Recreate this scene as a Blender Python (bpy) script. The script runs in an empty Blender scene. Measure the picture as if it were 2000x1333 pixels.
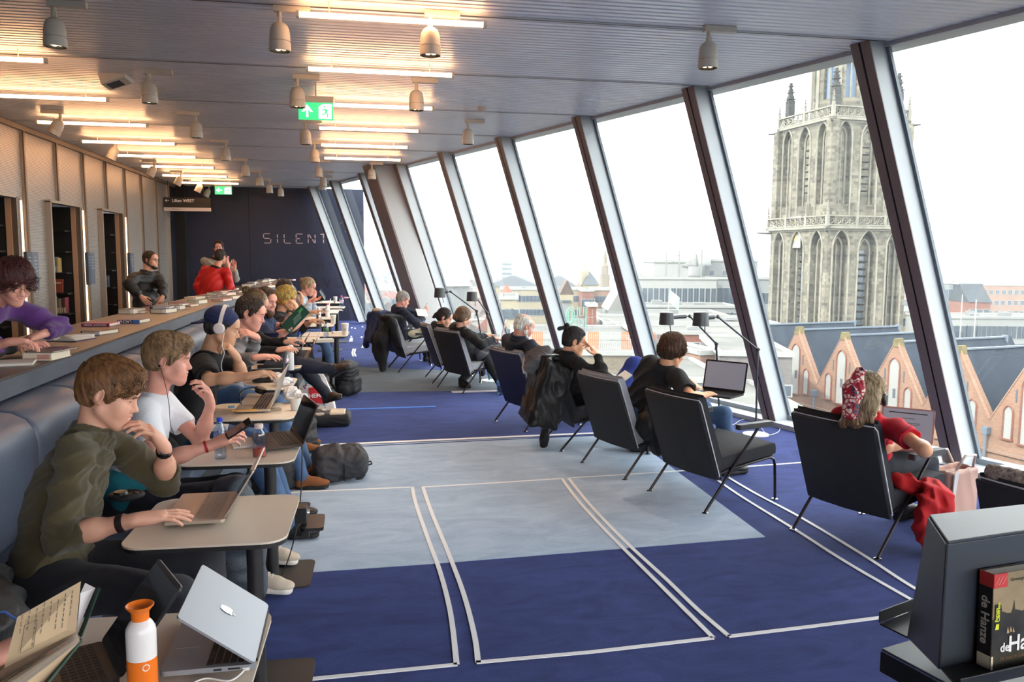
import bpy, bmesh, math, random
import numpy as np
from mathutils import Vector, Matrix, Euler
random.seed(7); rng = np.random.default_rng(7)
PI = math.pi
SC = bpy.context.scene
COL = SC.collection
# camera
FPX, CX, CY, CH = 1600.0, 1000.0, 666.5, 1.8
YAW = math.radians(10.7); PITCH = math.atan((666.5-501)/FPX); ROLL = math.radians(0.3)
_f = Vector((math.sin(YAW)*math.cos(PITCH), math.cos(YAW)*math.cos(PITCH), -math.sin(PITCH)))
_r = Vector((math.cos(YAW), -math.sin(YAW), 0)); _u = _r.cross(_f)
_r2 = _r*math.cos(ROLL)+_u*math.sin(ROLL); _u2 = _u*math.cos(ROLL)-_r*math.sin(ROLL)
cam_d = bpy.data.cameras.new('camera'); cam = bpy.data.objects.new('camera', cam_d); COL.objects.link(cam)
cam_d.sensor_width = 36; cam_d.lens = 36*FPX/2000; cam_d.clip_start = 0.05; cam_d.clip_end = 9000
cam.matrix_world = Matrix(((_r2.x,_u2.x,-_f.x,0),(_r2.y,_u2.y,-_f.y,0),(_r2.z,_u2.z,-_f.z,CH),(0,0,0,1)))
SC.camera = cam
def ray(x, y):
 return (_f*FPX+_r2*(x-CX)-_u2*(y-CY)).normalized()
def Z(x, y, z=0.0):      # point seen at pixel (x, y) at height z
 d = ray(x, y); return Vector((0,0,CH))+d*((z-CH)/d.z)
def D(x, y, Y):          # point seen at pixel (x, y) at depth Y
 d = ray(x, y); return Vector((0,0,CH))+d*(Y/d.y)
def XP(x, y, X):         # point seen at pixel on the plane X = const
 d = ray(x, y); return Vector((0,0,CH))+d*(X/d.x)
# world, sun, exposure
SC.view_settings.view_transform = 'Standard'
SC.view_settings.look = 'None'
SC.view_settings.exposure = 0.80
SC.view_settings.gamma = 1.0
SC.view_settings.use_curve_mapping = False
W = bpy.data.worlds.new('sky'); SC.world = W; W.use_nodes = True
bg = W.node_tree.nodes['Background']; bg.inputs[0].default_value = (0.985, 0.99, 1.0, 1); bg.inputs[1].default_value = 4.2
sl = bpy.data.lights.new('sun', 'SUN'); sl.energy = 3.4; sl.angle = math.radians(2.0); sl.color = (1.0, 0.93, 0.83)
so = bpy.data.objects.new('sun', sl); COL.objects.link(so)
so.rotation_euler = Vector((-0.80, -0.28, 0.62)).to_track_quat('Z', 'Y').to_euler()
SC.cycles.max_bounces = 7; SC.cycles.diffuse_bounces = 4; SC.cycles.glossy_bounces = 3
SC.cycles.transmission_bounces = 4; SC.cycles.transparent_max_bounces = 12; SC.cycles.volume_bounces = 0
SC.cycles.caustics_reflective = False; SC.cycles.caustics_refractive = False
SC.cycles.use_denoising = True
SC.cycles.sample_clamp_indirect = 6.0
# materials
def lin(c):
 return tuple(((v/255)/12.92 if v/255 <= 0.04045 else (((v/255)+0.055)/1.055)**2.4) for v in c)
MATS = {}
def mat(name, rgb, rough=0.6, metal=0.0, noise=None, bump=None, emit=None, spec=0.5, sheen=0.0, trans=0.0, alpha=1.0, sss=0.0, coat=0.0):
 """noise=(scale, amount, (sx,sy,sz)), bump=(scale, strength, (sx,sy,sz))"""
 if name in MATS: return MATS[name]
 m = bpy.data.materials.new(name); m.use_nodes = True; nt = m.node_tree; b = nt.nodes['Principled BSDF']
 c = lin(rgb); b.inputs['Base Color'].default_value = (*c, 1)
 b.inputs['Roughness'].default_value = rough; b.inputs['Metallic'].default_value = metal
 b.inputs['Specular IOR Level'].default_value = spec
 if sheen: b.inputs['Sheen Weight'].default_value = sheen; b.inputs['Sheen Roughness'].default_value = 0.6
 if trans: b.inputs['Transmission Weight'].default_value = trans
 if coat: b.inputs['Coat Weight'].default_value = coat
 if alpha < 1: b.inputs['Alpha'].default_value = alpha
 if sss: b.inputs['Subsurface Weight'].default_value = sss; b.inputs['Subsurface Radius'].default_value = (0.012, 0.005, 0.003)
 if emit: b.inputs['Emission Color'].default_value = (*emit[0], 1); b.inputs['Emission Strength'].default_value = emit[1]
 tc = None
 def coords(sc):
  nonlocal tc
  if tc is None: tc = nt.nodes.new('ShaderNodeTexCoord')
  mp = nt.nodes.new('ShaderNodeMapping'); nt.links.new(tc.outputs['Object'], mp.inputs[0]); mp.inputs['Scale'].default_value = sc
  return mp.outputs[0]
 if noise:
  n = nt.nodes.new('ShaderNodeTexNoise'); n.inputs['Scale'].default_value = noise[0]; n.inputs['Detail'].default_value = 4
  nt.links.new(coords(noise[2] if len(noise) > 2 else (1,1,1)), n.inputs['Vector'])
  mx = nt.nodes.new('ShaderNodeMix'); mx.data_type = 'RGBA'
  a = noise[1]; mx.inputs[6].default_value = (*[max(0, v*(1-a)) for v in c], 1); mx.inputs[7].default_value = (*[min(1, v*(1+a)+0.02*a) for v in c], 1)
  rp = nt.nodes.new('ShaderNodeMapRange'); rp.inputs[1].default_value = 0.3; rp.inputs[2].default_value = 0.7
  nt.links.new(n.outputs[0], rp.inputs[0]); nt.links.new(rp.outputs[0], mx.inputs[0]); nt.links.new(mx.outputs[2], b.inputs['Base Color'])
 if bump:
  n = nt.nodes.new('ShaderNodeTexNoise'); n.inputs['Scale'].default_value = bump[0]; n.inputs['Detail'].default_value = 3
  nt.links.new(coords(bump[2] if len(bump) > 2 else (1,1,1)), n.inputs['Vector'])
  bp = nt.nodes.new('ShaderNodeBump'); bp.inputs['Strength'].default_value = bump[1]; bp.inputs['Distance'].default_value = bump[3] if len(bump) > 3 else 0.01
  nt.links.new(n.outputs[0], bp.inputs['Height']); nt.links.new(bp.outputs[0], b.inputs['Normal'])
 MATS[name] = m; return m
def glass_mat(name, tint=(0.93,0.96,0.95), refl=0.06):
 if name in MATS: return MATS[name]
 m = bpy.data.materials.new(name); m.use_nodes = True; nt = m.node_tree; nt.nodes.remove(nt.nodes['Principled BSDF'])
 out = nt.nodes['Material Output']; t = nt.nodes.new('ShaderNodeBsdfTransparent'); t.inputs[0].default_value = (*tint, 1)
 g = nt.nodes.new('ShaderNodeBsdfGlossy'); g.inputs['Roughness'].default_value = 0.02
 mx = nt.nodes.new('ShaderNodeMixShader'); fr = nt.nodes.new('ShaderNodeLayerWeight'); fr.inputs[0].default_value = 0.5
 pw = nt.nodes.new('ShaderNodeMath'); pw.operation = 'POWER'; pw.inputs[1].default_value = 5.0; nt.links.new(fr.outputs['Facing'], pw.inputs[0])
 ml = nt.nodes.new('ShaderNodeMath'); ml.operation = 'MULTIPLY_ADD'; ml.inputs[1].default_value = 0.5; ml.inputs[2].default_value = refl*0.35; ml.use_clamp = True
 nt.links.new(pw.outputs[0], ml.inputs[0]); nt.links.new(ml.outputs[0], mx.inputs[0])
 nt.links.new(t.outputs[0], mx.inputs[1]); nt.links.new(g.outputs[0], mx.inputs[2]); nt.links.new(mx.outputs[0], out.inputs[0])
 MATS[name] = m; return m
# mesh builder
def rotm(rx=0, ry=0, rz=0): return Euler((rx, ry, rz)).to_matrix()
class MB:
 def __init__(s): s.v = []; s.f = []; s.mi = []; s.cm = 0
 def m(s, i): s.cm = i; return s
 def add(s, vs, fs):
  o = len(s.v); s.v += [tuple(v) for v in vs]; s.f += [tuple(i+o for i in f) for f in fs]; s.mi += [s.cm]*len(fs); return s
 def box(s, c, d, R=None):
  c = Vector(c); hx, hy, hz = d[0]/2, d[1]/2, d[2]/2
  vs = [Vector((x*hx, y*hy, z*hz)) for z in (-1,1) for y in (-1,1) for x in (-1,1)]
  if R is not None: vs = [R@v for v in vs]
  return s.add([v+c for v in vs], [(0,2,3,1),(4,5,7,6),(0,1,5,4),(2,6,7,3),(0,4,6,2),(1,3,7,5)])
 def hexa(s, p):   # 8 points: bottom 4 ccw, top 4 ccw
  return s.add(p, [(3,2,1,0),(4,5,6,7),(0,1,5,4),(1,2,6,5),(2,3,7,6),(3,0,4,7)])
 def prism(s, poly, z0, z1, R=None, c=(0,0,0)):
  n = len(poly); c = Vector(c)
  vs = [Vector((x, y, z0)) for x, y in poly]+[Vector((x, y, z1)) for x, y in poly]
  if R is not None: vs = [R@v for v in vs]
  return s.add([v+c for v in vs], [tuple(range(n-1,-1,-1)), tuple(range(n, 2*n))]+[(i, (i+1)%n, n+(i+1)%n, n+i) for i in range(n)])
 def tube(s, pts, r, n=8, cap=True, closed=False):
  pts = [Vector(p) for p in pts]; k = len(pts); rs = r if isinstance(r, (list, tuple)) else [r]*k
  up = Vector((0,0,1)); vs = []; N = None
  for i, p in enumerate(pts):
   if closed: t = (pts[(i+1)%k]-pts[i-1]).normalized()
   else: t = (pts[min(i+1,k-1)]-pts[max(i-1,0)]).normalized()
   if N is None:
    N = t.cross(up if abs(t.z) < 0.95 else Vector((1,0,0))).normalized()
   else:
    N = (N-t*N.dot(t)); N = N.normalized() if N.length > 1e-6 else t.orthogonal().normalized()
   B = t.cross(N)
   vs += [p+(N*math.cos(a)+B*math.sin(a))*rs[i] for a in (2*PI*j/n for j in range(n))]
  fs = []
  for i in range(k if closed else k-1):
   a, b = i*n, ((i+1)%k)*n
   fs += [(a+j, a+(j+1)%n, b+(j+1)%n, b+j) for j in range(n)]
  if cap and not closed: fs += [tuple(range(n-1,-1,-1)), tuple((k-1)*n+j for j in range(n))]
  return s.add(vs, fs)
 def lathe(s, prof, n=20, c=(0,0,0), R=None):
  c = Vector(c); vs = []
  for r, z in prof: vs += [Vector((r*math.cos(2*PI*j/n), r*math.sin(2*PI*j/n), z)) for j in range(n)]
  if R is not None: vs = [R@v for v in vs]
  k = len(prof); fs = []
  for i in range(k-1): fs += [(i*n+j, i*n+(j+1)%n, (i+1)*n+(j+1)%n, (i+1)*n+j) for j in range(n)]
  if prof[0][0] > 1e-5: fs.append(tuple(range(n-1,-1,-1)))
  if prof[-1][0] > 1e-5: fs.append(tuple((k-1)*n+j for j in range(n)))
  return s.add([v+c for v in vs], fs)
 def grid(s, P):   # P[i][j] points
  a, b = len(P), len(P[0]); return s.add([p for row in P for p in row], [(i*b+j, i*b+j+1, (i+1)*b+j+1, (i+1)*b+j) for i in range(a-1) for j in range(b-1)])
 def mesh(s, name, mats, smooth=False):
  me = bpy.data.meshes.new(name); me.from_pydata([tuple(v) for v in s.v], [], s.f)
  for m_ in (mats if isinstance(mats, (list, tuple)) else [mats]): me.materials.append(m_)
  if any(s.mi): me.polygons.foreach_set('material_index', s.mi)
  if smooth:
   me.polygons.foreach_set('use_smooth', [True]*len(s.f))
   if smooth != 'all':
    me.set_sharp_from_angle(angle=math.radians(38))
  me.update(); return me
 def build(s, name, mats, parent=None, smooth=False, loc=None, bevel=0, solid=0):
  o = bpy.data.objects.new(name, s.mesh(name, mats, smooth)); COL.objects.link(o)
  if parent: o.parent = parent
  if loc is not None: o.location = loc
  if solid:
   md = o.modifiers.new('Solidify', 'SOLIDIFY'); md.thickness = solid; md.offset = 0
  if bevel:
   md = o.modifiers.new('Bevel', 'BEVEL'); md.width = bevel; md.segments = 2; md.limit_method = 'ANGLE'
   if not smooth: o.data.polygons.foreach_set('use_smooth', [True]*len(s.f));
   md.harden_normals = True
  return o
def tag(o, label=None, cat=None, group=None, kind=None):
 if label: o['label'] = label
 if cat: o['category'] = cat
 if group: o['group'] = group
 if kind: o['kind'] = kind
 return o
def empty(name, loc, label=None, cat=None, group=None, rz=0, kind=None):
 o = bpy.data.objects.new(name, None); COL.objects.link(o); o.location = loc; o.rotation_euler = (0,0,rz); o.empty_display_size = 0.1
 return tag(o, label, cat, group, kind)
def kids(o): return [c for c in list(COL.objects) if c.parent == o]
def copy_tree(o, parent=None, _ch=None):
 if _ch is None:
  _ch = {}
  for c in list(COL.objects):
   if c.parent: _ch.setdefault(c.parent.name, []).append(c)
 c = o.copy(); COL.objects.link(c)
 if parent: c.parent = parent
 for k in _ch.get(o.name, []): copy_tree(k, c, _ch)
 return c
def struct(name, mb, m, parent=None, **kw):
 o = mb.build(name, m, parent, **kw)
 if parent is None: o['kind'] = 'structure'
 return o
def share(mesh, name, parent, loc=(0,0,0), rot=None):
 o = bpy.data.objects.new(name, mesh); COL.objects.link(o); o.parent = parent; o.location = loc
 if rot is not None: o.rotation_euler = rot
 return o
def rpoly(w, d, r, n=5):   # rounded rectangle
 pts = []
 for cx, cy, a0 in ((w/2-r, d/2-r, 0), (-w/2+r, d/2-r, PI/2), (-w/2+r, -d/2+r, PI), (w/2-r, -d/2+r, 1.5*PI)):
  pts += [(cx+r*math.cos(a0+i*PI/2/n), cy+r*math.sin(a0+i*PI/2/n)) for i in range(n+1)]
 return pts
def text_obj(txt, size, m, parent=None, name='lettering', ext=0.0006, bold=False, align='CENTER'):
 cu = bpy.data.curves.new(name, 'FONT'); cu.body = txt; cu.size = size; cu.extrude = ext; cu.align_x = align; cu.align_y = 'CENTER'
 if bold: cu.offset = size*0.02
 cu.resolution_u = 3
 t = bpy.data.objects.new(name+'_tmp', cu); COL.objects.link(t)
 dg = bpy.context.evaluated_depsgraph_get(); me = bpy.data.meshes.new_from_object(t.evaluated_get(dg))
 bpy.data.objects.remove(t); me.materials.clear(); me.materials.append(m)
 o = bpy.data.objects.new(name, me); COL.objects.link(o)
 if parent: o.parent = parent
 return o
def basis_mat(xa, ya, za, o):
 return Matrix(((xa.x,ya.x,za.x,o.x),(xa.y,ya.y,za.y,o.y),(xa.z,ya.z,za.z,o.z),(0,0,0,1)))
# room shell
HC = 3.6
YF, YN = 23.1, -6.0
M_white = mat('white_frame', (184,188,192), 0.45, noise=(3,0.03))
M_brown = mat('brown_backlit_frame', (128,114,111), 0.5, noise=(60,0.06))  # brown that carries the backlit shade of the room-side faces
M_slot = mat('dark_slot', (24,24,27), 0.8)
M_gask = mat('grey_gasket', (96,106,116), 0.5)
def carpet_mat(name, c, c2, sc=2.2):
 m = bpy.data.materials.new(name); m.use_nodes = True; nt = m.node_tree; b = nt.nodes['Principled BSDF']
 b.inputs['Roughness'].default_value = 0.95; b.inputs['Specular IOR Level'].default_value = 0.15
 b.inputs['Sheen Weight'].default_value = 0.25; b.inputs['Sheen Roughness'].default_value = 0.5; b.inputs['Sheen Tint'].default_value = (*[min(1,v*2+0.15) for v in lin(c)], 1)
 tc = nt.nodes.new('ShaderNodeTexCoord'); mp = nt.nodes.new('ShaderNodeMapping'); mp.inputs['Scale'].default_value = (1,2.2,1)
 nt.links.new(tc.outputs['Object'], mp.inputs[0])
 n = nt.nodes.new('ShaderNodeTexNoise'); n.inputs['Scale'].default_value = sc; n.inputs['Detail'].default_value = 6; n.inputs['Roughness'].default_value = 0.65; n.inputs['Distortion'].default_value = 1.2
 nt.links.new(mp.outputs[0], n.inputs[0])
 r = nt.nodes.new('ShaderNodeMapRange'); r.inputs[1].default_value = 0.35; r.inputs[2].default_value = 0.66; nt.links.new(n.outputs[0], r.inputs[0])
 mx = nt.nodes.new('ShaderNodeMix'); mx.data_type = 'RGBA'; mx.inputs[6].default_value = (*lin(c2),1); mx.inputs[7].default_value = (*lin(c),1)
 nt.links.new(r.outputs[0], mx.inputs[0]);
 f = nt.nodes.new('ShaderNodeTexNoise'); f.inputs['Scale'].default_value = 230; f.inputs['Detail'].default_value = 1; nt.links.new(tc.outputs['Object'], f.inputs[0])
 m2 = nt.nodes.new('ShaderNodeMix'); m2.data_type = 'RGBA'; m2.blend_type = 'MULTIPLY'; m2.inputs[0].default_value = 0.35
 nt.links.new(mx.outputs[2], m2.inputs[6]); nt.links.new(f.outputs[0], m2.inputs[7]); nt.links.new(m2.outputs[2], b.inputs['Base Color'])
 bp = nt.nodes.new('ShaderNodeBump'); bp.inputs['Strength'].default_value = 0.5; bp.inputs['Distance'].default_value = 0.004
 nt.links.new(f.outputs[0], bp.inputs['Height']); nt.links.new(bp.outputs[0], b.inputs['Normal'])
 MATS[name] = m; return m
M_blue = carpet_mat('blue_carpet', (56,69,128), (39,50,99))
M_light = carpet_mat('light_blue_carpet', (182,202,226), (156,177,206))
M_grey = carpet_mat('grey_carpet', (98,104,112), (80,86,94))
M_line = mat('white_carpet_line', (232,230,232), 0.95, bump=(200,0.3))
M_lineb = mat('light_blue_line', (72,124,214), 0.95)
def Xsill(Y): return 6.65-0.289*Y       # carpet edge
def Xbot(Y): return 7.14-0.3133*Y       # glass foot (z .05)
def Xtop(Y): return 6.57-0.3365*Y       # glass head (z 3.6)
b = MB(); b.hexa([(-7,YN,-0.3),(Xbot(YN)+.3,YN,-0.3),(Xbot(YF)+.3,YF,-0.3),(-7,YF,-0.3),(-7,YN,0),(Xbot(YN)+.3,YN,0),(Xbot(YF)+.3,YF,0),(-7,YF,0)])
floor = struct('floor', b, M_blue)
def slab_px(pts, name, m, h, z0=0.0):
 P = [Z(x, y, 0) for x, y in pts]; mb = MB(); mb.prism([(p.x, p.y) for p in P], z0, h)
 return mb.build(name, m, floor)
slab_px([(1228,851),(1266,880),(1495,1050),(840,1103),(605,1119),(430,1132),(330,900),(612,874),(1000,857)][::-1], 'carpet_panel', M_light, 0.003)
slab_px([(600,716),(706,718),(886,725),(1010,742),(1062,757),(1000,763),(708,767),(560,769)][::-1], 'carpet_panel', M_grey, 0.003)
def stripe(px, w, name='carpet_line', m=None, h=0.005, smoothn=0):
 P = [Z(x, y, 0) for x, y in px]; P = [Vector((p.x, p.y)) for p in P]
 if smoothn and len(P) > 2:
  Q = []
  for i in range(len(P)-1):
   p0, p1, p2, p3 = P[max(i-1,0)], P[i], P[i+1], P[min(i+2,len(P)-1)]
   for k in range(smoothn):
    t = k/smoothn; Q.append(0.5*((2*p1)+(p2-p0)*t+(2*p0-5*p1+4*p2-p3)*t*t+(3*p1-p0-3*p2+p3)*t**3))
  P = Q+[P[-1]]
 L, R = [], []
 for i, p in enumerate(P):
  t = (P[min(i+1,len(P)-1)]-P[max(i-1,0)]).normalized(); n = Vector((-t.y, t.x))
  L.append(p+n*w/2); R.append(p-n*w/2)
 mb = MB(); n = len(P)
 vs = [(p.x,p.y,0.001) for p in L]+[(p.x,p.y,0.001) for p in R]+[(p.x,p.y,h) for p in L]+[(p.x,p.y,h) for p in R]
 fs = []
 for i in range(n-1): fs += [(2*n+i, 3*n+i, 3*n+i+1, 2*n+i+1), (i, 2*n+i, 2*n+i+1, i+1), (n+i, n+i+1, 3*n+i+1, 3*n+i)]
 mb.add(vs, fs); return mb.build(name, m or M_line, floor)
w = 0.026
stripe([(380,977),(610,961),(805,953)], w)
stripe([(805,952),(812,985),(838,1060),(860,1120),(880,1200),(892,1301)], w, smoothn=6)
stripe([(380,1350),(580,1331),(893,1300)], w)
stripe([(826,953),(842,1000),(875,1080),(905,1160),(926,1240),(934,1297)], w, smoothn=6)
stripe([(930,1296),(1160,1275),(1393,1248)], w)
stripe([(824,953),(960,945),(1099,936)], w)
stripe([(1097,936),(1130,980),(1180,1035),(1240,1095),(1310,1165),(1393,1248)], w, smoothn=6)
stripe([(1110,935),(1150,985),(1220,1058),(1300,1132),(1360,1190),(1424,1245)], w, smoothn=6)
stripe([(1422,1245),(1580,1226),(1735,1206),(1900,1185)], w)
stripe([(1108,935),(1240,927),(1375,918)], w)
stripe([(1373,918),(1440,966),(1553,1036),(1650,1098),(1776,1171),(1900,1240)], w, smoothn=6)
stripe([(1395,917),(1470,962),(1560,1010),(1680,1082),(1785,1150),(1900,1212)], w, smoothn=6)
stripe([(1393,918),(1480,911),(1590,903),(1640,899)], w)
stripe([(400,889),(616,871),(1000,854),(1165,847),(1225,845)], 0.062)
stripe([(400,897),(616,877),(1000,859),(1160,852)], 0.03, m=M_blue, h=0.004)
stripe([(560,806),(655,801),(851,795)], 0.06, m=M_lineb, name='carpet_line')
stripe([(882,766.5),(985,764)], 0.13, name='carpet_line', m=mat('pink_white_carpet', (205,196,206), .95))
for px in ([(690,697),(688,690),(690,682)],[(695,697),(692,690),(694,682)],[(683,668),(685,661)],[(687,668),(688,661)],[(718,663),(720,657)],[(723,663),(725,657)],
           [(721,655),(723,648),(722,643)],[(707,680),(710,674)],[(711,680),(713,674)],[(686,657),(686,660)],[(706,658),(706,661)],[(707,658),(709,658)],[(693,641),(694,643)],[(686,642),(688,640)],[(707,638),(709,640)]):
 stripe(px, 0.03, 'carpet_mark')
# ceiling: ribbed metal
M_ceil = mat('ribbed_ceiling', (232,233,235), 0.36, metal=0.25, noise=(2,0.03))
b = MB(); pitch = 0.085; y = YN; rows = []
XL = -7.0
prof = []
while y < YF:
 prof += [(y, 0.0), (y+pitch*0.62, 0.0), (y+pitch*0.70, 0.016), (y+pitch*0.92, 0.016)]; y += pitch
vs = []; fs = []
for (yy, dz) in prof: vs += [(XL, yy, HC+dz), (Xtop(yy)+0.02, yy, HC+dz)]
for i in range(len(prof)-1): fs.append((2*i, 2*i+1, 2*i+3, 2*i+2))
b.add(vs, fs); b.hexa([(XL,YN,HC+.05),(Xtop(YN)+.3,YN,HC+.05),(Xtop(YF)+.3,YF,HC+.05),(XL,YF,HC+.05),(XL,YN,HC+.4),(Xtop(YN)+.3,YN,HC+.4),(Xtop(YF)+.3,YF,HC+.4),(XL,YF,HC+.4)])
ceiling = struct('ceiling', b, M_ceil)
for k in range(-3, 9):      # light tracks recessed along X
 yy = 6.30+k*2.03
 if k == 0: yy = 6.32
 mb = MB(); mb.box(((XL+Xtop(yy)-0.1)/2, yy, HC-0.001), (Xtop(yy)-0.1-XL, 0.035, 0.012)); mb.build('ceiling_track', mat('track_dark', (70,68,68), .5), ceiling)
 mb = MB(); mb.box(((XL+Xtop(yy)-0.1)/2, yy-.026, HC-0.003), (Xtop(yy)-0.1-XL, 0.016, 0.012)); mb.build('ceiling_track_edge', M_white, ceiling)
# window wall
def lerp(a, b, t): return a+(b-a)*t
NIN = Vector((-1.0, -0.32, 0)).normalized()
def yt(i): return 6.41+2.031*i
def yb(i): return 6.04+2.019*i
def gtop(i): return Vector((Xtop(yt(i)), yt(i), HC))
def gbot(i): return Vector((Xbot(yb(i)), yb(i), 0.05))
ALONG = (gbot(0)-gbot(4)).normalized()
b = MB()
for sgn in (0,):
 A, B_ = Vector((Xbot(YN), YN, 0)), Vector((Xbot(YF), YF, 0)); a, bb = Vector((Xsill(YN), YN, 0)), Vector((Xsill(YF), YF, 0))
 A += Vector((.25,0,0)); B_ += Vector((.25,0,0))
 up = Vector((0,0,0.05)); b.hexa([a, A, B_, bb, a+up, A+up, B_+up, bb+up])
sill = struct('trim_1', b, M_white)
b = MB(); a, bb = Vector((Xtop(YN), YN, HC)), Vector((Xtop(YF), YF, HC)); n = Vector((-.05,0,0)); dn = Vector((.0,0,-.035))
b.hexa([a+n+dn, a-n*4+dn, bb-n*4+dn, bb+n+dn, a+n, a-n*4, bb-n*4, bb+n])
struct('trim_2', b, mat('ceiling_edge', (176,178,182), .5, metal=.3))
M_glass = glass_mat('window_glass')
for i in range(-6, 9):
 al = ALONG*0.185; T, B0 = (gtop(i)-al, gbot(i)-al) if i < 8 else (gtop(i), gbot(i))
 ax = (T-B0).normalized(); dep = NIN*0.22
 win = None
 # pane between mullion i and i+1 with its frame
 n = 9-i if i >= 0 else 9-i
 wnd = empty('window_%d' % n, B0, kind='structure')
 def rel(v): return v-B0
 mb = MB(); mb.hexa([rel(B0), rel(B0)+al, rel(B0)+al+dep, rel(B0)+dep, rel(T), rel(T)+al, rel(T)+al+dep, rel(T)+dep])
 # mullion: boxed fin
 mb.build('mullion', mat('mullion_white', (166,171,176), .45), wnd)
 mb = MB(); e = 0.004
 q = [B0+dep, B0+dep+al, T+dep+al, T+dep]
 o1 = NIN*e
 # room-side plates with a slot; backlit shade is painted into their brown
 for s0, s1, mt, dd in ((-0.02, 0.40, M_brown, 0.012), (0.40, 0.52, M_slot, 0.002), (0.52, 1.0, M_brown, 0.012)):
  mb = MB(); f0, f1 = al*s0, al*s1; k = NIN*dd
  p = [rel(B0)+dep+f0, rel(B0)+dep+f1, rel(B0)+dep+f1+k, rel(B0)+dep+f0+k]; t_ = [rel(T)+dep+f0, rel(T)+dep+f1, rel(T)+dep+f1+k, rel(T)+dep+f0+k]
  mb.hexa(p+t_); mb.build('shaded_plate' if mt is M_brown else 'cover_slot', mt, wnd)
 mb = MB(); g = ALONG*0.03
 mb.hexa([rel(B0)+al, rel(B0)+al+g, rel(B0)+al+g+NIN*.035, rel(B0)+al+NIN*.035, rel(T)+al, rel(T)+al+g, rel(T)+al+g+NIN*.035, rel(T)+al+NIN*.035]); mb.build('gasket', M_gask, wnd)
 mb = MB(); mb.hexa([rel(B0)-g, rel(B0), rel(B0)+NIN*.035, rel(B0)-g+NIN*.035, rel(T)-g, rel(T), rel(T)+NIN*.035, rel(T)-g+NIN*.035]); mb.build('gasket', M_gask, wnd)
 if i < 8:
  T2, B2 = gtop(i+1)-al, gbot(i+1)-al
  p = [rel(B0), rel(B2)+al, rel(T2)+al, rel(T)]; k = NIN*0.012
  mb = MB(); mb.hexa([p[0], p[1], p[1]+k, p[0]+k, p[3], p[2], p[2]+k, p[3]+k]); mb.build('pane', M_glass, wnd)
  mb = MB(); u = Vector((0,0,.05)); mb.hexa([p[0], p[1], p[1]+NIN*.05, p[0]+NIN*.05, p[0]+u, p[1]+u, p[1]+NIN*.05+u, p[0]+NIN*.05+u]); mb.build('bottom_rail', mat('rail_grey', (150,158,166), .5, metal=.4), wnd)
# big leaning column inside the window line
b = MB(); ct = Z(709, 327, HC-.0)
Tc = Vector((0.13, 16.9, HC)); Bc = None
d_ = ray(857, 597)
aw, nw = Vector((-.30,.954,0))*0.62, Vector((0.954,.30,0))*0.46
Tc = Z(727, 330, HC)*1.0; Tc = Vector((0.33, 16.55, HC))
# follow the lean of the mullions
Bc = D(822, 612, 15.9); tt = (0.0-Tc.z)/(Bc.z-Tc.z); Bc = Tc+(Bc-Tc)*tt
b.hexa([Bc, Bc+nw, Bc+nw+aw, Bc+aw, Tc, Tc+nw, Tc+nw+aw, Tc+aw])
column = struct('trim_3', b, [mat('column_white', (160,160,160), .6)], bevel=0.03); column['label'] = 'thick leaning white column standing inside the window line'
b = MB(); k = Vector((-.954,-.30,0))*0.012
b.hexa([Bc+k, Bc, Bc+aw, Bc+aw+k, Tc+k, Tc, Tc+aw, Tc+aw+k]); b.build('shaded_plate', M_brown, column)  # dark plate added to paint the shade on the column's room side
# back wall
M_navy = mat('navy_panel', (24,32,56), 0.5, noise=(1.2,0.12))
M_navyd = mat('navy_deep', (13,18,34), 0.55)
b = MB(); x0 = -4.40; b.hexa([(x0,YF,0),(Xbot(YF)+.3,YF,0),(Xbot(YF)+.3,YF+.2,0),(x0,YF+.2,0),(x0,YF,HC),(Xbot(YF)+.3,YF,HC),(Xbot(YF)+.3,YF+.2,HC),(x0,YF+.2,HC)])
wall_back = struct('wall_back', b, M_navy)
for px in (487,):
 xx = D(px, 450, YF).x; mb = MB(); mb.box((xx, YF-.004, HC/2), (0.012, .01, HC)); mb.build('panel_joint', M_slot, wall_back)
mb = MB(); mb.box((-4.52, YF-.1, HC/2), (.25, .5, HC)); struct('wall_corner', mb, mat('black_recess', (12,12,15), .7))
# segmented lettering on the back wall
SEG = {'S':['a','f','g','c2','d'],'I':['i1','i2'],'L':['f','e','d'],'E':['a','f','g1','e','d'],'N':['f','e','b','c','n1','n2'],'T':['a','i1','i2'],'R':['a','f','e','b','g','r'],
       'H':['f','e','b','c','g'],'G':['a','f','e','d','c','g2'],'Y':['y1','y2','i2'],'O':['a','b','c','d','e','f'],'U':['b','c','d','e','f'],'A':['y3','y4','g'],'V':['v1','v2'],'M':['f','e','b','c','n1'],'J':['b','c','d'],'D':['a','b','c','d','f','e']}
SEGS = {'a':((.08,1),(.92,1)),'d':((.08,0),(.92,0)),'g':((.1,.5),(.85,.5)),'g1':((.1,.5),(.5,.5)),'g2':((.5,.5),(.92,.5)),'f':((0,.94),(0,.56)),'e':((0,.44),(0,.06)),'b':((1,.94),(1,.56)),'c':((1,.44),(1,.06)),'c2':((1,.44),(1,.06)),
  'i1':((.5,.94),(.5,.56)),'i2':((.5,.44),(.5,.06)),'n1':((.15,.94),(.45,.56)),'n2':((.6,.44),(.9,.06)),'r':((.4,.44),(.9,.06)),'y1':((0,1),(.45,.55)),'y2':((1,1),(.55,.55)),'y3':((.1,0),(.5,1)),'y4':((.9,0),(.5,1)),'v1':((0,1),(.5,0)),'v2':((1,1),(.5,0))}
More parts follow.
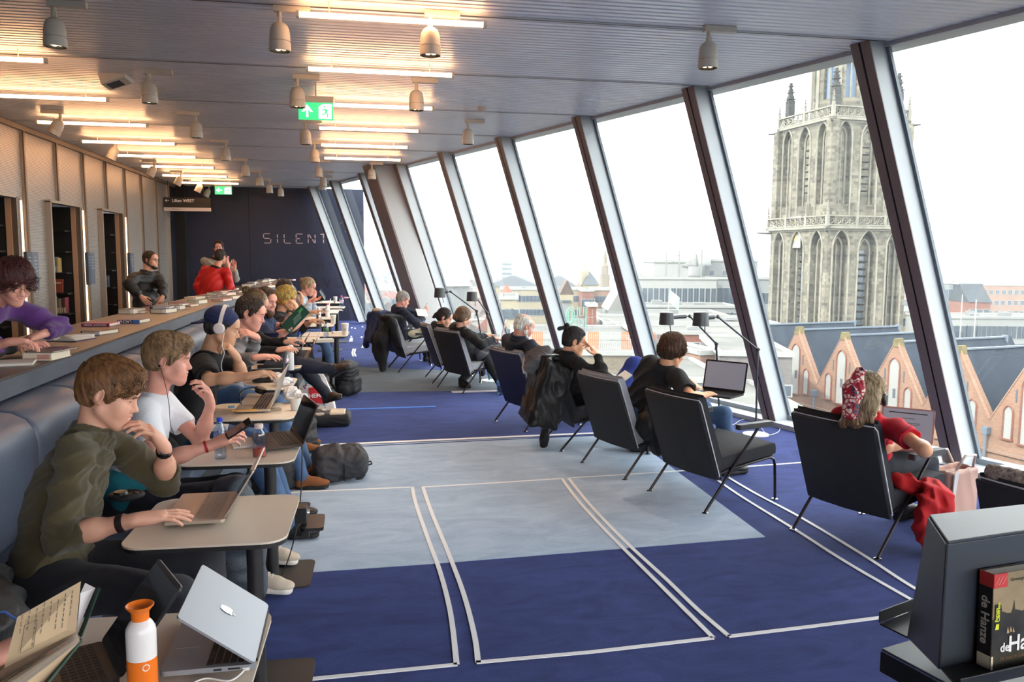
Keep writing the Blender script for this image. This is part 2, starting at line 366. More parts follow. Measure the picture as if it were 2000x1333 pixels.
def seg_text(word, x, z, h, wd, gap, m, name, proud, th=0.022):
 mb = MB()
 for ch in word:
  ww = wd if ch != 'I' else wd*0.5
  if ch == ' ': x += wd+gap; continue
  for sname in SEG.get(ch, []):
   (ax_, az), (bx_, bz) = SEGS[sname]
   p0, p1 = Vector((x+ax_*ww, YF, z+az*h)), Vector((x+bx_*ww, YF, z+bz*h)); dd = p1-p0; L = dd.length; an = math.atan2(dd.z, dd.x)
   mb.box((p0+p1)/2+Vector((0,-proud/2,0)), (L, proud, th), rotm(0, -an, 0))
  x += ww+gap
 return mb.build(name, m, wall_back)
pS, pE = D(515, 475, YF), D(630, 475, YF)
hL = (475-458)/FPX*YF*1.02
M_pink = mat('pink_segment', (206,176,176), .6)
seg_text('SILENT', pS.x, D(515,475,YF).z, hL, 0.185, 0.13, M_pink, 'lettering', 0.01)
M_rel = mat('navy_relief', (16,22,40), .5)
for j, (wd_, zz) in enumerate((('N', 2.95), ('T E R', 2.45), ('THE RIGHT', 1.38), ('YOU HAVE', 0.95), ('IN SILENCE', .5), ('TO REMAIN', .1))):
 seg_text(wd_, pE.x-0.315*len(wd_)+0.3+.12*j, zz, hL*0.9, 0.185, 0.13, M_rel, 'relief_lettering', 0.012, .02)
# left wall with perforated panels
LX = -4.65
def perf_mat():
 m = bpy.data.materials.new('perforated_metal'); m.use_nodes = True; nt = m.node_tree; b = nt.nodes['Principled BSDF']
 b.inputs['Metallic'].default_value = 0.55; b.inputs['Roughness'].default_value = 0.42
 tc = nt.nodes.new('ShaderNodeTexCoord'); mp = nt.nodes.new('ShaderNodeMapping'); mp.inputs['Scale'].default_value = (1, 1/0.030, 1/0.022)
 nt.links.new(tc.outputs['Object'], mp.inputs[0])
 v = nt.nodes.new('ShaderNodeTexVoronoi'); v.feature = 'F1'; v.inputs['Randomness'].default_value = 0.0; v.inputs['Scale'].default_value = 1.0
 nt.links.new(mp.outputs[0], v.inputs['Vector'])
 r = nt.nodes.new('ShaderNodeMapRange'); r.inputs[1].default_value = 0.26; r.inputs[2].default_value = 0.36; nt.links.new(v.outputs['Distance'], r.inputs[0])
 mx = nt.nodes.new('ShaderNodeMix'); mx.data_type = 'RGBA'; mx.inputs[6].default_value = (*lin((92,84,78)),1); mx.inputs[7].default_value = (*lin((186,180,174)),1)
 nt.links.new(r.outputs[0], mx.inputs[0]); nt.links.new(mx.outputs[2], b.inputs['Base Color'])
 bp = nt.nodes.new('ShaderNodeBump'); bp.inputs['Strength'].default_value = 0.4; bp.inputs['Distance'].default_value = 0.003
 nt.links.new(r.outputs[0], bp.inputs['Height']); nt.links.new(bp.outputs[0], b.inputs['Normal']); return m
M_perf = perf_mat()
M_bar = mat('bronze_bar', (128,112,98), .4, metal=.55)
M_barl = mat('pale_bar', (172,160,146), .4, metal=.5)
M_blk = mat('black_shelf', (20,18,18), .5)
wl = empty('wall_left', (LX, 0, 0), kind='structure')
bars = [12.87+1.3*k for k in range(-14, 8)]
opens = [(13.66, 15.0, 2.58), (16.26, 17.56, 2.6), (11.0, 12.38, 2.56)]
for k in range(-14, 7):
 ya, yb_ = 12.87+1.3*k, 12.87+1.3*(k+1)
 if ya < YN: continue
 # panel cut around the openings
 segs = [(ya+.03, yb_-.03, 0.0)]
 out = []
 for (a, c, z0) in segs:
  cuts = [(o0, o1, zt) for (o0, o1, zt) in opens if o0 < c and o1 > a]
  if not cuts: out.append((a, c, 0.0))
  else:
   for (o0, o1, zt) in cuts:
    if o0 > a: out.append((a, o0, 0.0))
    if o1 < c: out.append((o1, c, 0.0))
    out.append((max(a, o0), min(c, o1), zt))
 mb = MB()
 for (a, c, z0) in out: mb.box((0, (a+c)/2, (z0+HC)/2), (.03, c-a, HC-z0))
 mb.build('perforated_panel', M_perf, wl)
 op = [o for o in opens if o[0] < ya < o[1]]
 z0 = op[0][2] if op else 0.0
 mb = MB(); mb.box((.03, ya, (z0+HC)/2), (.06, .055, HC-z0)); mb.build('wall_bar', M_bar, wl)
 mb = MB(); mb.box((.025, ya-.045, (z0+HC)/2), (.03, .02, HC-z0)); mb.build('wall_bar_edge', M_barl, wl)
mb = MB(); mb.box((.03, 12.87+1.3*7-.05, HC/2), (.08, .09, HC)); mb.build('wall_bar', M_barl, wl)
mb = MB(); mb.box((.0, 22.35, HC/2), (.02, 1.3, HC)); mb.build('wall_infill', M_navyd, wl)
mb = MB(); mb.box((-.95, (YN+YF)/2-.2, HC/2), (.02, YF-YN-.4, HC)); mb.build('wall_backing', M_blk, wl)
mb = MB(); mb.box((.03, (YN+YF)/2-.2, HC-.04), (.07, YF-YN-.4, .07)); mb.build('wall_top_rail', M_bar, wl)
# recessed book niches
M_led = mat('led_strip', (255,220,180), .5, emit=((1.0,.66,.38), 4.5))
bcols = [(150,70,50),(60,50,50),(196,186,160),(90,96,60),(120,130,140),(176,150,90),(70,60,90),(130,60,70),(52,70,92)]
for (o0, o1, zt) in opens:
 n = empty('bookcase', (LX-.05, (o0+o1)/2, 0), ['dark recessed bookcase in the perforated wall, nearest to the woman in purple','dark recessed bookcase in the perforated wall, nearest the bearded man','dark recessed bookcase cut off by the left picture edge'][[13.66,16.26,11.0].index(o0)], 'bookcase', group='recessed bookcases')
 wd = o1-o0
 mb = MB(); mb.box((-.80, 0, zt/2), (.02, wd, zt)); mb.build('back_panel', M_blk, n)
 for s in (-1, 1):
  mb = MB(); mb.box((-.40, s*(wd/2-.01), zt/2), (.80, .03, zt)); mb.build('side_panel', M_blk, n)
  if s > 0: mb = MB(); mb.box((.045, s*(wd/2-.03), zt/2), (.07, .03, zt)); mb.build('wood_jamb', mat('pale_wood', (190,150,118), .5), n)  # jamb in pale wood, its own colour
  mb = MB(); mb.box((.10, s*(wd/2+.0), zt/2), (.10, .05, zt+.03)); mb.build('frame_post', M_barl if s < 0 else M_bar, n)
 mb = MB(); mb.box((.10, 0, zt+.02), (.10, wd+.05, .04)); mb.build('frame_head', M_barl, n)
 for zz in (.1,.45, .8, 1.14, 1.48, 1.83, 2.18):
  mb = MB(); mb.box((-.39, wd/2-.16, zz), (.76, .28, .025)); mb.build('shelf', M_blk, n)
def shelf_books(x0, Y, cnt, z, hh, lab):
 x = x0
 for k in range(cnt):
  th = random.uniform(.026,.036); h = hh*random.uniform(.9,1.05)
  t = empty('book', (x+th/2, Y, z), lab, 'book', group='books on '+lab.split(' on ')[-1])
  mb = MB(); mb.box((0,0,h/2+.014), (th*.94, .17, h)); mb.build('cover', mat('book%d' % (k % 9), bcols[k % 9], .6), t)
  mb = MB(); mb.box((0,-.086,.055+.014), (th*.8,.003,.085)); mb.build('spine_label', mat('spine_label', (214,200,172), .7), t)
  x += th+.003
shelf_books(-5.03, 14.80, 6, 1.483, .26, 'upright library book on the upper shelf of the nearest whole bookcase')
shelf_books(-5.03, 14.80, 8, .803, .26, 'upright library book on the lower shelf of the nearest whole bookcase')
shelf_books(-5.00, 17.36, 2, 1.493, .28, 'yellow-labelled book on the shelf of the farther bookcase')
shelf_books(-4.95, 12.20, 6, 1.483, .24, 'upright library book on the shelf at the left picture edge')
for (xx, yy, zz, c, lab) in ((-4.86, 14.72, 1.155, (150,70,52), 'rust-red book standing face out on the middle bookcase shelf'), (-4.86, 17.3, 1.155, (92,110,140), 'blue-grey book standing face out in the farther bookcase')):
 t = empty('book', (xx, yy, zz), lab, 'book')
 mb = MB(); mb.box((0,0,.12), (.15,.03,.22), rotm(-.1,0,0)); mb.build('cover', mat('faceout%d' % int(yy), c, .5), t)
 mb = MB(); mb.box((0,-.02,.17), (.10,.002,.03), rotm(-.1,0,0)); mb.build('title_block', mat('title_block', (200,170,140), .6), t)
for yy in (12.65, 15.3, 17.95):       # light strips and their blue signs
 t = empty('light_strip', (LX+.05, yy, 0), {12.65:'vertical warm light strip beside the woman in purple',15.3:'vertical warm light strip between the two whole bookcases',17.95:'vertical warm light strip left of the bearded man'}[yy], 'light')
 mb = MB()
 for q in range(110):
  zz = .3+q*.0205; mb.box((0,0,zz), (.02,.022,.013))
 mb.build('diode_row', M_led, t); mb = MB(); mb.box((-.014,0,1.43), (.012,.04,2.3)); mb.build('channel', M_barl, t)
 s = empty('sign', (LX+.09, yy, 1.5), {12.65:'blue-grey blade sign on the wall above the purple sweater',15.3:'blue-grey blade sign on the middle light strip',17.95:'blue-grey blade sign nearest the standing bearded man'}[yy], 'sign')
 mb = MB(); mb.box((0,0,.05), (.05,.13,.56)); mb.build('plate', mat('sign_blue', (72,80,94), .4), s)
 mb = MB()
 for q, L in enumerate((.07,.09,.06,.08)): mb.box((.032,-.0,.25-q*.05), (.003,L,.009))
 mb.build('text_lines', mat('sign_text', (190,196,205), .6), s)
 mb = MB(); mb.box((-.06,.45,.05), (.01,.24,.56)); mb.build('side_plate', mat('sign_blue2', (104,112,126), .4), s)
 mb = MB()
 for q, L in enumerate((.07,.12,.1,.08,.12)): mb.box((-.052,.45,.25-q*.05), (.006,L,.012))
 mb.build('side_text_lines', mat('sign_text', (190,196,205), .6), s)
# wall behind camera and side returns
b = MB(); b.box((-4.2, YN-.1, HC/2), (5.6,.2,HC)); struct('wall_near', b, mat('plaster', (200,198,196), .8))
# tube lights
M_tube = mat('tube_glow', (255,226,190), .5, emit=((1.0,.51,.24), 17.0))
M_cream = mat('cream_paint', (206,198,184), .45)
M_blackm = mat('black_metal', (30,30,33), .4, metal=.3)
tubes = [((585,30),(950,47)),((605,135),(887,147)),((640,206),(848,211)),((627,251),(820,256)),((630,283),(798,288)),((637,309),(784,313)),
 ((-60,111),(93,120)),((-20,186),(212,195)),((72,239),(288,245)),((160,277),(343,281)),((224,304),(383,307)),((278,325),(419,328)),((317,343),(444,345)),((352,357),(467,359))]
names_r = ['nearest tube of the right-hand ceiling row','second tube from the front in the right-hand ceiling row','third tube of the right-hand row, partly behind the large exit sign','fourth tube of the right-hand ceiling row','fifth tube of the right-hand ceiling row','farthest tube of the right-hand row, near the leaning column',
 'nearest tube of the left ceiling row, cut off by the picture edge','second tube of the left ceiling row, touching the picture edge','third tube of the left ceiling row','fourth tube of the left ceiling row','fifth tube of the left ceiling row','sixth tube of the left ceiling row','seventh tube of the left ceiling row','farthest tube of the left row, beside the small exit sign']
me_t = None
for i, (a, c) in enumerate(tubes):
 A, B_ = Z(*a, HC-.10), Z(*c, HC-.10); yy = (A.y+B_.y)/2; x1 = B_.x; x0 = x1-1.36
 t = empty('tube_light', ((x0+x1)/2, yy, HC-.10), 'warm '+names_r[i].replace(' ceiling',''), 'light', group='ceiling tube lights')
 if me_t is None:
  mb = MB(); mb.tube([(-.66,0,0),(.66,0,0)], .019, 12); me_t = mb.mesh('tube', M_tube, True)
  mb = MB(); mb.box((-.67,0,0), (.025,.045,.045)); mb.box((.67,0,0), (.025,.045,.045)); me_c = mb.mesh('end_cap', M_cream)
  mb = MB(); mb.tube([(-.45,0,0),(-.45,0,.10)], .005, 6); mb.tube([(.45,0,0),(.45,0,.10)], .005, 6); me_h = mb.mesh('hanger', M_cream)
 share(me_t, 'tube', t); share(me_c, 'end_cap', t); share(me_h, 'hanger', t)
# spot lights
M_bulb = mat('spot_bulb', (255,220,170), .4, emit=((1.0,.72,.42), 3.0))
def spot_meshes():
 mb = MB(); mb.box((.09,0,-.025), (.26,.055,.045)); a = mb.mesh('adapter', M_cream)
 mb = MB(); mb.tube([(0,0,-.03),(0,0,-.12)], .018, 10); mb.box((0,.0,-.11),(.035,.03,.05)); s = mb.mesh('stem', M_cream, True)
 pr = [(.012,0),(.035,-.006),(.055,-.022),(.068,-.05),(.074,-.09),(.0755,-.135),(.070,-.137),(.070,-.143),(.078,-.145),(.078,-.205),(.072,-.207),(.066,-.17),(.05,-.15),(0,-.148)]
 mb = MB(); mb.lathe(pr[::-1], 24, (0,0,0)); h = mb.mesh('housing', M_cream, True)
 mb = MB(); mb.lathe([(.0,-.172),(.062,-.172),(.066,-.204),(.071,-.204),(.072,-.170)], 20); r = mb.mesh('reflector', M_blackm, True)
 mb = MB()
 for k in range(4):
  an = k*PI/2+.5; mb.lathe([(0,-.196),(.017,-.190),(.019,-.176)], 8, (math.cos(an)*.03, math.sin(an)*.03, 0))
 bl = mb.mesh('lamp_cells', M_bulb, True)
 return a, s, h, r, bl
SM = spot_meshes()
spots = [(104,0,'c'),(545,10,'c'),(840,20,'r'),(1385,50,'r'),(290,135,'c'),(580,145,'c'),(813,152,'r'),(117,215,'l'),(382,218,'c'),(596,234,'c'),(914,233,'r'),(226,273,'l'),(440,273,'c'),(614,276,'c'),(301,313,'l'),(479,310,'c'),(622,312,'c'),(353,334,'l'),(507,333,'c'),(631,334,'c'),(726,317,'r'),(392,350,'l'),(526,350,'c'),(548,358,'c'),(630,343,'c'),(408,361,'l')]
used = {}
for i, (px, py, row) in enumerate(spots):
 p = Z(px, py, HC);
 rn = {'l':'row nearest the perforated wall','c':'middle rows','r':'row nearest the windows','w':'front left corner'}[row]
 t = empty('spot_light', (p.x, p.y, HC), None, 'light', group='ceiling spot lights', rz=(PI if row in 'lc' and px < 560 and px > 130 and i > 4 or row == 'l' else 0))
 ang = {'l': .45}.get(row, 0.0)
 share(SM[0], 'adapter', t); share(SM[1], 'stem', t)
 for me, nm in ((SM[2], 'housing'), (SM[3], 'reflector'), (SM[4], 'lamp_cells')):
  share(me, nm, t, (0,0,-.12), (ang*.2, -ang, 0))
 if row in 'lc' and ang > 0: t.rotation_euler[2] = PI
 place = ['above the left picture edge corner, cut off at the top','cut off at the top, left of the nearest tube','in front of the nearest right-hand tube','alone near the windows above the church tower','second from the front on the left, below a smoke detector','just up-left of the large exit sign','in front of the second right-hand tube',
      'turned to the wall, in front of the third left tube','fifth along, left of the large exit sign','directly under the large exit sign','alone near the windows above the brown mullion, small','turned to the wall, in front of the fourth left tube','between the rows above the dark back wall','below the exit sign, second one down','turned to the wall, in front of the sixth left tube','above the dark wall, left of centre','third one down under the large exit sign','turned to the wall near the seventh left tube','above the dark wall, fourth in its line','fourth one down under the large exit sign','in front of the leaning column head','small one beside the small exit sign, left','last but one above the lettered wall','hanging lowest over the lettered wall','farthest one down under the large exit sign','farthest one turned to the wall']
 t['label'] = 'spotlight '+place[i]
# real light of the spots: cone downwards
for i in (1,2,3,4,5,6,8,9,10,12,13,16):
 px, py, row = spots[i]; p = Z(px, py, HC)
 l = bpy.data.lights.new('spot_beam', 'SPOT'); l.energy = 55; l.color = (1.0,.78,.55); l.spot_size = math.radians(70); l.spot_blend = .8; l.shadow_soft_size = .05
 o = bpy.data.objects.new('spot_beam', l); COL.objects.link(o); o.location = (p.x, p.y, HC-.34)
# smoke detectors, pyramid speaker
for (px, py, lab) in ((286,186,'white smoke detector on the ceiling below the second left spotlight'),(941,210,'white smoke detector on the ceiling toward the windows'),(472,342,'tiny white smoke detector on the ceiling before the dark wall')):
 p = Z(px, py, HC); t = empty('smoke_detector', p, lab, 'detector')
 mb = MB(); mb.lathe([(0,-.055),(.03,-.055),(.04,-.04),(.055,-.036),(.06,0)], 18); mb.build('dome', M_cream, t, smooth=True)
 mb = MB(); mb.lathe([(.045,-.034),(.05,-.03),(.05,-.026),(.045,-.024)], 18); mb.build('vent_ring', M_blackm, t, smooth=True)
p = Z(226,150,HC); t = empty('wedge_speaker', p, 'white wedge shaped box on the ceiling left of the spotlights', 'speaker')
mb = MB(); mb.hexa([(-.10,-.16,-.11),(.12,-.16,-.03),(.12,.16,-.03),(-.10,.16,-.11),(-.12,-.18,0),(.14,-.18,0),(.14,.18,0),(-.12,.18,0)]); mb.build('housing', M_cream, t)
mb = MB(); mb.hexa([(-.06,-.10,-.104),(.06,-.10,-.06),(.06,.10,-.06),(-.06,.10,-.104),(-.06,-.10,-.09),(.06,-.10,-.045),(.06,.10,-.045),(-.06,.10,-.09)]); mb.build('grille', mat('grille', (60,60,60), .7), t)
# exit signs
M_green = mat('exit_green', (20,160,90), .4, emit=((.02,.40,.13), 1.3))
M_sgnw = mat('exit_white', (240,250,240), .4, emit=((.85,1,.9), 1.4))
def exit_sign(px, py, wpx, hz, lab, arrow):
 sc = None
 p = Z(px, py, hz); w = wpx/FPX*(p.y*1.02); h = w*.5
 t = empty('exit_sign', p, lab, 'sign')
 mb = MB(); mb.box((0,0.02,0), (w,.03,h)); mb.build('panel', M_green, t)
 mb = MB(); mb.box((0,.02,h*.5+.03), (w*1.02,.08,.065)); mb.build('housing', M_cream, t)
 mb = MB(); mb.tube([(0,.02,h*.5), (0,.02,HC-hz+.02)], .008, 6); mb.build('hanger', M_cream, t)
 mb = MB(); y = .003
 # arrow
 c = -w*.25; s = h*.36
 def ext(poly, z0=y-.004, z1=y+.004):
  P = [(a, b_) for a, b_ in poly]; n = len(P)
  mb.add([(a, z0, b_) for a, b_ in P]+[(a, z1, b_) for a, b_ in P], [tuple(range(n)), tuple(range(2*n-1, n-1, -1))]+[(i, n+i, n+(i+1)%n, (i+1)%n) for i in range(n)])
 if arrow == 'up':
  ext([(c-s*.16,-s),(c+s*.16,-s),(c+s*.16,s*.3),(c-s*.16,s*.3)]); ext([(c-s*.9,-.15*s),(c-s*.5,-.15*s),(c+s*.05,s*.55),(c,s)]); ext([(c+s*.9,-.15*s),(c,s),(c-s*.05,s*.55),(c+s*.5,-.15*s)])
 else:
  ext([(c-s*.3,-s*.16),(c+s,-s*.16),(c+s,s*.16),(c-s*.3,s*.16)]); ext([(c-s,0),(c+.1*s,-s*.9),(c+.1*s,-s*.5),(c-s*.5,.05*s)]); ext([(c-s,0),(c-s*.5,-.05*s),(c+.1*s,s*.5),(c+.1*s,s*.9)])
 mb.build('arrow', M_sgnw, t)
 mb = MB(); k = w*.27; ext([(k-h*.38,-h*.42),(k+h*.36,-h*.42),(k+h*.36,h*.42),(k-h*.12,h*.42),(k-h*.38,h*.25)]); mb.build('doorway', M_sgnw, t)
 mb = MB()
 def limb(a, b_, r):
  a, b_ = Vector(a), Vector(b_); d = (b_-a).normalized(); n = Vector((-d.y, d.x))*r
  ext([tuple(a-n), tuple(b_-n), tuple(b_+n), tuple(a+n)], -.004-.004, .0)
 H = h*.5
 limb((k-.02*H,.25*H),(k+.12*H,-.1*H),.11*H); limb((k+.1*H,-.1*H),(k-.12*H,-.35*H),.07*H); limb((k-.12*H,-.35*H),(k-.4*H,-.38*H),.06*H); limb((k+.12*H,-.1*H),(k+.28*H,-.38*H),.07*H); limb((k+.28*H,-.38*H),(k+.2*H,-.72*H),.06*H)
 limb((k,.25*H),(k+.25*H,.05*H),.05*H); limb((k+.25*H,.05*H),(k+.4*H,.16*H),.045*H); limb((k,.25*H),(k-.3*H,.2*H),.05*H); limb((k-.3*H,.2*H),(k-.38*H,.0),.045*H)
 mb.lathe([(0,-.004),(.11*H,-.004),(.11*H,.004),(0,.004)], 12, (k-.08*H, -.004, .5*H), rotm(PI/2,0,0)); mb.build('running_figure', M_green, t)
 return t
exit_sign(617, 217, 62, 3.30, 'large green exit sign with up arrow hanging below the ceiling', 'up')
t = exit_sign(436, 372, 29, 3.40, 'small green exit sign with left arrow above the dark wall', 'left')
# hanging direction sign
p = Z(366, 400, 3.02); t = empty('hanging_sign', p, 'black hanging direction sign with white lower strip', 'sign')
w_ = 80/FPX*p.y*1.02
mb = MB(); mb.box((0,0,.05), (w_,.04,.24)); mb.build('board', mat('sign_black', (22,18,18), .4), t)
mb = MB(); mb.box((0,-.002,-.115), (w_,.045,.085)); mb.build('strip', mat('sign_strip', (214,206,204), .5), t)
mb = MB(); mb.box((-w_*.4,0,.4), (.012,.012,.46)); mb.box((w_*.35,0,.4), (.012,.012,.46)); mb.build('hanger', M_blackm, t)
M_wt = mat('white_lettering', (235,235,235), .5)
o = text_obj('Liften WEST', .10, M_wt, t, bold=True, align='LEFT'); o.rotation_euler = (PI/2,0,0); o.location = (-w_*.32, -.024, .09)
o = text_obj('Toiletten', .045, mat('dark_lettering', (60,60,60), .5), t, align='LEFT'); o.rotation_euler = (PI/2,0,0); o.location = (-w_*.32, -.028, -.115)
mb = MB(); mb.box((-w_*.42,-.023,.09), (.09,.004,.012)); mb.box((-w_*.42-.03,-.023,.105), (.05,.004,.012), rotm(0,-.78,0)); mb.box((-w_*.42-.03,-.023,.075), (.05,.004,.012), rotm(0,.78,0)); mb.build('arrow', M_wt, t)
# counter and bench
M_top = mat('counter_top', (82,70,64), .34, noise=(5,0.12,(1,.3,1)), metal=.15)
M_fascia = mat('counter_fascia', (72,77,88), .5, noise=(9,0.18,(1,.4,1)))
M_leather = mat('grey_leather', (92,100,118), .38, noise=(2,0.07), bump=(55,0.12))
CYN, CYF = 1.0, 21.5
ct_ = empty('counter', (-2.4, 10, 0), 'long dark topped reading counter covered with books, behind the bench', 'counter')
def cbox(x0, x1, y0, y1, z0, z1): return (( (x0+x1)/2+2.4, (y0+y1)/2-10, (z0+z1)/2), (x1-x0, y1-y0, z1-z0))
def tbox(x0a, x0b, x1, y0, y1, z0, z1):
 q = [(x0a+2.4,y0-10),(x1+2.4,y0-10),(x1+2.4,y1-10),(x0b+2.4,y1-10)]
 return MB().hexa([(a, b_, z0) for a, b_ in q]+[(a, b_, z1) for a, b_ in q])
tbox(-2.58,-2.28,-1.755,CYN,CYF,1.165,1.18).build('worktop', M_top, ct_)
mb = MB(); mb.box(*cbox(-1.775,-1.75,CYN,CYF,1.07,1.165)); mb.build('fascia', M_fascia, ct_)
tbox(-2.56,-2.26,-1.775,CYN,CYF,1.07,1.164).build('core', M_fascia, ct_)
mb = MB(); mb.box(*cbox(-2.22,-1.88,CYN+.1,CYF-.1,0,1.07)); mb.build('base', mat('counter_base', (60,60,66), .6), ct_)
pf = MB().box((-4.0, 11, .075), (2.9, 24, .15)); struct('trim_4', pf, mat('platform', (96,92,90), .7))
bn = empty('bench', (-1.8, 10, 0), 'long grey-blue leather bench running along the counter', 'bench')
k = 0; y = 1.1
mb = MB()
pr = [(-1.88,.44),(-1.60,.44),(-1.54,.52),(-1.52,.62),(-1.52,.90),(-1.535,.96),(-1.57,1.01),(-1.63,1.04),(-1.72,1.055),(-1.88,1.05)]
mb_back = MB(); n = len(pr); w_ = .79
def sec(y, s=0): return [(x+1.8-s*.02*(1 if 0 < i < n-1 else 0), y, z-s*.008) for i, (x, z) in enumerate(pr)]
rows = [sec(-.395, 1.3), sec(-.385, .5), sec(-.36, .1), sec(-.2), sec(0), sec(.2), sec(.36, .1), sec(.385, .5), sec(.395, 1.3)]
mb_back.grid([list(reversed(r)) for r in rows]); me_back = mb_back.mesh('back_cushion', M_leather, 'all')
pr2 = [(-1.58,.30),(-1.08,.30),(-1.04,.33),(-1.03,.40),(-1.05,.445),(-1.10,.465),(-1.3,.47),(-1.58,.465)]
mb_s = MB()
rows = [[(x+1.8-(.015 if abs(q) > .39 else 0), q, z-(.008 if abs(q) > .39 else 0)) for x, z in reversed(pr2)] for q in (-.395,-.385,-.3,0,.3,.385,.395)]
mb_s.grid(rows); me_seat = mb_s.mesh('seat_cushion', M_leather, 'all')
while y < 21:
 share(me_back, 'back_cushion', bn, (0, y+.395-10, 0)); share(me_seat, 'seat_cushion', bn, (0, y+.395-10, 0)); y += .79
mb = MB(); mb.box((.42, 0, .15), (.5, 19.6, .3)); mb.build('plinth', mat('bench_plinth', (40,42,48), .6), bn)
# small tables
M_ttop = mat('table_laminate', (232,214,194), .38, noise=(4,0.015))
M_tedge = mat('table_edge', (36,34,36), .5)
tops = rpoly(.60, .63, .085, 6)
me_top = MB().prism(tops, .722, .730).mesh('tabletop', M_ttop)
me_under = MB().prism([(x*.985, y*.98) for x, y in tops], .703, .722).mesh('edge_band', M_tedge)
me_col = MB().tube([(0,0,.012),(0,0,.70)], .034, 16).mesh('column', M_tedge, True)
me_plate = MB().prism(rpoly(.44,.40,.04), .0, .012).mesh('base_plate', M_tedge)
me_brk = MB().box((0,0,.685), (.40,.10,.03)).mesh('bracket', M_tedge)
tabs = []   # (centre x, centre y)
def table(x, y, lab, ry=0.0):
 t = empty('side_table', (x, y, 0), lab, 'table', group='small tables along the bench', rz=-.03)
 share(me_top, 'tabletop', t); share(me_under, 'edge_band', t); share(me_col, 'column', t, (.14,0,0)); share(me_plate, 'base_plate', t, (.14,0,0)); share(me_brk, 'bracket', t, (.05,0,0))
 tabs.append((x, y)); return t
for (cx_, cy_, lab) in ((-.57,2.19,'small beige table nearest the camera, under the silver laptop and orange bottle'),(-.57,3.41,'small beige table of the man in the olive sweater'),(-.63,4.63,'small beige table with two drink bottles and a spiral notebook'),
 (-.72,5.80,'small beige table with headphones on an open laptop'),(-.83,7.05,'small beige table of the man in the blue cap'),(-.84,8.3,'small beige table with a white flask, before the man in the grey hoodie'),
 (-.84,9.5,'small beige table with a blue-capped water bottle and two laptops'),(-.80,10.75,'small beige table with a thick white book'),(-.43,11.42,'small table with a white coffee cup near its rounded end'),(-.66,13.0,'small table carrying a steel flask and a red-topped bottle'),
 (-.68,14.4,'small pale table behind the steel flask'),(-.66,15.9,'small pale table with a white upright tablet'),(-.56,17.4,'small pale table stacked with papers'),(-.62,19.2,'farthest small table, with a laptop and pink bottle')):
 table(cx_, cy_, lab)
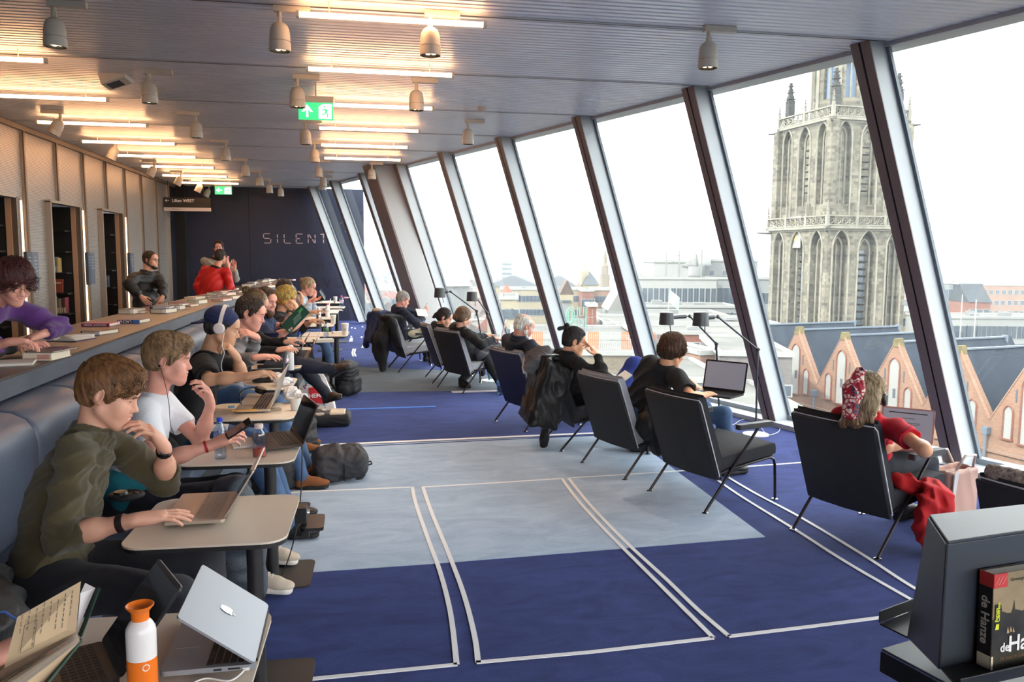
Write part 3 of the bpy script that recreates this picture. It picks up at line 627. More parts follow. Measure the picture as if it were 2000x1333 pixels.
# lounge chairs
def slab(mb, prof, ys, bulge=0):   # profile in xz swept along y
 mb.grid([[(x, yy, z) for x, z in prof] for yy in ys])
def chair_proto(name, shell, cush, edge):
 """local frame: +x forward, y left, z up; base point on the floor under the seat"""
 P = {}
 hw = .285
 # seat cushion
 def slabshape(c0, c1, th, w, n=7, puff=.012, curve=0.0):
  """rounded pad between end points c0 (rear/low) and c1 (front/high), thickness th upwards of the line"""
  c0, c1 = Vector(c0), Vector(c1); d = (c1-c0); L = d.length; d.normalize(); nrm = Vector((-d.z, 0, d.x))
  if nrm.z < 0 and abs(nrm.z) > abs(nrm.x): nrm = -nrm
  mb = MB(); r = th*.45; ring = []
  us = [(0,r),(r*.3,r*.3),(r,0),(L-r,0),(L-r*.3,r*.3),(L,r),(L,th-r),(L-r*.3,th-r*.3),(L-r,th),(r,th),(r*.3,th-r*.3),(0,th-r)]
  ysn = [-w, -w+.008, -w*.6, 0, w*.6, w-.008, w]
  rows = []
  for yy in ysn:
   e = 1.0 if abs(yy) < w-.001 else 0.0; row = []
   for (u, v) in us:
    if not e: u = min(max(u, .008), L-.008); v = min(max(v, .008), th-.008)
    pf = puff*(1-(yy/w)**2)*(1 if v > th*.6 else 0)*math.sin(PI*min(max(u/L,0),1))
    q = c0+d*u+nrm*(v+pf); q.y = yy; q.x += curve*(yy/w)**2
    row.append(q)
   row.append(row[0]); rows.append(row)
  mb.grid(rows); n_ = len(us); b0 = 0; b1 = (len(rows)-1)*(n_+1)
  mb.f.append(tuple(range(n_-1,-1,-1))); mb.mi.append(0); mb.f.append(tuple(b1+i for i in range(n_))); mb.mi.append(0)
  return mb
 P['seat'] = slabshape((-.19,0,.285),(.40,0,.345),.10,hw+.01, puff=.02).mesh('seat', cush, True)
 P['seat_pan'] = slabshape((-.20,0,.268),(.39,0,.330),.016,hw-.005, puff=0).mesh('seat_pan', M_blackm, True)
 # back: shell outside, cushion inside
 P['back_shell'] = slabshape((-.20,0,.225),(-.405,0,.805),.018,hw+.02, puff=0, curve=.035).mesh('back_shell', shell, True)
 mb = slabshape((-.199,0,.28),(-.400,0,.812),-.045,hw+.012, puff=-.01, curve=.035)
 mb.f = [tuple(reversed(f)) for f in mb.f]
 P['backrest'] = mb.mesh('backrest', cush, True)
 # white piping round the back edge
 mb = MB(); w2 = hw+.02; pts = []
 def bp(t_, yy, off=.0):
  a = Vector((-.20,0,.225)).lerp(Vector((-.405,0,.805)), t_); a.y = yy; a.x += .035*(yy/w2)**2+.004+off; return a
 pts = [bp(.04,-w2-.001)]+[bp(t_,-w2-.001) for t_ in (.3,.6,.97)]+[bp(1.008, w2*s) for s in (-.96,-.6,-.2,.2,.6,.96)]+[bp(t_,w2+.001) for t_ in (.97,.6,.3,.04)]
 mb.tube(pts, .0045, 5); P['piping'] = mb.mesh('piping', edge, True)
 out = []
 for s in (-1, 1):
  yy = s*(hw+.025)
  mb = MB(); mb.tube([(-.30,yy,.012),(-.02,yy,.335),(.19,yy,.575)], .0105, 8); out.append(('rear_leg', mb.mesh('rear_leg', M_legs, True)))
  mb = MB(); mb.tube([(.40,yy*.94,.012),(.385,yy*.94,.27),(.37,yy*.94,.312),(.33,yy*.94,.330),(.0,yy*.94,.292),(-.17,yy*.94,.262)], .0105, 8); out.append(('front_leg', mb.mesh('front_leg', M_legs, True)))
  for fx in (-.30, .40):
   mb = MB(); mb.lathe([(0,0),(.024,0),(.024,.006),(.012,.012),(0,.014)], 12, (fx, yy if fx < 0 else yy*.94, 0)); out.append(('glide', mb.mesh('glide', M_chrome, True)))
  mb = MB(); mb.prism([(x+.14, y_*1.0+yy+s*.005) for x, y_ in rpoly(.33,.052,.012,3)], .575, .612, None); out.append(('armrest', mb.mesh('armrest', M_arm, False)))
  mb = MB(); mb.tube([(-.02,yy*.9,.318),(-.02,yy,.335)], .009, 6); out.append(('bracket', mb.mesh('bracket', M_legs, True)))
 return P, out
M_legs = mat('dark_tube', (48,42,46), .35, metal=.6)
M_chrome = mat('chrome', (200,200,205), .15, metal=1)
M_arm = mat('armrest_black', (52,52,56), .4)
M_shell = mat('shell_black', (30,31,36), .65, noise=(220,.3), bump=(420,.35))
M_shelln = mat('shell_navy', (34,42,78), .7, noise=(220,.25), bump=(420,.35))
M_cblk = mat('cushion_black', (38,38,44), .9, noise=(260,.3), bump=(300,.4))
M_cgry = mat('cushion_grey', (158,158,164), .9, noise=(260,.25), bump=(300,.4))
M_cblu = mat('cushion_blue', (58,66,110), .9, noise=(260,.25), bump=(300,.4))
M_pipe = mat('white_piping', (205,205,208), .6)
PROTO = {'black': chair_proto('black', M_shell, M_cblk, M_pipe), 'grey': chair_proto('grey', M_shell, M_cgry, M_pipe), 'navy': chair_proto('navy', M_shelln, M_cgry, M_pipe), 'plain': chair_proto('plain', M_shell, M_cblk, M_cblk)}
def chair(rl, rr, kind, lab, world=False, scale=1.0):
 """rear left and rear right floor points"""
 A, B_ = (Z(*rl), Z(*rr)) if not world else (Vector(rl), Vector(rr))
 y = (A-B_).normalized(); x = Vector((y.y, -y.x, 0)); c = (A+B_)/2+x*.30
 t = empty('lounge_chair', (c.x, c.y, 0), lab, 'chair', group='lounge chairs facing the windows', rz=math.atan2(x.y, x.x))
 P, out = PROTO[kind]
 for k, me in P.items(): share(me, k, t)
 for k, me in out: share(me, k, t)
 if scale != 1: t.scale = (scale,)*3
 return t
CH_ = {}
CH_['C1'] = chair((1271,961),(1375,1003),'black','empty black lounge chair with white piping, left of the girl in red')
CH_['C2'] = chair((1138,905),(1220,938),'grey','black backed lounge chair with pale grey cushion, behind the man in the black T-shirt')
CH_['C3'] = chair((1068,853),(1097,884),'plain','lounge chair hidden under the hanging black leather jacket')
CH_['C4'] = chair((968,824),(1025,844),'navy','navy backed lounge chair of the white-haired man')
CH_['C5'] = chair((857,758),(902,769),'grey','black backed lounge chair of the woman with the brown bun')
CH_['C6'] = chair((830,737),(846,751),'navy','lounge chair of the black-haired woman, half behind its neighbour')
CH_['C7'] = chair((757,718),(780,730),'grey','grey seated lounge chair with a long black coat over its back')
CH_['C9'] = chair((1553,1037),(1710,1092),'black','black lounge chair of the girl in the red top')
# implicit surfaces (for people, clothes, bags)
def V3(*a): return np.array(a if len(a) > 1 else a[0], dtype=np.float64)
def nrm(v): v = V3(v); return v/max(np.linalg.norm(v), 1e-9)
def cone(a, b, ra, rb, flat=None):
 a = V3(a); b = V3(b); ba = b-a; L2 = max(ba@ba, 1e-10)
 if flat is not None: fn = nrm(flat[0]); fs = flat[1]
 def f(X, Y, Z_):
  px, py, pz = X-a[0], Y-a[1], Z_-a[2]
  t = np.clip((px*ba[0]+py*ba[1]+pz*ba[2])/L2, 0, 1)
  px = px-t*ba[0]; py = py-t*ba[1]; pz = pz-t*ba[2]
  if flat is not None:
   q = (px*fn[0]+py*fn[1]+pz*fn[2])*(1/fs-1); px = px+q*fn[0]; py = py+q*fn[1]; pz = pz+q*fn[2]
   return (np.sqrt(px*px+py*py+pz*pz)-(ra+(rb-ra)*t))*(0.5+0.5*fs)
  return np.sqrt(px*px+py*py+pz*pz)-(ra+(rb-ra)*t)
 m = max(ra, rb); return f, np.minimum(a, b)-m, np.maximum(a, b)+m
def ell(c, r, R=None):
 c = V3(c); r = V3(r); R = np.eye(3) if R is None else np.array(R)   # columns = local axes
 def f(X, Y, Z_):
  px, py, pz = X-c[0], Y-c[1], Z_-c[2]
  u = px*R[0,0]+py*R[1,0]+pz*R[2,0]; v = px*R[0,1]+py*R[1,1]+pz*R[2,1]; w = px*R[0,2]+py*R[1,2]+pz*R[2,2]
  k0 = np.sqrt((u/r[0])**2+(v/r[1])**2+(w/r[2])**2); k1 = np.sqrt((u/r[0]**2)**2+(v/r[1]**2)**2+(w/r[2]**2)**2)
  return k0*(k0-1)/np.maximum(k1, 1e-6)
 m = np.abs(R)@r; return f, c-m, c+m
def rbox(c, h, rr, R=None):
 c = V3(c); h = V3(h); R = np.eye(3) if R is None else np.array(R)
 def f(X, Y, Z_):
  px, py, pz = X-c[0], Y-c[1], Z_-c[2]
  u = np.abs(px*R[0,0]+py*R[1,0]+pz*R[2,0])-(h[0]-rr); v = np.abs(px*R[0,1]+py*R[1,1]+pz*R[2,1])-(h[1]-rr); w = np.abs(px*R[0,2]+py*R[1,2]+pz*R[2,2])-(h[2]-rr)
  return np.sqrt(np.maximum(u,0)**2+np.maximum(v,0)**2+np.maximum(w,0)**2)+np.minimum(np.maximum(u, np.maximum(v, w)), 0)-rr
 m = np.abs(R)@h; return f, c-m, c+m
class Sdf:
 def __init__(s): s.ops = []
 def u(s, prim, k=0.02): s.ops.append(('u', prim, k)); return s
 def cut(s, prim, k=0.006): s.ops.append(('c', prim, k)); return s
 def inter(s, prim, k=0.006): s.ops.append(('i', prim, k)); return s
 def disp(s, fn): s.ops.append(('d', fn, 0)); return s
 @staticmethod
 def _mix(a, b, k, op):
  if op == 'u': h = np.maximum(k-np.abs(a-b), 0)/k; return np.minimum(a, b)-h*h*k/4
  if op == 'c': b = -b
  h = np.maximum(k-np.abs(a-b), 0)/k; return np.maximum(a, b)+h*h*k/4
 def at(s, P):
  P = np.asarray(P); X, Y, Z_ = P[:,0], P[:,1], P[:,2]; g = np.full(len(P), 1.0)
  for op, pr, k in s.ops:
   if op == 'd': g = g+pr(X, Y, Z_)
   else: g = s._mix(g, pr[0](X, Y, Z_), k, op)
  return g
 def grid(s, res):
  los = [p[1] for o, p, k in s.ops if o == 'u']; his = [p[2] for o, p, k in s.ops if o == 'u']
  lo = np.min(los, 0)-res*3; hi = np.max(his, 0)+res*3; n = np.ceil((hi-lo)/res).astype(int)+1
  ax = [lo[i]+res*np.arange(n[i]) for i in range(3)]
  g = np.full(n, 1.0, dtype=np.float32)
  for op, pr, k in s.ops:
   if op == 'd':
    m = np.abs(g) < 0.05; idx = np.nonzero(m)
    g[idx] += pr(ax[0][idx[0]], ax[1][idx[1]], ax[2][idx[2]]).astype(np.float32); continue
   pad = k*0.6+res*2.5; i0 = np.maximum(np.floor((pr[1]-pad-lo)/res).astype(int), 0); i1 = np.minimum(np.ceil((pr[2]+pad-lo)/res).astype(int)+1, n)
   if op == 'i': i0 = np.zeros(3, int); i1 = n
   if (i1 <= i0).any(): continue
   sl = tuple(slice(i0[i], i1[i]) for i in range(3))
   X, Y, Z_ = ax[0][sl[0]][:,None,None], ax[1][sl[1]][None,:,None], ax[2][sl[2]][None,None,:]
   g[sl] = s._mix(g[sl], pr[0](X, Y, Z_).astype(np.float32), k, op)
  return g, lo
 def verts(s, res):
  g, lo = s.grid(res); return surface_nets(g, lo, res)
def surface_nets(g, lo, res):
 ins = g < 0
 c = np.zeros(tuple(d-1 for d in g.shape), dtype=np.int8)
 for dx in (0,1):
  for dy in (0,1):
   for dz in (0,1): c += ins[dx:g.shape[0]-1+dx, dy:g.shape[1]-1+dy, dz:g.shape[2]-1+dz]
 act = (c > 0) & (c < 8); I = np.nonzero(act); n = len(I[0])
 if n == 0: return np.zeros((0,3)), np.zeros((0,4), int)
 idx = np.full(c.shape, -1, dtype=np.int32); idx[I] = np.arange(n)
 base = np.stack(I, 1); acc = np.zeros((n,3)); cnt = np.zeros(n)
 cr = [(dx,dy,dz) for dx in (0,1) for dy in (0,1) for dz in (0,1)]
 val = {q: g[I[0]+q[0], I[1]+q[1], I[2]+q[2]] for q in cr}
 for q in cr:
  for a in range(3):
   if q[a] == 0:
    q2 = tuple(q[i]+(1 if i == a else 0) for i in range(3)); v0, v1 = val[q], val[q2]
    m = (v0 < 0) != (v1 < 0); t = np.where(m, v0/np.where(m, v0-v1, 1), 0)
    for i in range(3): acc[:,i] += np.where(m, q[i]+(t if i == a else 0), 0)
    cnt += m
 V = (base+acc/cnt[:,None])*res+lo
 F = []
 for a in range(3):
  sl0 = [slice(None)]*3; sl1 = [slice(None)]*3; sl0[a] = slice(0,-1); sl1[a] = slice(1,None)
  A, B = ins[tuple(sl0)], ins[tuple(sl1)]; b, d = (a+1)%3, (a+2)%3
  E = np.stack(np.nonzero(A != B), 1)
  ok = (E[:,b] > 0) & (E[:,d] > 0) & (E[:,b] < g.shape[b]-1) & (E[:,d] < g.shape[d]-1); E = E[ok]
  def ix(ob, od):
   q = E.copy(); q[:,b] -= ob; q[:,d] -= od; return idx[q[:,0], q[:,1], q[:,2]]
  quad = np.stack([ix(1,1), ix(0,1), ix(0,0), ix(1,0)], 1); s_ = A[E[:,0], E[:,1], E[:,2]]
  quad[~s_] = quad[~s_][:, ::-1]; F.append(quad)
 return V, np.concatenate(F)
def np_mesh(name, V, F, mats, smooth=True, mi=None):
 me = bpy.data.meshes.new(name); F = np.asarray(F); me.vertices.add(len(V)); me.vertices.foreach_set('co', np.asarray(V, dtype=np.float32).ravel())
 k = F.shape[1] if len(F) else 4
 me.loops.add(F.size); me.loops.foreach_set('vertex_index', F.astype(np.int32).ravel())
 me.polygons.add(len(F)); me.polygons.foreach_set('loop_start', np.arange(0, F.size, k, dtype=np.int32)); me.polygons.foreach_set('loop_total', np.full(len(F), k, dtype=np.int32))
 if smooth: me.polygons.foreach_set('use_smooth', np.ones(len(F), bool))
 for m_ in (mats if isinstance(mats, (list, tuple)) else [mats]): me.materials.append(m_)
 if mi is not None: me.polygons.foreach_set('material_index', np.asarray(mi, dtype=np.int32))
 me.update(calc_edges=True); return me
def np_obj(name, parts, mats, parent, org=(0,0,0), smooth=True):
 """parts: list of (V, F)"""
 org = V3(org); Vs = []; Fs = []; o = 0
 for V, F in parts:
  if len(V) == 0: continue
  Vs.append(V-org); Fs.append(F+o); o += len(V)
 ob = bpy.data.objects.new(name, np_mesh(name, np.concatenate(Vs), np.concatenate(Fs), mats, smooth)); COL.objects.link(ob)
 if parent: ob.parent = parent
 return ob
def folds(amp, sc, axis=(0,0,1), seed=0):
 r = np.random.default_rng(seed); ks = r.normal(size=(3,3))*sc*0.55+np.array(axis)[None]*sc*1.2; ph = r.uniform(0,6.28,6)
 def f(X, Y, Z_):
  w = 0.9*np.sin(sc*.45*X+ph[3])+0.9*np.sin(sc*.5*Y+ph[4])+0.9*np.sin(sc*.4*Z_+ph[5])
  o = 0
  for i in range(3): o = o+np.sin(ks[i,0]*X+ks[i,1]*Y+ks[i,2]*Z_+ph[i]+w*1.6)
  return amp*(np.abs(o/3)**1.0*2-0.7)
 return f
# people
def skin_mat(name, rgb):
 if name in MATS: return MATS[name]
 m = mat(name, rgb, 0.5, sss=0.12, spec=0.35, noise=(14, 0.10), bump=(220, 0.08, (1,1,1), .002)); return m
SKIN = {'fair': skin_mat('skin_fair', (222,166,140)), 'pink': skin_mat('skin_pink', (224,160,140)), 'tan': skin_mat('skin_tan', (206,156,124)), 'warm': skin_mat('skin_warm', (226,168,132))}
M_eye = mat('eye_white', (226,218,212), .25); M_iris = mat('iris', (60,52,44), .15); M_lip = mat('lips', (186,104,96), .45); M_lash = mat('eyelid_line', (58,40,34), .7)
def hair_mat(name, rgb, rough=.45):
 if name in MATS: return MATS[name]
 return mat(name, rgb, rough, noise=(70, .55, (1,1,.25)), bump=(70, .35, (1,1,.25)), spec=.4)
def frame(fwd, up):
 f = nrm(fwd); u = V3(up); u = nrm(u-f*(u@f)); r = np.cross(f, u); return np.stack([r, f, u], 1)   # columns: right, forward, up
class Local:
 def __init__(s, o, R, sc=1.0): s.o = V3(o); s.R = R; s.s = sc
 def p(s, *a): return s.o+s.R@(V3(*a)*s.s)
 def cone(s, a, b, ra, rb, flat=None): return cone(s.p(*a), s.p(*b), ra*s.s, rb*s.s, None if flat is None else (s.R@V3(flat[0]), flat[1]))
 def ell(s, c, r, rot=None): return ell(s.p(*c), V3(r)*s.s, s.R if rot is None else s.R@rot)
 def box(s, c, h, rr, rot=None): return rbox(s.p(*c), V3(h)*s.s, rr*s.s, s.R if rot is None else s.R@rot)
def eul(rx=0, ry=0, rz=0): return np.array(Euler((rx, ry, rz)).to_matrix())
def head_sdf(L, neck, opt):
 S = Sdf(); fem = opt.get('fem', 0); jw = opt.get('jaw', 1.0)*(0.93 if fem else 1)
 S.u(L.ell((0,-.018,.036), (.0745,.094,.082)))
 S.u(L.ell((0,.028,-.03), (.060*jw,.066,.088)), .04)
 for s_ in (-1,1):
  S.u(L.cone((.054*s_*jw,.004,-.060), (.020*s_*jw,.070,-.100), .017, .015), .04)
  S.u(L.ell((.042*s_,.066,-.030), (.022,.018,.026)), .04)
 S.u(L.ell((0,.078,-.100), (.024,.019,.019)), .035)
 S.u(L.cone((-.032,.083,.022), (.032,.083,.022), .011 if not fem else .008, .011 if not fem else .008), .03)
 S.u(L.ell((0,.075,.05), (.045,.02,.035)), .04)
 for s_ in (-1,1): S.cut(L.ell((.031*s_,.103,.004), (.018,.016,.012)), .022)
 S.u(L.cone((0,.088,.012), (0,.109,-.026), .0065, .0105), .014)
 S.u(L.ell((0,.112,-.030), (.011,.010,.009)), .008)
 for s_ in (-1,1): S.u(L.ell((.012*s_,.100,-.034), (.008,.010,.007)), .008)
 S.u(L.ell((0,.082,-.062), (.028,.018,.022)), .025)
 S.u(L.ell((0,.097,-.0565), (.021,.009,.0055)), .008); S.u(L.ell((0,.095,-.0680), (.019,.009,.0065)), .008)
 if opt.get('open'):
  S.cut(L.ell((0,.106,-.0625), (.017,.012,.0055)), .003)
  for s_ in (-1,1): S.cut(L.cone((.012*s_,.106,-.061), (.027*s_,.092,-.052), .0045, .002), .003); S.u(L.ell((.040*s_,.078,-.040), (.016,.012,.014)), .02)
 else: S.cut(L.ell((0,.108,-.0620), (.023,.012,.0016)), .004)
 for s_ in (-1,1):
  S.u(L.ell((.031*s_,.077,.003), (.0150,.0140,.0140)), .008)
  if opt.get('eyes', 'open') != 'closed': S.cut(L.ell((.031*s_,.096,.0010 if opt.get('eyes') == 'down' else .003), (.0130,.012,.0030 if opt.get('eyes') == 'down' else .0052)), .003)
 for s_ in (-1,1):
  rot = eul(-.15, .0, s_*-.35)
  S.u(L.ell((.0825*s_,-.010,-.004), (.0075,.019,.032), rot), .005)
  S.u(L.ell((.079*s_,-.004,-.029), (.006,.009,.010), rot), .005)
  S.cut(L.ell((.090*s_,-.006,.002), (.006,.011,.020), rot), .004)
 nk = V3(neck); top = L.p(0,-.030,-.06)
 r_ = .044 if fem else .051
 S.u(cone(top, nk, r_*L.s, (r_+.006)*L.s), .022); S.u(cone(L.p(0,.008,-.085), nk+L.R@V3(0,.012,0), .030, .036), .025)
 if opt.get('adam', 0) and not fem: S.u(L.ell((0,.03,-.135), (.008,.012,.012)), .015)
 return S
def hand_prims(w, d, n, side, curls=(.3,.35,.4,.45), thumb=.5, sc=1.0, spread=.06, bend0=None):
 """w wrist point, d direction wrist->knuckles, n palm normal (the palm faces n), side: +1/-1 = on which side of (d x n) the thumb sits"""
 w = V3(w); d = nrm(d); n = V3(n); n = nrm(n-d*(n@d)); t = np.cross(d, n)*side    # t points to the thumb side
 P = []; s = sc
 P.append((cone(w-d*.01, w+d*.035*s, .024*s, .026*s, (n, .68)), .02))
 kn = [w+d*(.088 if i < 2 else .083 if i == 2 else .074)*s+t*(.029-.0195*i)*s for i in range(4)]
 for i in range(4): P.append((cone(w+d*.02*s+t*(.012-.008*i)*s, kn[i], .0145*s, .0105*s), .018))
 P.append((ell(w+d*.05*s+n*.002, (.026*s,.036*s,.0145*s), np.stack([t, d, n], 1)), .02))
 Ls = [(.044,.026,.020),(.048,.030,.021),(.045,.028,.020),(.036,.021,.018)]
 for i in range(4):
  c = curls[i]; p = kn[i]; a = (c*0.9 if bend0 is None else bend0[i]); r = (.0093 if i < 3 else .0082)*s
  dd = nrm(d*math.cos(0)+t*spread*(1.5-i))
  for j, L in enumerate(Ls[i]):
   di = dd*math.cos(a)+n*math.sin(a); q = p+di*L*s; r2 = r*.90
   P.append((cone(p, q, r, r2), .0045)); p, r = q, r2; a += c*(1.15 if j == 0 else .8)
 tb = w+d*.022*s+t*.020*s+n*.006*s; td = nrm(d*.72+t*.62+n*(.25+.5*thumb)); q = tb+td*.044*s
 P.append((cone(tb, q, .0155*s, .0118*s), .014)); td2 = nrm(td+d*.35-t*.28*thumb*1.5+n*.15*thumb); q2 = q+td2*.033*s
 P.append((cone(q, q2, .0112*s, .0098*s), .005)); td3 = nrm(td2+d*.15-t*.3*thumb); P.append((cone(q2, q2+td3*.024*s, .0098*s, .0078*s), .005))
 return P
def strands(L, S, n, length, col, parent, org, top=(0,-.03,.12), seed=0, width=.0022, wave=0.0, flow=None, zmin=-.2, lift=.002, lo=None):
 """thin locks combed over the hair volume S; ribbons that follow its surface"""
 r = np.random.default_rng(seed)
 dirs = r.normal(size=(n*3,3)); dirs /= np.linalg.norm(dirs, axis=1)[:,None]; dirs[:,2] = np.abs(dirs[:,2])*1.0-.35
 dirs /= np.linalg.norm(dirs, axis=1)[:,None]
 c = L.p(0,-.015,.03); D_ = dirs@L.R.T
 # march outward to the surface
 t = np.full(len(D_), .02*L.s)
 P = c+D_*.19*L.s
 for _ in range(14):
  P = P-D_*np.clip(S.at(P), -.02, .05)[:,None]
 ok = (np.abs(S.at(P)) < .004); P = P[ok][:n]
 if len(P) == 0: return None
 tp = L.p(*top); up = L.R[:,2]
 def grad(Q, e=.002):
  g = np.stack([S.at(Q+V3(e,0,0))-S.at(Q-V3(e,0,0)), S.at(Q+V3(0,e,0))-S.at(Q-V3(0,e,0)), S.at(Q+V3(0,0,e))-S.at(Q-V3(0,0,e))], 1)
  return g/np.maximum(np.linalg.norm(g, axis=1)[:,None], 1e-6)
 k = 6; pts = [P]; nr = [grad(P)]; jit = r.normal(size=P.shape)*.28; ln = length*(0.6+.8*r.random(len(P)))/k
 for i in range(k-1):
  Q = pts[-1]; fl = Q-tp; fl /= np.maximum(np.linalg.norm(fl, axis=1)[:,None], 1e-6); fl = fl*.8+V3(0,0,-1)*.45
  if flow is not None: fl = fl+(L.R@V3(flow))[None]
  if wave: jit = jit*.5+r.normal(size=P.shape)*wave
  fl = fl+jit; g = nr[-1]; fl = fl-g*(np.sum(fl*g, 1))[:,None]; fl /= np.maximum(np.linalg.norm(fl, axis=1)[:,None], 1e-6)
  Q = Q+fl*ln[:,None]; d = S.at(Q); g = grad(Q); Q = Q-g*(np.clip(d, -.02, .02)-lift*L.s)[:,None]; pts.append(Q); nr.append(g)
 V = [];
 for i in range(k):
  a = pts[min(i+1,k-1)]-pts[max(i-1,0)]; sd = np.cross(a, nr[i]); sd /= np.maximum(np.linalg.norm(sd, axis=1)[:,None], 1e-6)
  wd = width*(1-.75*i/(k-1))*(.6 if i == 0 else 1)
  V += [pts[i]+sd*wd-nr[i]*.0012, pts[i]+nr[i]*.0010, pts[i]-sd*wd-nr[i]*.0012]
 V = np.stack(V, 1); m = len(P); V = V.reshape(-1,3); F = []
 base = np.arange(m)*3*k
 for i in range(k-1):
  for j in (0,1): F.append(np.stack([base+3*i+j, base+3*i+j+1, base+3*(i+1)+j+1, base+3*(i+1)+j], 1))
 return V, np.concatenate(F)
def hair_sdf(L, h):
 t = h.get('t', .012); S = Sdf()
 sh_ = h.get('short', 1); S.u(L.ell((0,-.018,.042), (.0745+t*(.62 if sh_ else 1),.094+t*.9,.082+t*1.25)))
 S.u(L.ell((0,-.046,-.022), (.062+t*.3,.056+t*.35,.070)) if sh_ else L.ell((0,-.045,-.015), (.066+t*.8,.062+t,.060+t)), .03)
 for a in h.get('add', []):
  S.u((L.cone if a[0] == 'c' else L.ell)(*a[1:-1]), a[-1])
 # clear the face, ears and neck
 fz = h.get('line', .060)
 S.cut(L.ell((0,.13,-.078+ (fz-.06)), (.078,.085,.135)), .012)
 if h.get('short', 1):
  for s_ in (-1,1): S.cut(L.ell((.094*s_,-.002,-.018), (.030,.026,.040)), .006); S.cut(L.ell((.085*s_,.045,-.05), (.03,.034,.040)), .008)
  S.cut(L.box((0,.02,-.20+h.get('nape', .03)*1.0), (.2,.2,.10), .01), .02)
 for a in h.get('cut', []): S.cut((L.cone if a[0] == 'c' else L.ell)(*a[1:-1]), a[-1])
 for a in h.get('post', []): S.u((L.cone if a[0] == 'c' else L.ell)(*a[1:-1]), a[-1])
 if h.get('sb', sh_):
  for s_ in (-1,1): S.u(L.cone((.071*s_,.030,.045), (.0735*s_,.022,-.012), .012, .006), .012)
 if h.get('rough', .003): S.disp(folds(h.get('rough', .003), h.get('rs', 130), L.R@V3(h.get('ax', (1,0,0))), h.get('seed', 3)))
 return S
def torso_prims(J, g, fem=0, belly=0):
 """g = cloth growth"""
 pel, ch, nk = V3(J['pel']), V3(J['chest']), V3(J['neck']); shl, shr = V3(J['shl']), V3(J['shr'])
 lat = nrm(shl-shr); up = nrm(nk-pel); fw = nrm(np.cross(lat, -up)) if False else nrm(np.cross(up, lat))*-1
 lat2 = nrm(V3(J['hipl'])-V3(J['hipr'])) if 'hipl' in J else lat
 w = np.linalg.norm(shl-shr)
 P = []
 R = np.stack([lat, nrm(np.cross(nrm(nk-ch), lat)), nrm(nk-ch)], 1)
 P.append((ell(ch+up*.02, (w*.44+g, .105+g+.01*fem, .17+g), R), .05))
 mid = ch*.5+pel*.5; R2 = np.stack([lat2, nrm(np.cross(nrm(ch-pel), lat2)), nrm(ch-pel)], 1)
 P.append((ell(mid, (.142-.012*fem+g+belly*.6, .100+g+belly, .17+g), R2), .07))
 P.append((ell(pel+up*.02, (.165+g, .115+g, .12+g), R2), .06))
 for s in (shl, shr):
  P.append((cone(nk-up*.040, s-up*.012, .046+g, .040+g), .05))
 P.append((cone(nk-up*.09, nk-up*.02, .075+g, .048+g), .05))
 return P
PJ = {}
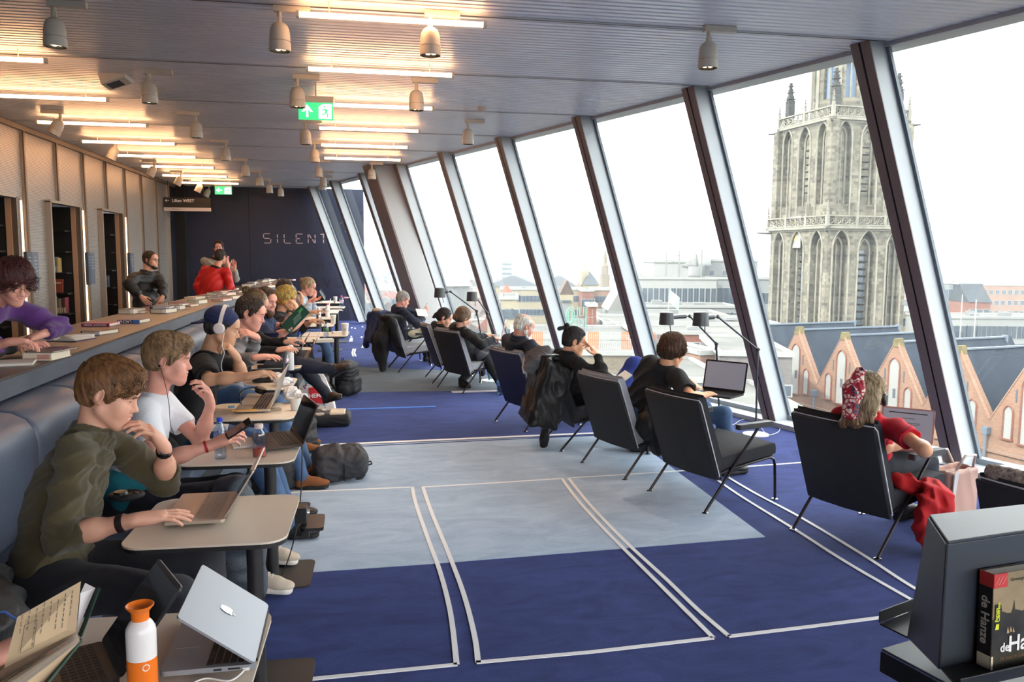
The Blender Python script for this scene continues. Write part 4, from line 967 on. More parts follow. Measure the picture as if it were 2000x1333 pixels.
def person(name_label, org, J, look, head=None, skin='fair', res=.007, hres=.0035, cloth=None, arms=None, group=None, cat='person'):
 """J joints; look: head forward/up; cloth dict: top, sleeve ('long','short',None), pants, shoes"""
 root = empty('person', org, name_label, cat, group)
 cloth = cloth or {}; head = head or {}; body = []; sm = SKIN[skin]
 L = None; fem = head.get('fem', 0)
 if 'head' in J:
  L = Local(J['head'], frame(*look), head.get('s', 1.0)); HS = head_sdf(L, J['neck'], head); body.append(HS.verts(hres))
 g = cloth.get('g', .016)
 # arms
 for sd in 'lr':
  if 'el'+sd not in J: continue
  sh, el, wr = V3(J['sh'+sd]), V3(J['el'+sd]), V3(J['wr'+sd]); A = Sdf(); k = .92 if fem else 1.0
  A.u(cone(sh, el, .046*k, .037*k), .02); A.u(cone(el, el*.55+wr*.45, .039*k, .036*k), .03); A.u(cone(el*.6+wr*.4, wr, .036*k, .0245*k), .03)
  hd = (arms or {}).get(sd)
  if hd:
   for pr, kk in hand_prims(wr, hd['d'], hd['n'], hd.get('side', -1 if sd == 'l' else 1), hd.get('curls', (.3,.35,.4,.45)), hd.get('thumb', .5), hd.get('sc', 1.0)*(.92 if fem else 1.0), hd.get('spread', .06), hd.get('bend0')): A.u(pr, kk)
  if hd or cloth.get('sleeve') != 'long': body.append(A.verts(hres if hd else res))
 # coarse trunk and legs under the clothes keep the figure whole
 if 'pel' in J and 'chest' in J:
  T = Sdf()
  for pr, kk in torso_prims(J, -.006, fem): T.u(pr, kk)
  body.append(T.verts(.014))
 ob = np_obj('body', body, sm, root, org)
 if L is not None:
  head_details(L, head, root, org, hres, HS)
 # top
 if cloth.get('top'):
  S = Sdf()
  for pr, kk in torso_prims(J, g, fem, cloth.get('belly', 0)): S.u(pr, kk)
  sl = cloth.get('sleeve', 'long'); cuffs = []
  for sd in 'lr':
   if 'el'+sd not in J: continue
   sh, el, wr = V3(J['sh'+sd]), V3(J['el'+sd]), V3(J['wr'+sd]); ga = g*cloth.get('ga', .75)
   S.u(cone(sh, sh*.5+el*.5, .046+ga, .045+ga), .04)
   if sl == 'long':
    f = cloth.get('cuff', .92) if not isinstance(cloth.get('cuff'), dict) else cloth['cuff'][sd]
    S.u(cone(sh*.5+el*.5, el, .048+ga, .044+ga), .03); e = el+(wr-el)*f
    S.u(cone(el, el*.5+e*.5, .044+ga, .038+ga), .03); S.u(cone(el*.5+e*.5, e, .038+ga, .029+.036*(1-f)*.5+ga*.7), .02)
    ax = nrm(wr-el); S.cut(cone(e+ax*.075, e+ax*.078, .075, .075), .003)
    cuffs.append((e, ax, .029+.036*(1-f)*.5+ga*.7))
   else:
    f = cloth.get('slen', .62); e = sh+(el-sh)*f; S.u(cone(sh, e, .055+ga, .054+ga+.004), .03); ax = nrm(el-sh); S.cut(cone(e+ax*.085, e+ax*.088, .085, .085), .003)
  nk, ch = V3(J['neck']), V3(J['chest']); upn = nrm(L.p(0,-.030,-.06)-nk) if L is not None else nrm(nk-ch)
  fwd = V3(look[0]); fwd = nrm(V3(fwd[0], fwd[1], 0)) if look is not None else V3(1,0,0)
  tf = nrm(np.cross(nrm(V3(J['shl'])-V3(J['shr'])), nrm(nk-ch)))*-1
  if tf@V3(1,0,0) < 0 and cloth.get('autof', 1): pass
  a_, k_ = cloth.get('wr', (.008, 26)); S.disp(folds(a_, k_, cloth.get('wax', (0,0,1)), cloth.get('seed', 1)))
  if cloth.get('wr2'): S.disp(folds(cloth['wr2'][0], cloth['wr2'][1], (0,0,1), 5))
  # neckline opening
  nl = cloth.get('neckr', .066)
  S.cut(ell(nk+upn*.060, (nl,nl,.062), frame(upn, nrm(nk-ch)+V3(.01,0,0))[:, [0,2,1]]), .006)
  if cloth.get('lo') is not None: S.inter(rbox(V3(J['pel'])+V3(0,0,cloth['lo']+1), (1,1,1), .01), .01)
  if cloth.get('hem') is not None:
   pel = V3(J['pel']); ax = nrm(V3(J['chest'])-pel); q = pel+ax*cloth['hem']; S.cut(cone(q-ax*.4, q-ax*.401, .4, .4), .006)
  parts = [S.verts(res)]
  o = np_obj('top', parts, cloth['top'], root, org)
  if cloth.get('collar'):
   C = Sdf(); c = nk+upn*.012; R = frame(upn, tf)  # ring
   mb = MB(); r0 = cloth['collar'][0]; hh = cloth['collar'][1]
   ux = R[:,0]; uy = R[:,2]
   pts = [Vector(c+ux*r0*math.cos(a)+uy*r0*math.sin(a)) for a in (2*PI*i/28 for i in range(28))]
   mb.tube(pts, cloth['collar'][2] if len(cloth['collar']) > 2 else .009, 8, closed=True)
   if hh: mb.add([tuple(p) for p in pts]+[tuple(p+Vector(upn*hh)) for p in pts], [(i, (i+1)%28, 28+(i+1)%28, 28+i) for i in range(28)])
   if hh: mb.tube([p+Vector(upn*hh) for p in pts], cloth['collar'][2] if len(cloth['collar']) > 2 else .009, 8, closed=True);
   mb.v = [tuple(Vector(v)-Vector(org)) for v in mb.v]
   mb.build('collar', cloth.get('collar_m', cloth['top']), root, smooth='all')
  for (e, ax, r0) in cuffs:
   if cloth.get('rib'):
    mb = MB(); rr = r0+.001
    mb.tube([Vector(e-ax*.052-V3(org)), Vector(e-ax*.045-V3(org)), Vector(e-ax*.012-V3(org)), Vector(e-ax*.001-V3(org))], [rr-.001, rr+.003, rr+.001, rr-.004], 20); mb.build('cuff', cloth['top'], root, smooth='all')
 if cloth.get('pants'):
  S = Sdf(); gp = cloth.get('gp', .012); pel = V3(J['pel'])
  S.u(ell(pel, (.155+gp, .155+gp, .10+gp)), .05)
  for sd in 'lr':
   if 'kn'+sd not in J: continue
   h, k_, a = V3(J['hip'+sd]), V3(J['kn'+sd]), V3(J['an'+sd])
   S.u(cone(h, k_, .086+gp, .056+gp), .05); S.u(cone(k_, k_*.6+a*.4, .056+gp, .052+gp), .03); S.u(cone(k_*.65+a*.35, a, .052+gp, cloth.get('ankr', .038)+gp), .03)
  S.disp(folds(cloth.get('pw', .005), 22, (0,0,1), 9))
  np_obj('trousers', [S.verts(max(res, .008))], cloth['pants'], root, org)
 if cloth.get('shoes'):
  for sd in 'lr':
   if 'to'+sd not in J: continue
   shoe(V3(J['an'+sd]), V3(J['to'+sd]), cloth['shoes'], cloth.get('sole', M_solew), root, org, res=min(res, .006), laces=cloth.get('laces'), high=cloth.get('high', 0))
 PJ[root.name] = J
 return root, L
M_solew = mat('white_sole', (222,214,204), .6); M_soled = mat('dark_sole', (30,28,28), .7)
def shoe(an, toe, m, ms, root, org, res=.005, laces=None, high=0):
 """an ankle point, toe = tip of the shoe at sole level"""
 heel = V3(an[0], an[1], 0)+0; d = toe-an;
 up0 = V3(0,0,1); fd = nrm(d-up0*(d@up0)) if abs(nrm(d)[2]) < .9 else nrm(d)
 # sole plane through the toe; foot length .27
 ln = .27; drop = an[2]-toe[2]
 sd_up = V3(0,0,1)
 # pitch: foot axis from heel to toe
 hp = an-V3(0,0,1)*.085-fd*.055; ax = nrm(toe-hp); sd = nrm(np.cross(ax, V3(0,0,1))); upv = nrm(np.cross(sd, ax)); R = np.stack([sd, ax, upv], 1)
 L = Local(hp, R); S = Sdf()
 S.u(L.cone((0,.035,.040), (0,.17,.034), .036, .036, ((0,0,1), .95)), .03); S.u(L.ell((0,.205,.028), (.044,.062,.028)), .03); S.u(L.cone((0,.045,.04), (0,.055,.10+high), .036, .036), .03)
 S.u(L.cone((0,.10,.07), (0,.17,.048), .026, .022), .03)
 S.cut(L.box((0,.12,-.05), (.2,.3,.062), .001), .002); S.cut(L.cone((0,.055,.16+high), (0,.055,.13+high), .04, .028), .004)
 np_obj('shoe', [S.verts(res)], m, root, org)
 S = Sdf(); S.u(L.cone((0,.03,.006), (0,.10,.006), .034, .034), .03); S.u(L.cone((0,.12,.006), (0,.215,.006), .036, .043), .03); S.inter(L.box((0,.13,.004), (.06,.16,.016), .004), .004)
 np_obj('sole', [S.verts(res)], ms, root, org)
 if laces:
  mb = MB()
  for i in range(6):
   yy = .095+i*.017; zz = .102-i*.0085+high*.3
   mb.tube([Vector(L.p(-.026,yy,zz-.012)), Vector(L.p(0,yy+.004*(i%2*2-1),zz+.002)), Vector(L.p(.026,yy,zz-.012))], .0028, 5)
  mb.tube([Vector(L.p(0,.09,.108)), Vector(L.p(.03,.08,.118)), Vector(L.p(.045,.10,.10)), Vector(L.p(.01,.10,.107))], .0025, 5)
  mb.v = [tuple(Vector(v)-Vector(org)) for v in mb.v]; mb.build('laces', laces, root, smooth='all')
def head_details(L, head, root, org, hres, HS=None):
 o = V3(org)
 def snap(p, off):
  p = V3(p); f = L.R[:,1]
  for _ in range(8): p = p-f*float(np.clip(HS.at(p[None])[0]-off, -.02, .02))
  return p
 small = head.get('small')
 if head.get('face', 1):
  for s_ in (-1,1):
   mb = MB(); c = L.p(.031*s_,.0775,.003); q = Matrix([list(r) for r in L.R])
   mb.lathe([(0,-.0128*L.s)]+[(.0128*L.s*math.sin(a), -.0128*L.s*math.cos(a)) for a in (PI*i/8 for i in range(1,8))]+[(0,.0128*L.s)], 14, Vector(c-o))
   ey = mb.build('eye', M_eye, root, smooth='all')
   if not small:
    gz = head.get('gaze', (0,-.3)); v = L.R@nrm((gz[0], 1, gz[1])); mb = MB(); zq = Vector(v).to_track_quat('Z','Y').to_matrix()
    mb.lathe([(0,.0132*L.s),(.0028*L.s,.01315*L.s)], 12, Vector(c-o), zq); mb.build('pupil', M_lash, ey, smooth='all')
    mb = MB(); mb.lathe([(.0028*L.s,.0131*L.s),(.0058*L.s,.0123*L.s)], 14, Vector(c-o), zq); mb.build('iris', head.get('iris', M_iris), ey, smooth='all')
   mb = MB(); w_ = .017; z0 = .024
   pts = [L.p(s_*(.031+x_), .0975-max(x_,0)*.62, z0+.004*math.cos(x_/.017*1.3)-.003) for x_ in (-.017,-.009,0,.009,.017)]
   mb.tube([Vector(snap(p, .0005)-o) for p in pts], [.0016*L.s,.0030*L.s,.0030*L.s,.0024*L.s,.0010*L.s], 6); mb.build('eyebrow', head.get('brow', MATS.get('brow') or mat('brow', (70,50,38), .8)), root, smooth='all')
   if not small:
    pts = [L.p(s_*(.031+x_), .0915-abs(x_)*.55, .003+(.0042 if head.get('eyes') != 'down' else .0022)-abs(x_)*.22) for x_ in (-.0125,-.006,0,.006,.0125)]
    mb = MB(); mb.tube([Vector(snap(p, .0002)-o) for p in pts], .0012*L.s, 5); mb.build('eyelashes', M_lash, root, smooth='all')
  S = Sdf()
  if head.get('open'):
   for s_ in (-1,1): S.u(L.cone((0,.099,-.0545), (.025*s_,.090,-.050), .0042, .0022), .004); S.u(L.cone((0,.097,-.0705), (.024*s_,.089,-.053), .0050, .0024), .004)
  else: S.u(L.ell((0,.0995,-.0568), (.0215,.0088,.0052)), .004); S.u(L.ell((0,.0975,-.0678), (.0195,.0088,.0062)), .004); S.cut(L.ell((0,.108,-.0620), (.023,.013,.0012)), .003)
  np_obj('lips', [S.verts(.0022 if not small else .004)], head.get('lip', M_lip), root, org)
  if head.get('open'):
   mb = MB(); mb.box((0,0,0), (.026,.004,.005)); mb.v = [tuple(Vector(L.p(v[0], v[1]+.094, v[2]-.0595)-o)) for v in mb.v]; mb.build('teeth', mat('teeth', (232,226,214), .3), root)
 h = head.get('hair')
 if h:
  HS = hair_sdf(L, h); parts = [HS.verts(h.get('res', max(hres, .0035)))]
  hm = h['m']; ho = np_obj('hair', parts, hm, root, org)
  if h.get('n'):
   st = strands(L, HS, h['n'], h.get('len', .07), None, root, org, top=h.get('top', (0,-.03,.12)), width=h.get('w', .0022), wave=h.get('wave', 0), flow=h.get('flow'), lift=h.get('lift', .002))
   if st is not None:
    so_ = np_obj('hair_strands', [st], h.get('m2', hm), ho, org); so_['kind'] = 'stuff'
 if head.get('beard'):
  b_ = head['beard']; S = Sdf(); t = b_.get('t', .008)
  for s_ in (-1,1): S.u(L.cone((.058*s_,.002,-.05), (.026*s_,.068,-.098), .018+t, .018+t), .02); S.u(L.cone((.062*s_,.0,-.01), (.058*s_,.002,-.05), .008+t*.6, .014+t), .02)
  S.u(L.ell((0,.072,-.104-b_.get('l', 0)*.4), (.034+t,.026+t,.026+t+b_.get('l', 0))), .03); S.u(L.cone((-.024,.088,-.046), (.024,.088,-.046), .006+t*.5, .006+t*.5), .012)
  S.cut(L.ell((0,.106,-.062), (.022,.02,.010)), .004); S.disp(folds(.0022, 190, (0,0,1), 2))
  np_obj('beard', [S.verts(.0035)], b_['m'], root, org)
 if head.get('glasses'):
  gm = head['glasses']; mb = MB()
  for s_ in (-1,1):
   pts = [Vector(L.p(s_*.033+.024*math.cos(a), .108-abs(math.cos(a))*.004, .000+.019*math.sin(a))-o) for a in (2*PI*i/20 for i in range(20))]
   mb.tube(pts, .0016*L.s, 6, closed=True); mb.tube([Vector(L.p(s_*.057,.104,.004)-o), Vector(L.p(s_*.078,.06,.008)-o), Vector(L.p(s_*.082,-.01,.004)-o)], .0015*L.s, 5)
  mb.tube([Vector(L.p(-.010,.108,.003)-o), Vector(L.p(0,.112,.006)-o), Vector(L.p(.010,.108,.003)-o)], .0015*L.s, 5)
  mb.build('glasses', gm, root, smooth='all')
# poses
def C(px, py, d):      # point on the pixel ray at camera depth d
 v = _f*FPX+_r2*(px-CX)-_u2*(py-CY); return V3(*(Vector((0,0,CH))+v*(d/FPX)))
def onray(px, py, J, L, near=True):     # joint at bone length L from J, on the ray of the pixel
 o = V3(0,0,CH); d = V3(*ray(px, py)); J = V3(J); t0 = (J-o)@d; q = o+d*t0; h2 = L*L-((q-J)@(q-J))
 if h2 <= 0: return J+nrm(q-J)*L
 return o+d*(t0-math.sqrt(h2) if near else t0+math.sqrt(h2))
def build_J(head, neck, pel, face, ar=None, al=None, lr=None, ll=None, w=.18, drop=.06, ua=.30, fa=.26, th=.44, sh=.43, lean=0):
 """ar/al: ((elbow px,py,near),(wrist px,py,near)); lr/ll: (knee xyz or px.., ankle, toe)"""
 J = dict(head=V3(head), neck=V3(neck), pel=V3(pel)); J['neck'] = J['neck']+nrm(J['head']-J['neck'])*.022; a = math.radians(face); f = V3(math.cos(a), math.sin(a), 0); lat = V3(-math.sin(a), math.cos(a), 0)
 up = nrm(J['neck']-J['pel']); drop = drop-.012; J['chest'] = J['pel']*.42+J['neck']*.58-f*.03+V3(0,0,-.02)
 lat = nrm(lat-up*(lat@up)*.35); J['shl'] = J['neck']+lat*w-up*drop; J['shr'] = J['neck']-lat*w-up*drop
 for sd, A in (('r', ar), ('l', al)):
  if A:
   e = A[0]; J['el'+sd] = onray(e[0], e[1], J['sh'+sd], e[3] if len(e) > 3 else ua, e[2] == 'n') if not isinstance(e, np.ndarray) else e
   e = A[1]; J['wr'+sd] = onray(e[0], e[1], J['el'+sd], e[3] if len(e) > 3 else fa, e[2] == 'n') if not isinstance(e, np.ndarray) else e
 J['hipl'] = J['pel']+lat*.09; J['hipr'] = J['pel']-lat*.09
 for sd, A in (('r', lr), ('l', ll)):
  if A is not None:
   J['kn'+sd], J['an'+sd], J['to'+sd] = [V3(q) for q in A]
 return J
def legs(pel, face, spread=.12, kz=.52, reach=.42, foot=.1, ank=None):
 a = math.radians(face); f = V3(math.cos(a), math.sin(a), 0); lat = V3(-math.sin(a), math.cos(a), 0); pel = V3(pel); o = {}
 for sd, s in (('r', -1), ('l', 1)):
  k = pel+f*reach+lat*s*spread; k[2] = kz; an = k+f*foot; an[2] = .09; to = an+f*.20; to[2] = .03; o[sd] = (k, an, to)
 return o
HBR = hair_mat('hair_chestnut', (84,52,28)); HBR2 = hair_mat('hair_chestnut_light', (128,86,50)); HDK = hair_mat('hair_dark', (44,32,28)); HDK2 = hair_mat('hair_dark2', (62,46,38))  # the second dark tone is a slightly lighter hair colour
HLB = hair_mat('hair_lightbrown', (108,80,54)); HLB2 = hair_mat('hair_lightbrown2', (150,118,84)); HBL = hair_mat('hair_blonde', (212,150,70)); HBL2 = hair_mat('hair_blonde2', (238,188,108)); HGR = hair_mat('hair_grey', (150,148,142)); HWH = hair_mat('hair_white', (214,208,198)); HGR2 = hair_mat('hair_grey2', (176,174,168))
HBK = hair_mat('hair_black', (26,22,24)); HBK2 = hair_mat('hair_black2', (44,38,38)); HRD = hair_mat('hair_auburn', (58,24,26)); HRD2 = hair_mat('hair_auburn2', (84,40,38)); HAB = hair_mat('hair_ash', (150,128,98)); HAB2 = hair_mat('hair_ash2', (178,156,122))
mat('brow', (84,60,44), .8)
F_olive = mat('olive_knit', (70,60,34), .95, bump=(420,.5,(1,1,1),.003), sheen=.15)
F_white = mat('white_cotton', (232,232,236), .9, bump=(90,.2)); F_black = mat('black_cotton', (22,22,26), .92, bump=(120,.3)); F_grey = mat('grey_fleece', (126,122,124), .95, bump=(200,.3)); F_navy = mat('navy_cotton', (34,48,82), .9, bump=(120,.3)); F_navyk = mat('navy_knit', (24,28,48), .95, bump=(220,.4))
F_purple = mat('purple_knit', (84,34,112), .95, bump=(260,.4), sheen=.2); F_red = mat('red_cotton', (190,16,40), .9, bump=(120,.2)); F_redj = mat('red_shell', (206,24,22), .55, bump=(30,.2)); F_lgrey = mat('pale_grey_cotton', (168,178,192), .9, bump=(90,.2)); F_dnav = mat('dark_navy_jacket', (32,36,50), .8, bump=(60,.3)); F_jack = mat('black_quilted', (28,27,28), .6, bump=(40,.3)); F_hood = mat('stone_hoodie', (160,158,150), .95, bump=(160,.3)); F_chk = mat('charcoal_shirt', (44,42,44), .9, bump=(160,.3))
D_dark = mat('dark_denim', (44,44,50), .9, bump=(300,.3), noise=(9,.15)); D_black = mat('black_trousers', (22,22,26), .9, bump=(200,.3)); D_blue = mat('blue_denim', (70,96,134), .9, bump=(300,.3), noise=(9,.15)); D_char = mat('charcoal_denim', (50,54,62), .9, bump=(300,.3), noise=(9,.15))
Sh_w = mat('cream_canvas', (196,180,160), .85, bump=(200,.2)); Sh_b = mat('black_leather', (28,26,28), .5); Sh_br = mat('brown_suede', (134,82,46), .95, bump=(150,.3)); Sh_db = mat('dark_brown_leather', (70,52,42), .6)
def off(P, x, y, z): return V3(P)+V3(x, y, z)
# 1 olive sweater
hd = C(213,768,3.12); nk = C(176,852,3.12); pel = C(96,1128,3.05)
J = build_J(hd, nk, pel, 3, ar=((116,1056,'n'),(268,1016,'n',.28)), al=((333,945,'n',.31),(320,872,'n',.24)), w=.185, lr=(C(345,1165,2.78),C(352,1420,2.75),C(430,1440,2.75)), ll=(C(400,1085,3.2),C(420,1300,3.2),C(500,1330,3.2)))
J['anr'][2] = J['anl'][2] = .09; J['tor'][2] = J['tol'][2] = .02
r1, L1 = person('young man in an olive green sweater, hand over his mouth', (pel[0], pel[1], 0), J, ((.985,-.02,-.40),(.38,0,.9)), skin='fair', res=.0055, hres=.0028,
  head=dict(eyes='down', jaw=1.03, hair=dict(m=HBR, m2=HBR2, n=5200, w=.0012, len=.10, t=.017, line=.052, flow=(.15,1.0,-.1), top=(0,-.08,.09), post=[('e',(0,.045,.100),(.064,.058,.034),.03),('c',(-.045,.085,.072),(.045,.098,.060),.016,.012,.02),('c',(.045,.092,.065),(.062,.075,.030),.012,.006,.012)], nape=.035)),
  cloth=dict(top=F_olive, sleeve='long', cuff=dict(r=.30,l=.22), g=.020, rib=1, wr=(.0085,24), wr2=(.004,60), neckr=.070, collar=(.066,0,.009), pants=D_dark, shoes=Sh_w, gp=.016),
  arms=dict(r=dict(d=(.92,.34,.03), n=(.05,.1,-1), curls=(.14,.18,.22,.28), thumb=.2, spread=.09), l=dict(d=(-.45,-.30,.80), n=(-.85,-.25,-.30), curls=(.50,.52,.55,.6), thumb=.5)))
# 2 white T-shirt
hd = C(327,702,4.32); nk = C(300,786,4.32); pel = C(262,985,4.30)
J = build_J(hd, nk, pel, 0, ar=((306,905,'n'),(418,868,'n',.27)), al=((392,862,'n',.31),(411,790,'n',.25)), w=.185, lr=(C(440,962,4.0),(-.56,4.36,.13),(-.30,4.33,.02)), ll=(C(462,950,4.35),(-.56,4.78,.13),(-.29,4.75,.02)))
P2 = person('young man in a white T-shirt with earphones, one hand raised, holding a phone', (pel[0], pel[1], 0), J, ((.98,.06,-.16),(.15,0,1)), skin='pink', res=.006, hres=.003,
  head=dict(eyes='closed', s=1.04, hair=dict(m=HLB, m2=HLB2, n=4200, w=.0013, len=.09, t=.016, line=.062, flow=(0,.9,.25), top=(0,-.07,.09), post=[('e',(0,.050,.105),(.060,.055,.032),.03),('c',(-.045,.082,.082),(.040,.092,.080),.018,.014,.02),('c',(.040,.092,.078),(.056,.085,.05),.010,.005,.012)], nape=.035)),
  cloth=dict(top=F_white, sleeve='short', slen=.55, g=.018, wr=(.009,20), neckr=.068, collar=(.066,0,.006), pants=D_char, shoes=Sh_w, laces=M_solew, gp=.008, ankr=.034, high=.03),
  arms=dict(r=dict(d=(.8,.1,.35), n=(.2,.5,-.6), curls=(.45,.5,.55,.6), thumb=.3), l=dict(d=(-.1,-.25,.95), n=(-.9,-.4,.1), curls=(.55,.6,.7,.75), thumb=.7)))
# 3 cap and headphones
hd = C(434,640,5.55); nk = C(404,700,5.55); pel = C(372,845,5.5)
J = build_J(hd, nk, pel, 0, ar=((408,742,'n'),(488,735,'n')), al=((472,733,'n'),(462,698,'n',.20)), w=.18, lr=(C(490,860,5.2),C(560,960,5.2),C(600,965,5.2)), ll=(C(500,850,5.6),C(560,930,5.6),C(600,935,5.6)))
for q in ('anr','anl'): J[q][2] = .09
for q in ('tor','tol'): J[q][2] = .02
P3 = person('young man in a backwards navy cap and white headphones, cheek on hand', (pel[0], pel[1], 0), J, ((.96,-.05,-.30),(.3,0,1)), skin='tan', res=.007, hres=.0032,
  head=dict(eyes='down', s=1.03, hair=dict(m=HBK, m2=HBK2, n=1200, w=.0016, len=.07, t=.012, line=.035, flow=(0,.8,-.4), nape=.035)),
  cloth=dict(top=F_black, sleeve='short', slen=.75, g=.026, wr=(.010,20), neckr=.078, pants=D_blue, gp=.02, shoes=Sh_b, sole=M_soled),
  arms=dict(r=dict(d=(.9,.2,.2), n=(.2,.1,-1), curls=(.35,.4,.45,.5), thumb=.3), l=dict(d=(-.50,-.1,.75), n=(-.7,.1,-.1), curls=(.8,.85,.9,.9))))
# 4 grey hoodie
hd = C(489,612,6.6); nk = C(470,657,6.6); pel = C(440,772,6.5)
J = build_J(hd, nk, pel, 0, ar=((458,708,'n'),(500,699,'n')), al=((486,694,'n'),(500,658,'n',.24)), w=.18, lr=(C(540,790,6.3),C(590,870,6.3),C(620,872,6.3)), ll=(C(545,780,6.7),C(600,845,6.7),C(630,850,6.7)))
for q in ('anr','anl'): J[q][2] = .09
for q in ('tor','tol'): J[q][2] = .02
P4 = person('young man with dark cropped hair in a grey zip hoodie, hand on chin', (pel[0], pel[1], 0), J, ((.93,-.15,-.32),(.3,0,1)), skin='pink', res=.008, hres=.0034,
  head=dict(s=1.05, eyes='down', hair=dict(m=HDK, m2=HDK2, n=1800, w=.0015, len=.045, t=.014, line=.058, flow=(0,.8,0), nape=.035)),
  cloth=dict(top=F_grey, sleeve='long', cuff=.88, g=.022, wr=(.010,22), neckr=.070, collar=(.075,.0,.016), pants=D_blue, gp=.012, shoes=Sh_br, sole=M_soled),
  arms=dict(r=dict(d=(.9,.2,.1), n=(.1,.1,-1), curls=(.2,.25,.3,.35), thumb=.3), l=dict(d=(-.75,-.5,.45), n=(-.6,.1,-.5), curls=(.5,.5,.55,.55))))
# 5 woman with a small bun
hd = C(499,595,7.45); nk = C(478,640,7.45); pel = C(462,745,7.4)
J = build_J(hd, nk, pel, 0, ar=((500,690,'n'),(545,684,'n')), al=((520,672,'n'),(560,668,'n')), w=.165, lr=legs(pel,0)['r'], ll=legs(pel,0)['l'])
LB = Local(hd, frame((.9,-.1,-.4),(.35,0,1)))
P5 = person('woman with brown hair in a small bun, black jumper, leaning over her table', (pel[0], pel[1], 0), J, ((.9,-.1,-.4),(.35,0,1)), skin='fair', res=.009, hres=.004,
  head=dict(fem=1, small=1, hair=dict(m=HAB, m2=HLB, n=900, w=.002, len=.09, t=.014, line=.066, flow=(0,-1,.2), top=(0,.08,.08), rough=.002, add=[('e',(0,-.125,.085),(.036,.034,.036),.01)])),
  cloth=dict(top=F_black, sleeve='long', cuff=.95, g=.018, pants=D_blue, shoes=Sh_br, sole=M_soled), arms=dict(r=dict(d=(.9,.1,.2), n=(.1,.1,-1), curls=(.4,.4,.5,.5)), l=dict(d=(.9,.1,.2), n=(.1,.1,-1), curls=(.4,.4,.5,.5))))
# 6 bearded man with the green book
hd = C(520,588,8.2); nk = C(514,628,8.25); pel = C(505,722,8.3)
J = build_J(hd, nk, pel, -10, ar=((532,660,'n'),(572,642,'n')), al=((528,640,'f'),(556,634,'n')), w=.19, lr=(C(590,722,8.0),C(660,745,7.95),C(716,718,7.9)), ll=(C(590,715,8.5),C(640,772,8.4),C(665,778,8.3)))
J['knr'] = C(580,712,8.1); J['anr'] = C(655,722,8.05); J['tor'] = C(672,718,8.0)+V3(.02,0,-.02)
P6 = person('bearded man in a navy shirt reading a green book, one leg crossed', (pel[0], pel[1], 0), J, ((.78,-.58,-.22),(.2,-.1,1)), skin='pink', res=.008, hres=.0036,
  head=dict(open=0, hair=dict(m=HDK, m2=HBR, n=900, w=.0018, len=.06, t=.013, line=.064, flow=(0,-.6,.6)), beard=dict(m=hair_mat('beard_brown',(92,58,40)), l=.018, t=.010)),
  cloth=dict(top=F_navy, sleeve='long', cuff=.40, g=.024, wr=(.011,24), neckr=.070, collar=(.068,.012,.007), pants=mat('navy_trousers', (36,40,56), .9), gp=.014, shoes=Sh_db, sole=M_soled, laces=mat('tan_lace', (150,120,90), .8)),
  arms=dict(r=dict(d=(.7,.3,.6), n=(-.3,.75,.5), curls=(.12,.15,.18,.2), thumb=.1), l=dict(d=(.8,-.1,.5), n=(.2,-.9,.2), curls=(.4,.4,.45,.5))))
# 7 curly blonde
hd = C(560,583,9.6); nk = C(545,617,9.6); pel = C(528,705,9.6)
J = build_J(hd, nk, pel, 0, ar=((572,640,'n'),(581,606,'n')), al=((590,640,'f'),(608,628,'n')), w=.165, lr=legs(pel,0)['r'], ll=legs(pel,0)['l'])
rr_ = np.random.default_rng(5); curl = []
for i in range(46):
 v = rr_.normal(size=3); v /= np.linalg.norm(v); v[2] = v[2]*.9
 if v[1] > .55 and v[2] < .45: continue
 curl.append(('e', (v[0]*.095, -.03+v[1]*.105, .015+v[2]*.108), (.028,.028,.028), .010))
P7 = person('woman with a mop of curly blonde hair, hand at her mouth', (pel[0], pel[1], 0), J, ((.96,-.05,-.28),(.25,0,1)), skin='warm', res=.009, hres=.004,
  head=dict(fem=1, small=1, hair=dict(m=HBL, m2=HBL2, n=2600, w=.0022, len=.06, wave=1.6, t=.022, line=.07, short=0, add=curl, rough=.004, rs=150, lift=.006)),
  cloth=dict(top=F_chk, sleeve='long', cuff=.5, g=.024, pants=D_black, shoes=Sh_b, sole=M_soled), arms=dict(r=dict(d=(-.3,-.1,.9), n=(-.8,.3,0), curls=(.5,.5,.5,.5)), l=dict(d=(.9,0,.2), n=(0,0,-1), curls=(.4,.4,.5,.5))))
# 8 dark haired behind
hd = C(557,566,11.0); nk = C(545,596,11.0); pel = C(535,672,11.0)
J = build_J(hd, nk, pel, 0, ar=((575,622,'n'),(588,592,'n')), al=((585,620,'f'),(610,610,'n')), w=.18, lr=legs(pel,0)['r'], ll=legs(pel,0)['l'])
person('dark haired man mostly hidden behind the curly blonde woman', (pel[0], pel[1], 0), J, ((.95,-.1,-.2),(.2,0,1)), skin='tan', res=.011, hres=.005,
  head=dict(small=1, hair=dict(m=HDK, m2=HDK2, n=600, w=.0025, len=.06, t=.018, line=.064, flow=(0,.5,.4))),
  cloth=dict(top=F_chk, sleeve='short', g=.02, pants=D_black, shoes=Sh_b, sole=M_soled), arms=dict(r=dict(d=(.2,-.1,.9), n=(-.8,.3,0), curls=(.6,.6,.6,.6)), l=dict(d=(.9,0,.2), n=(0,0,-1))))
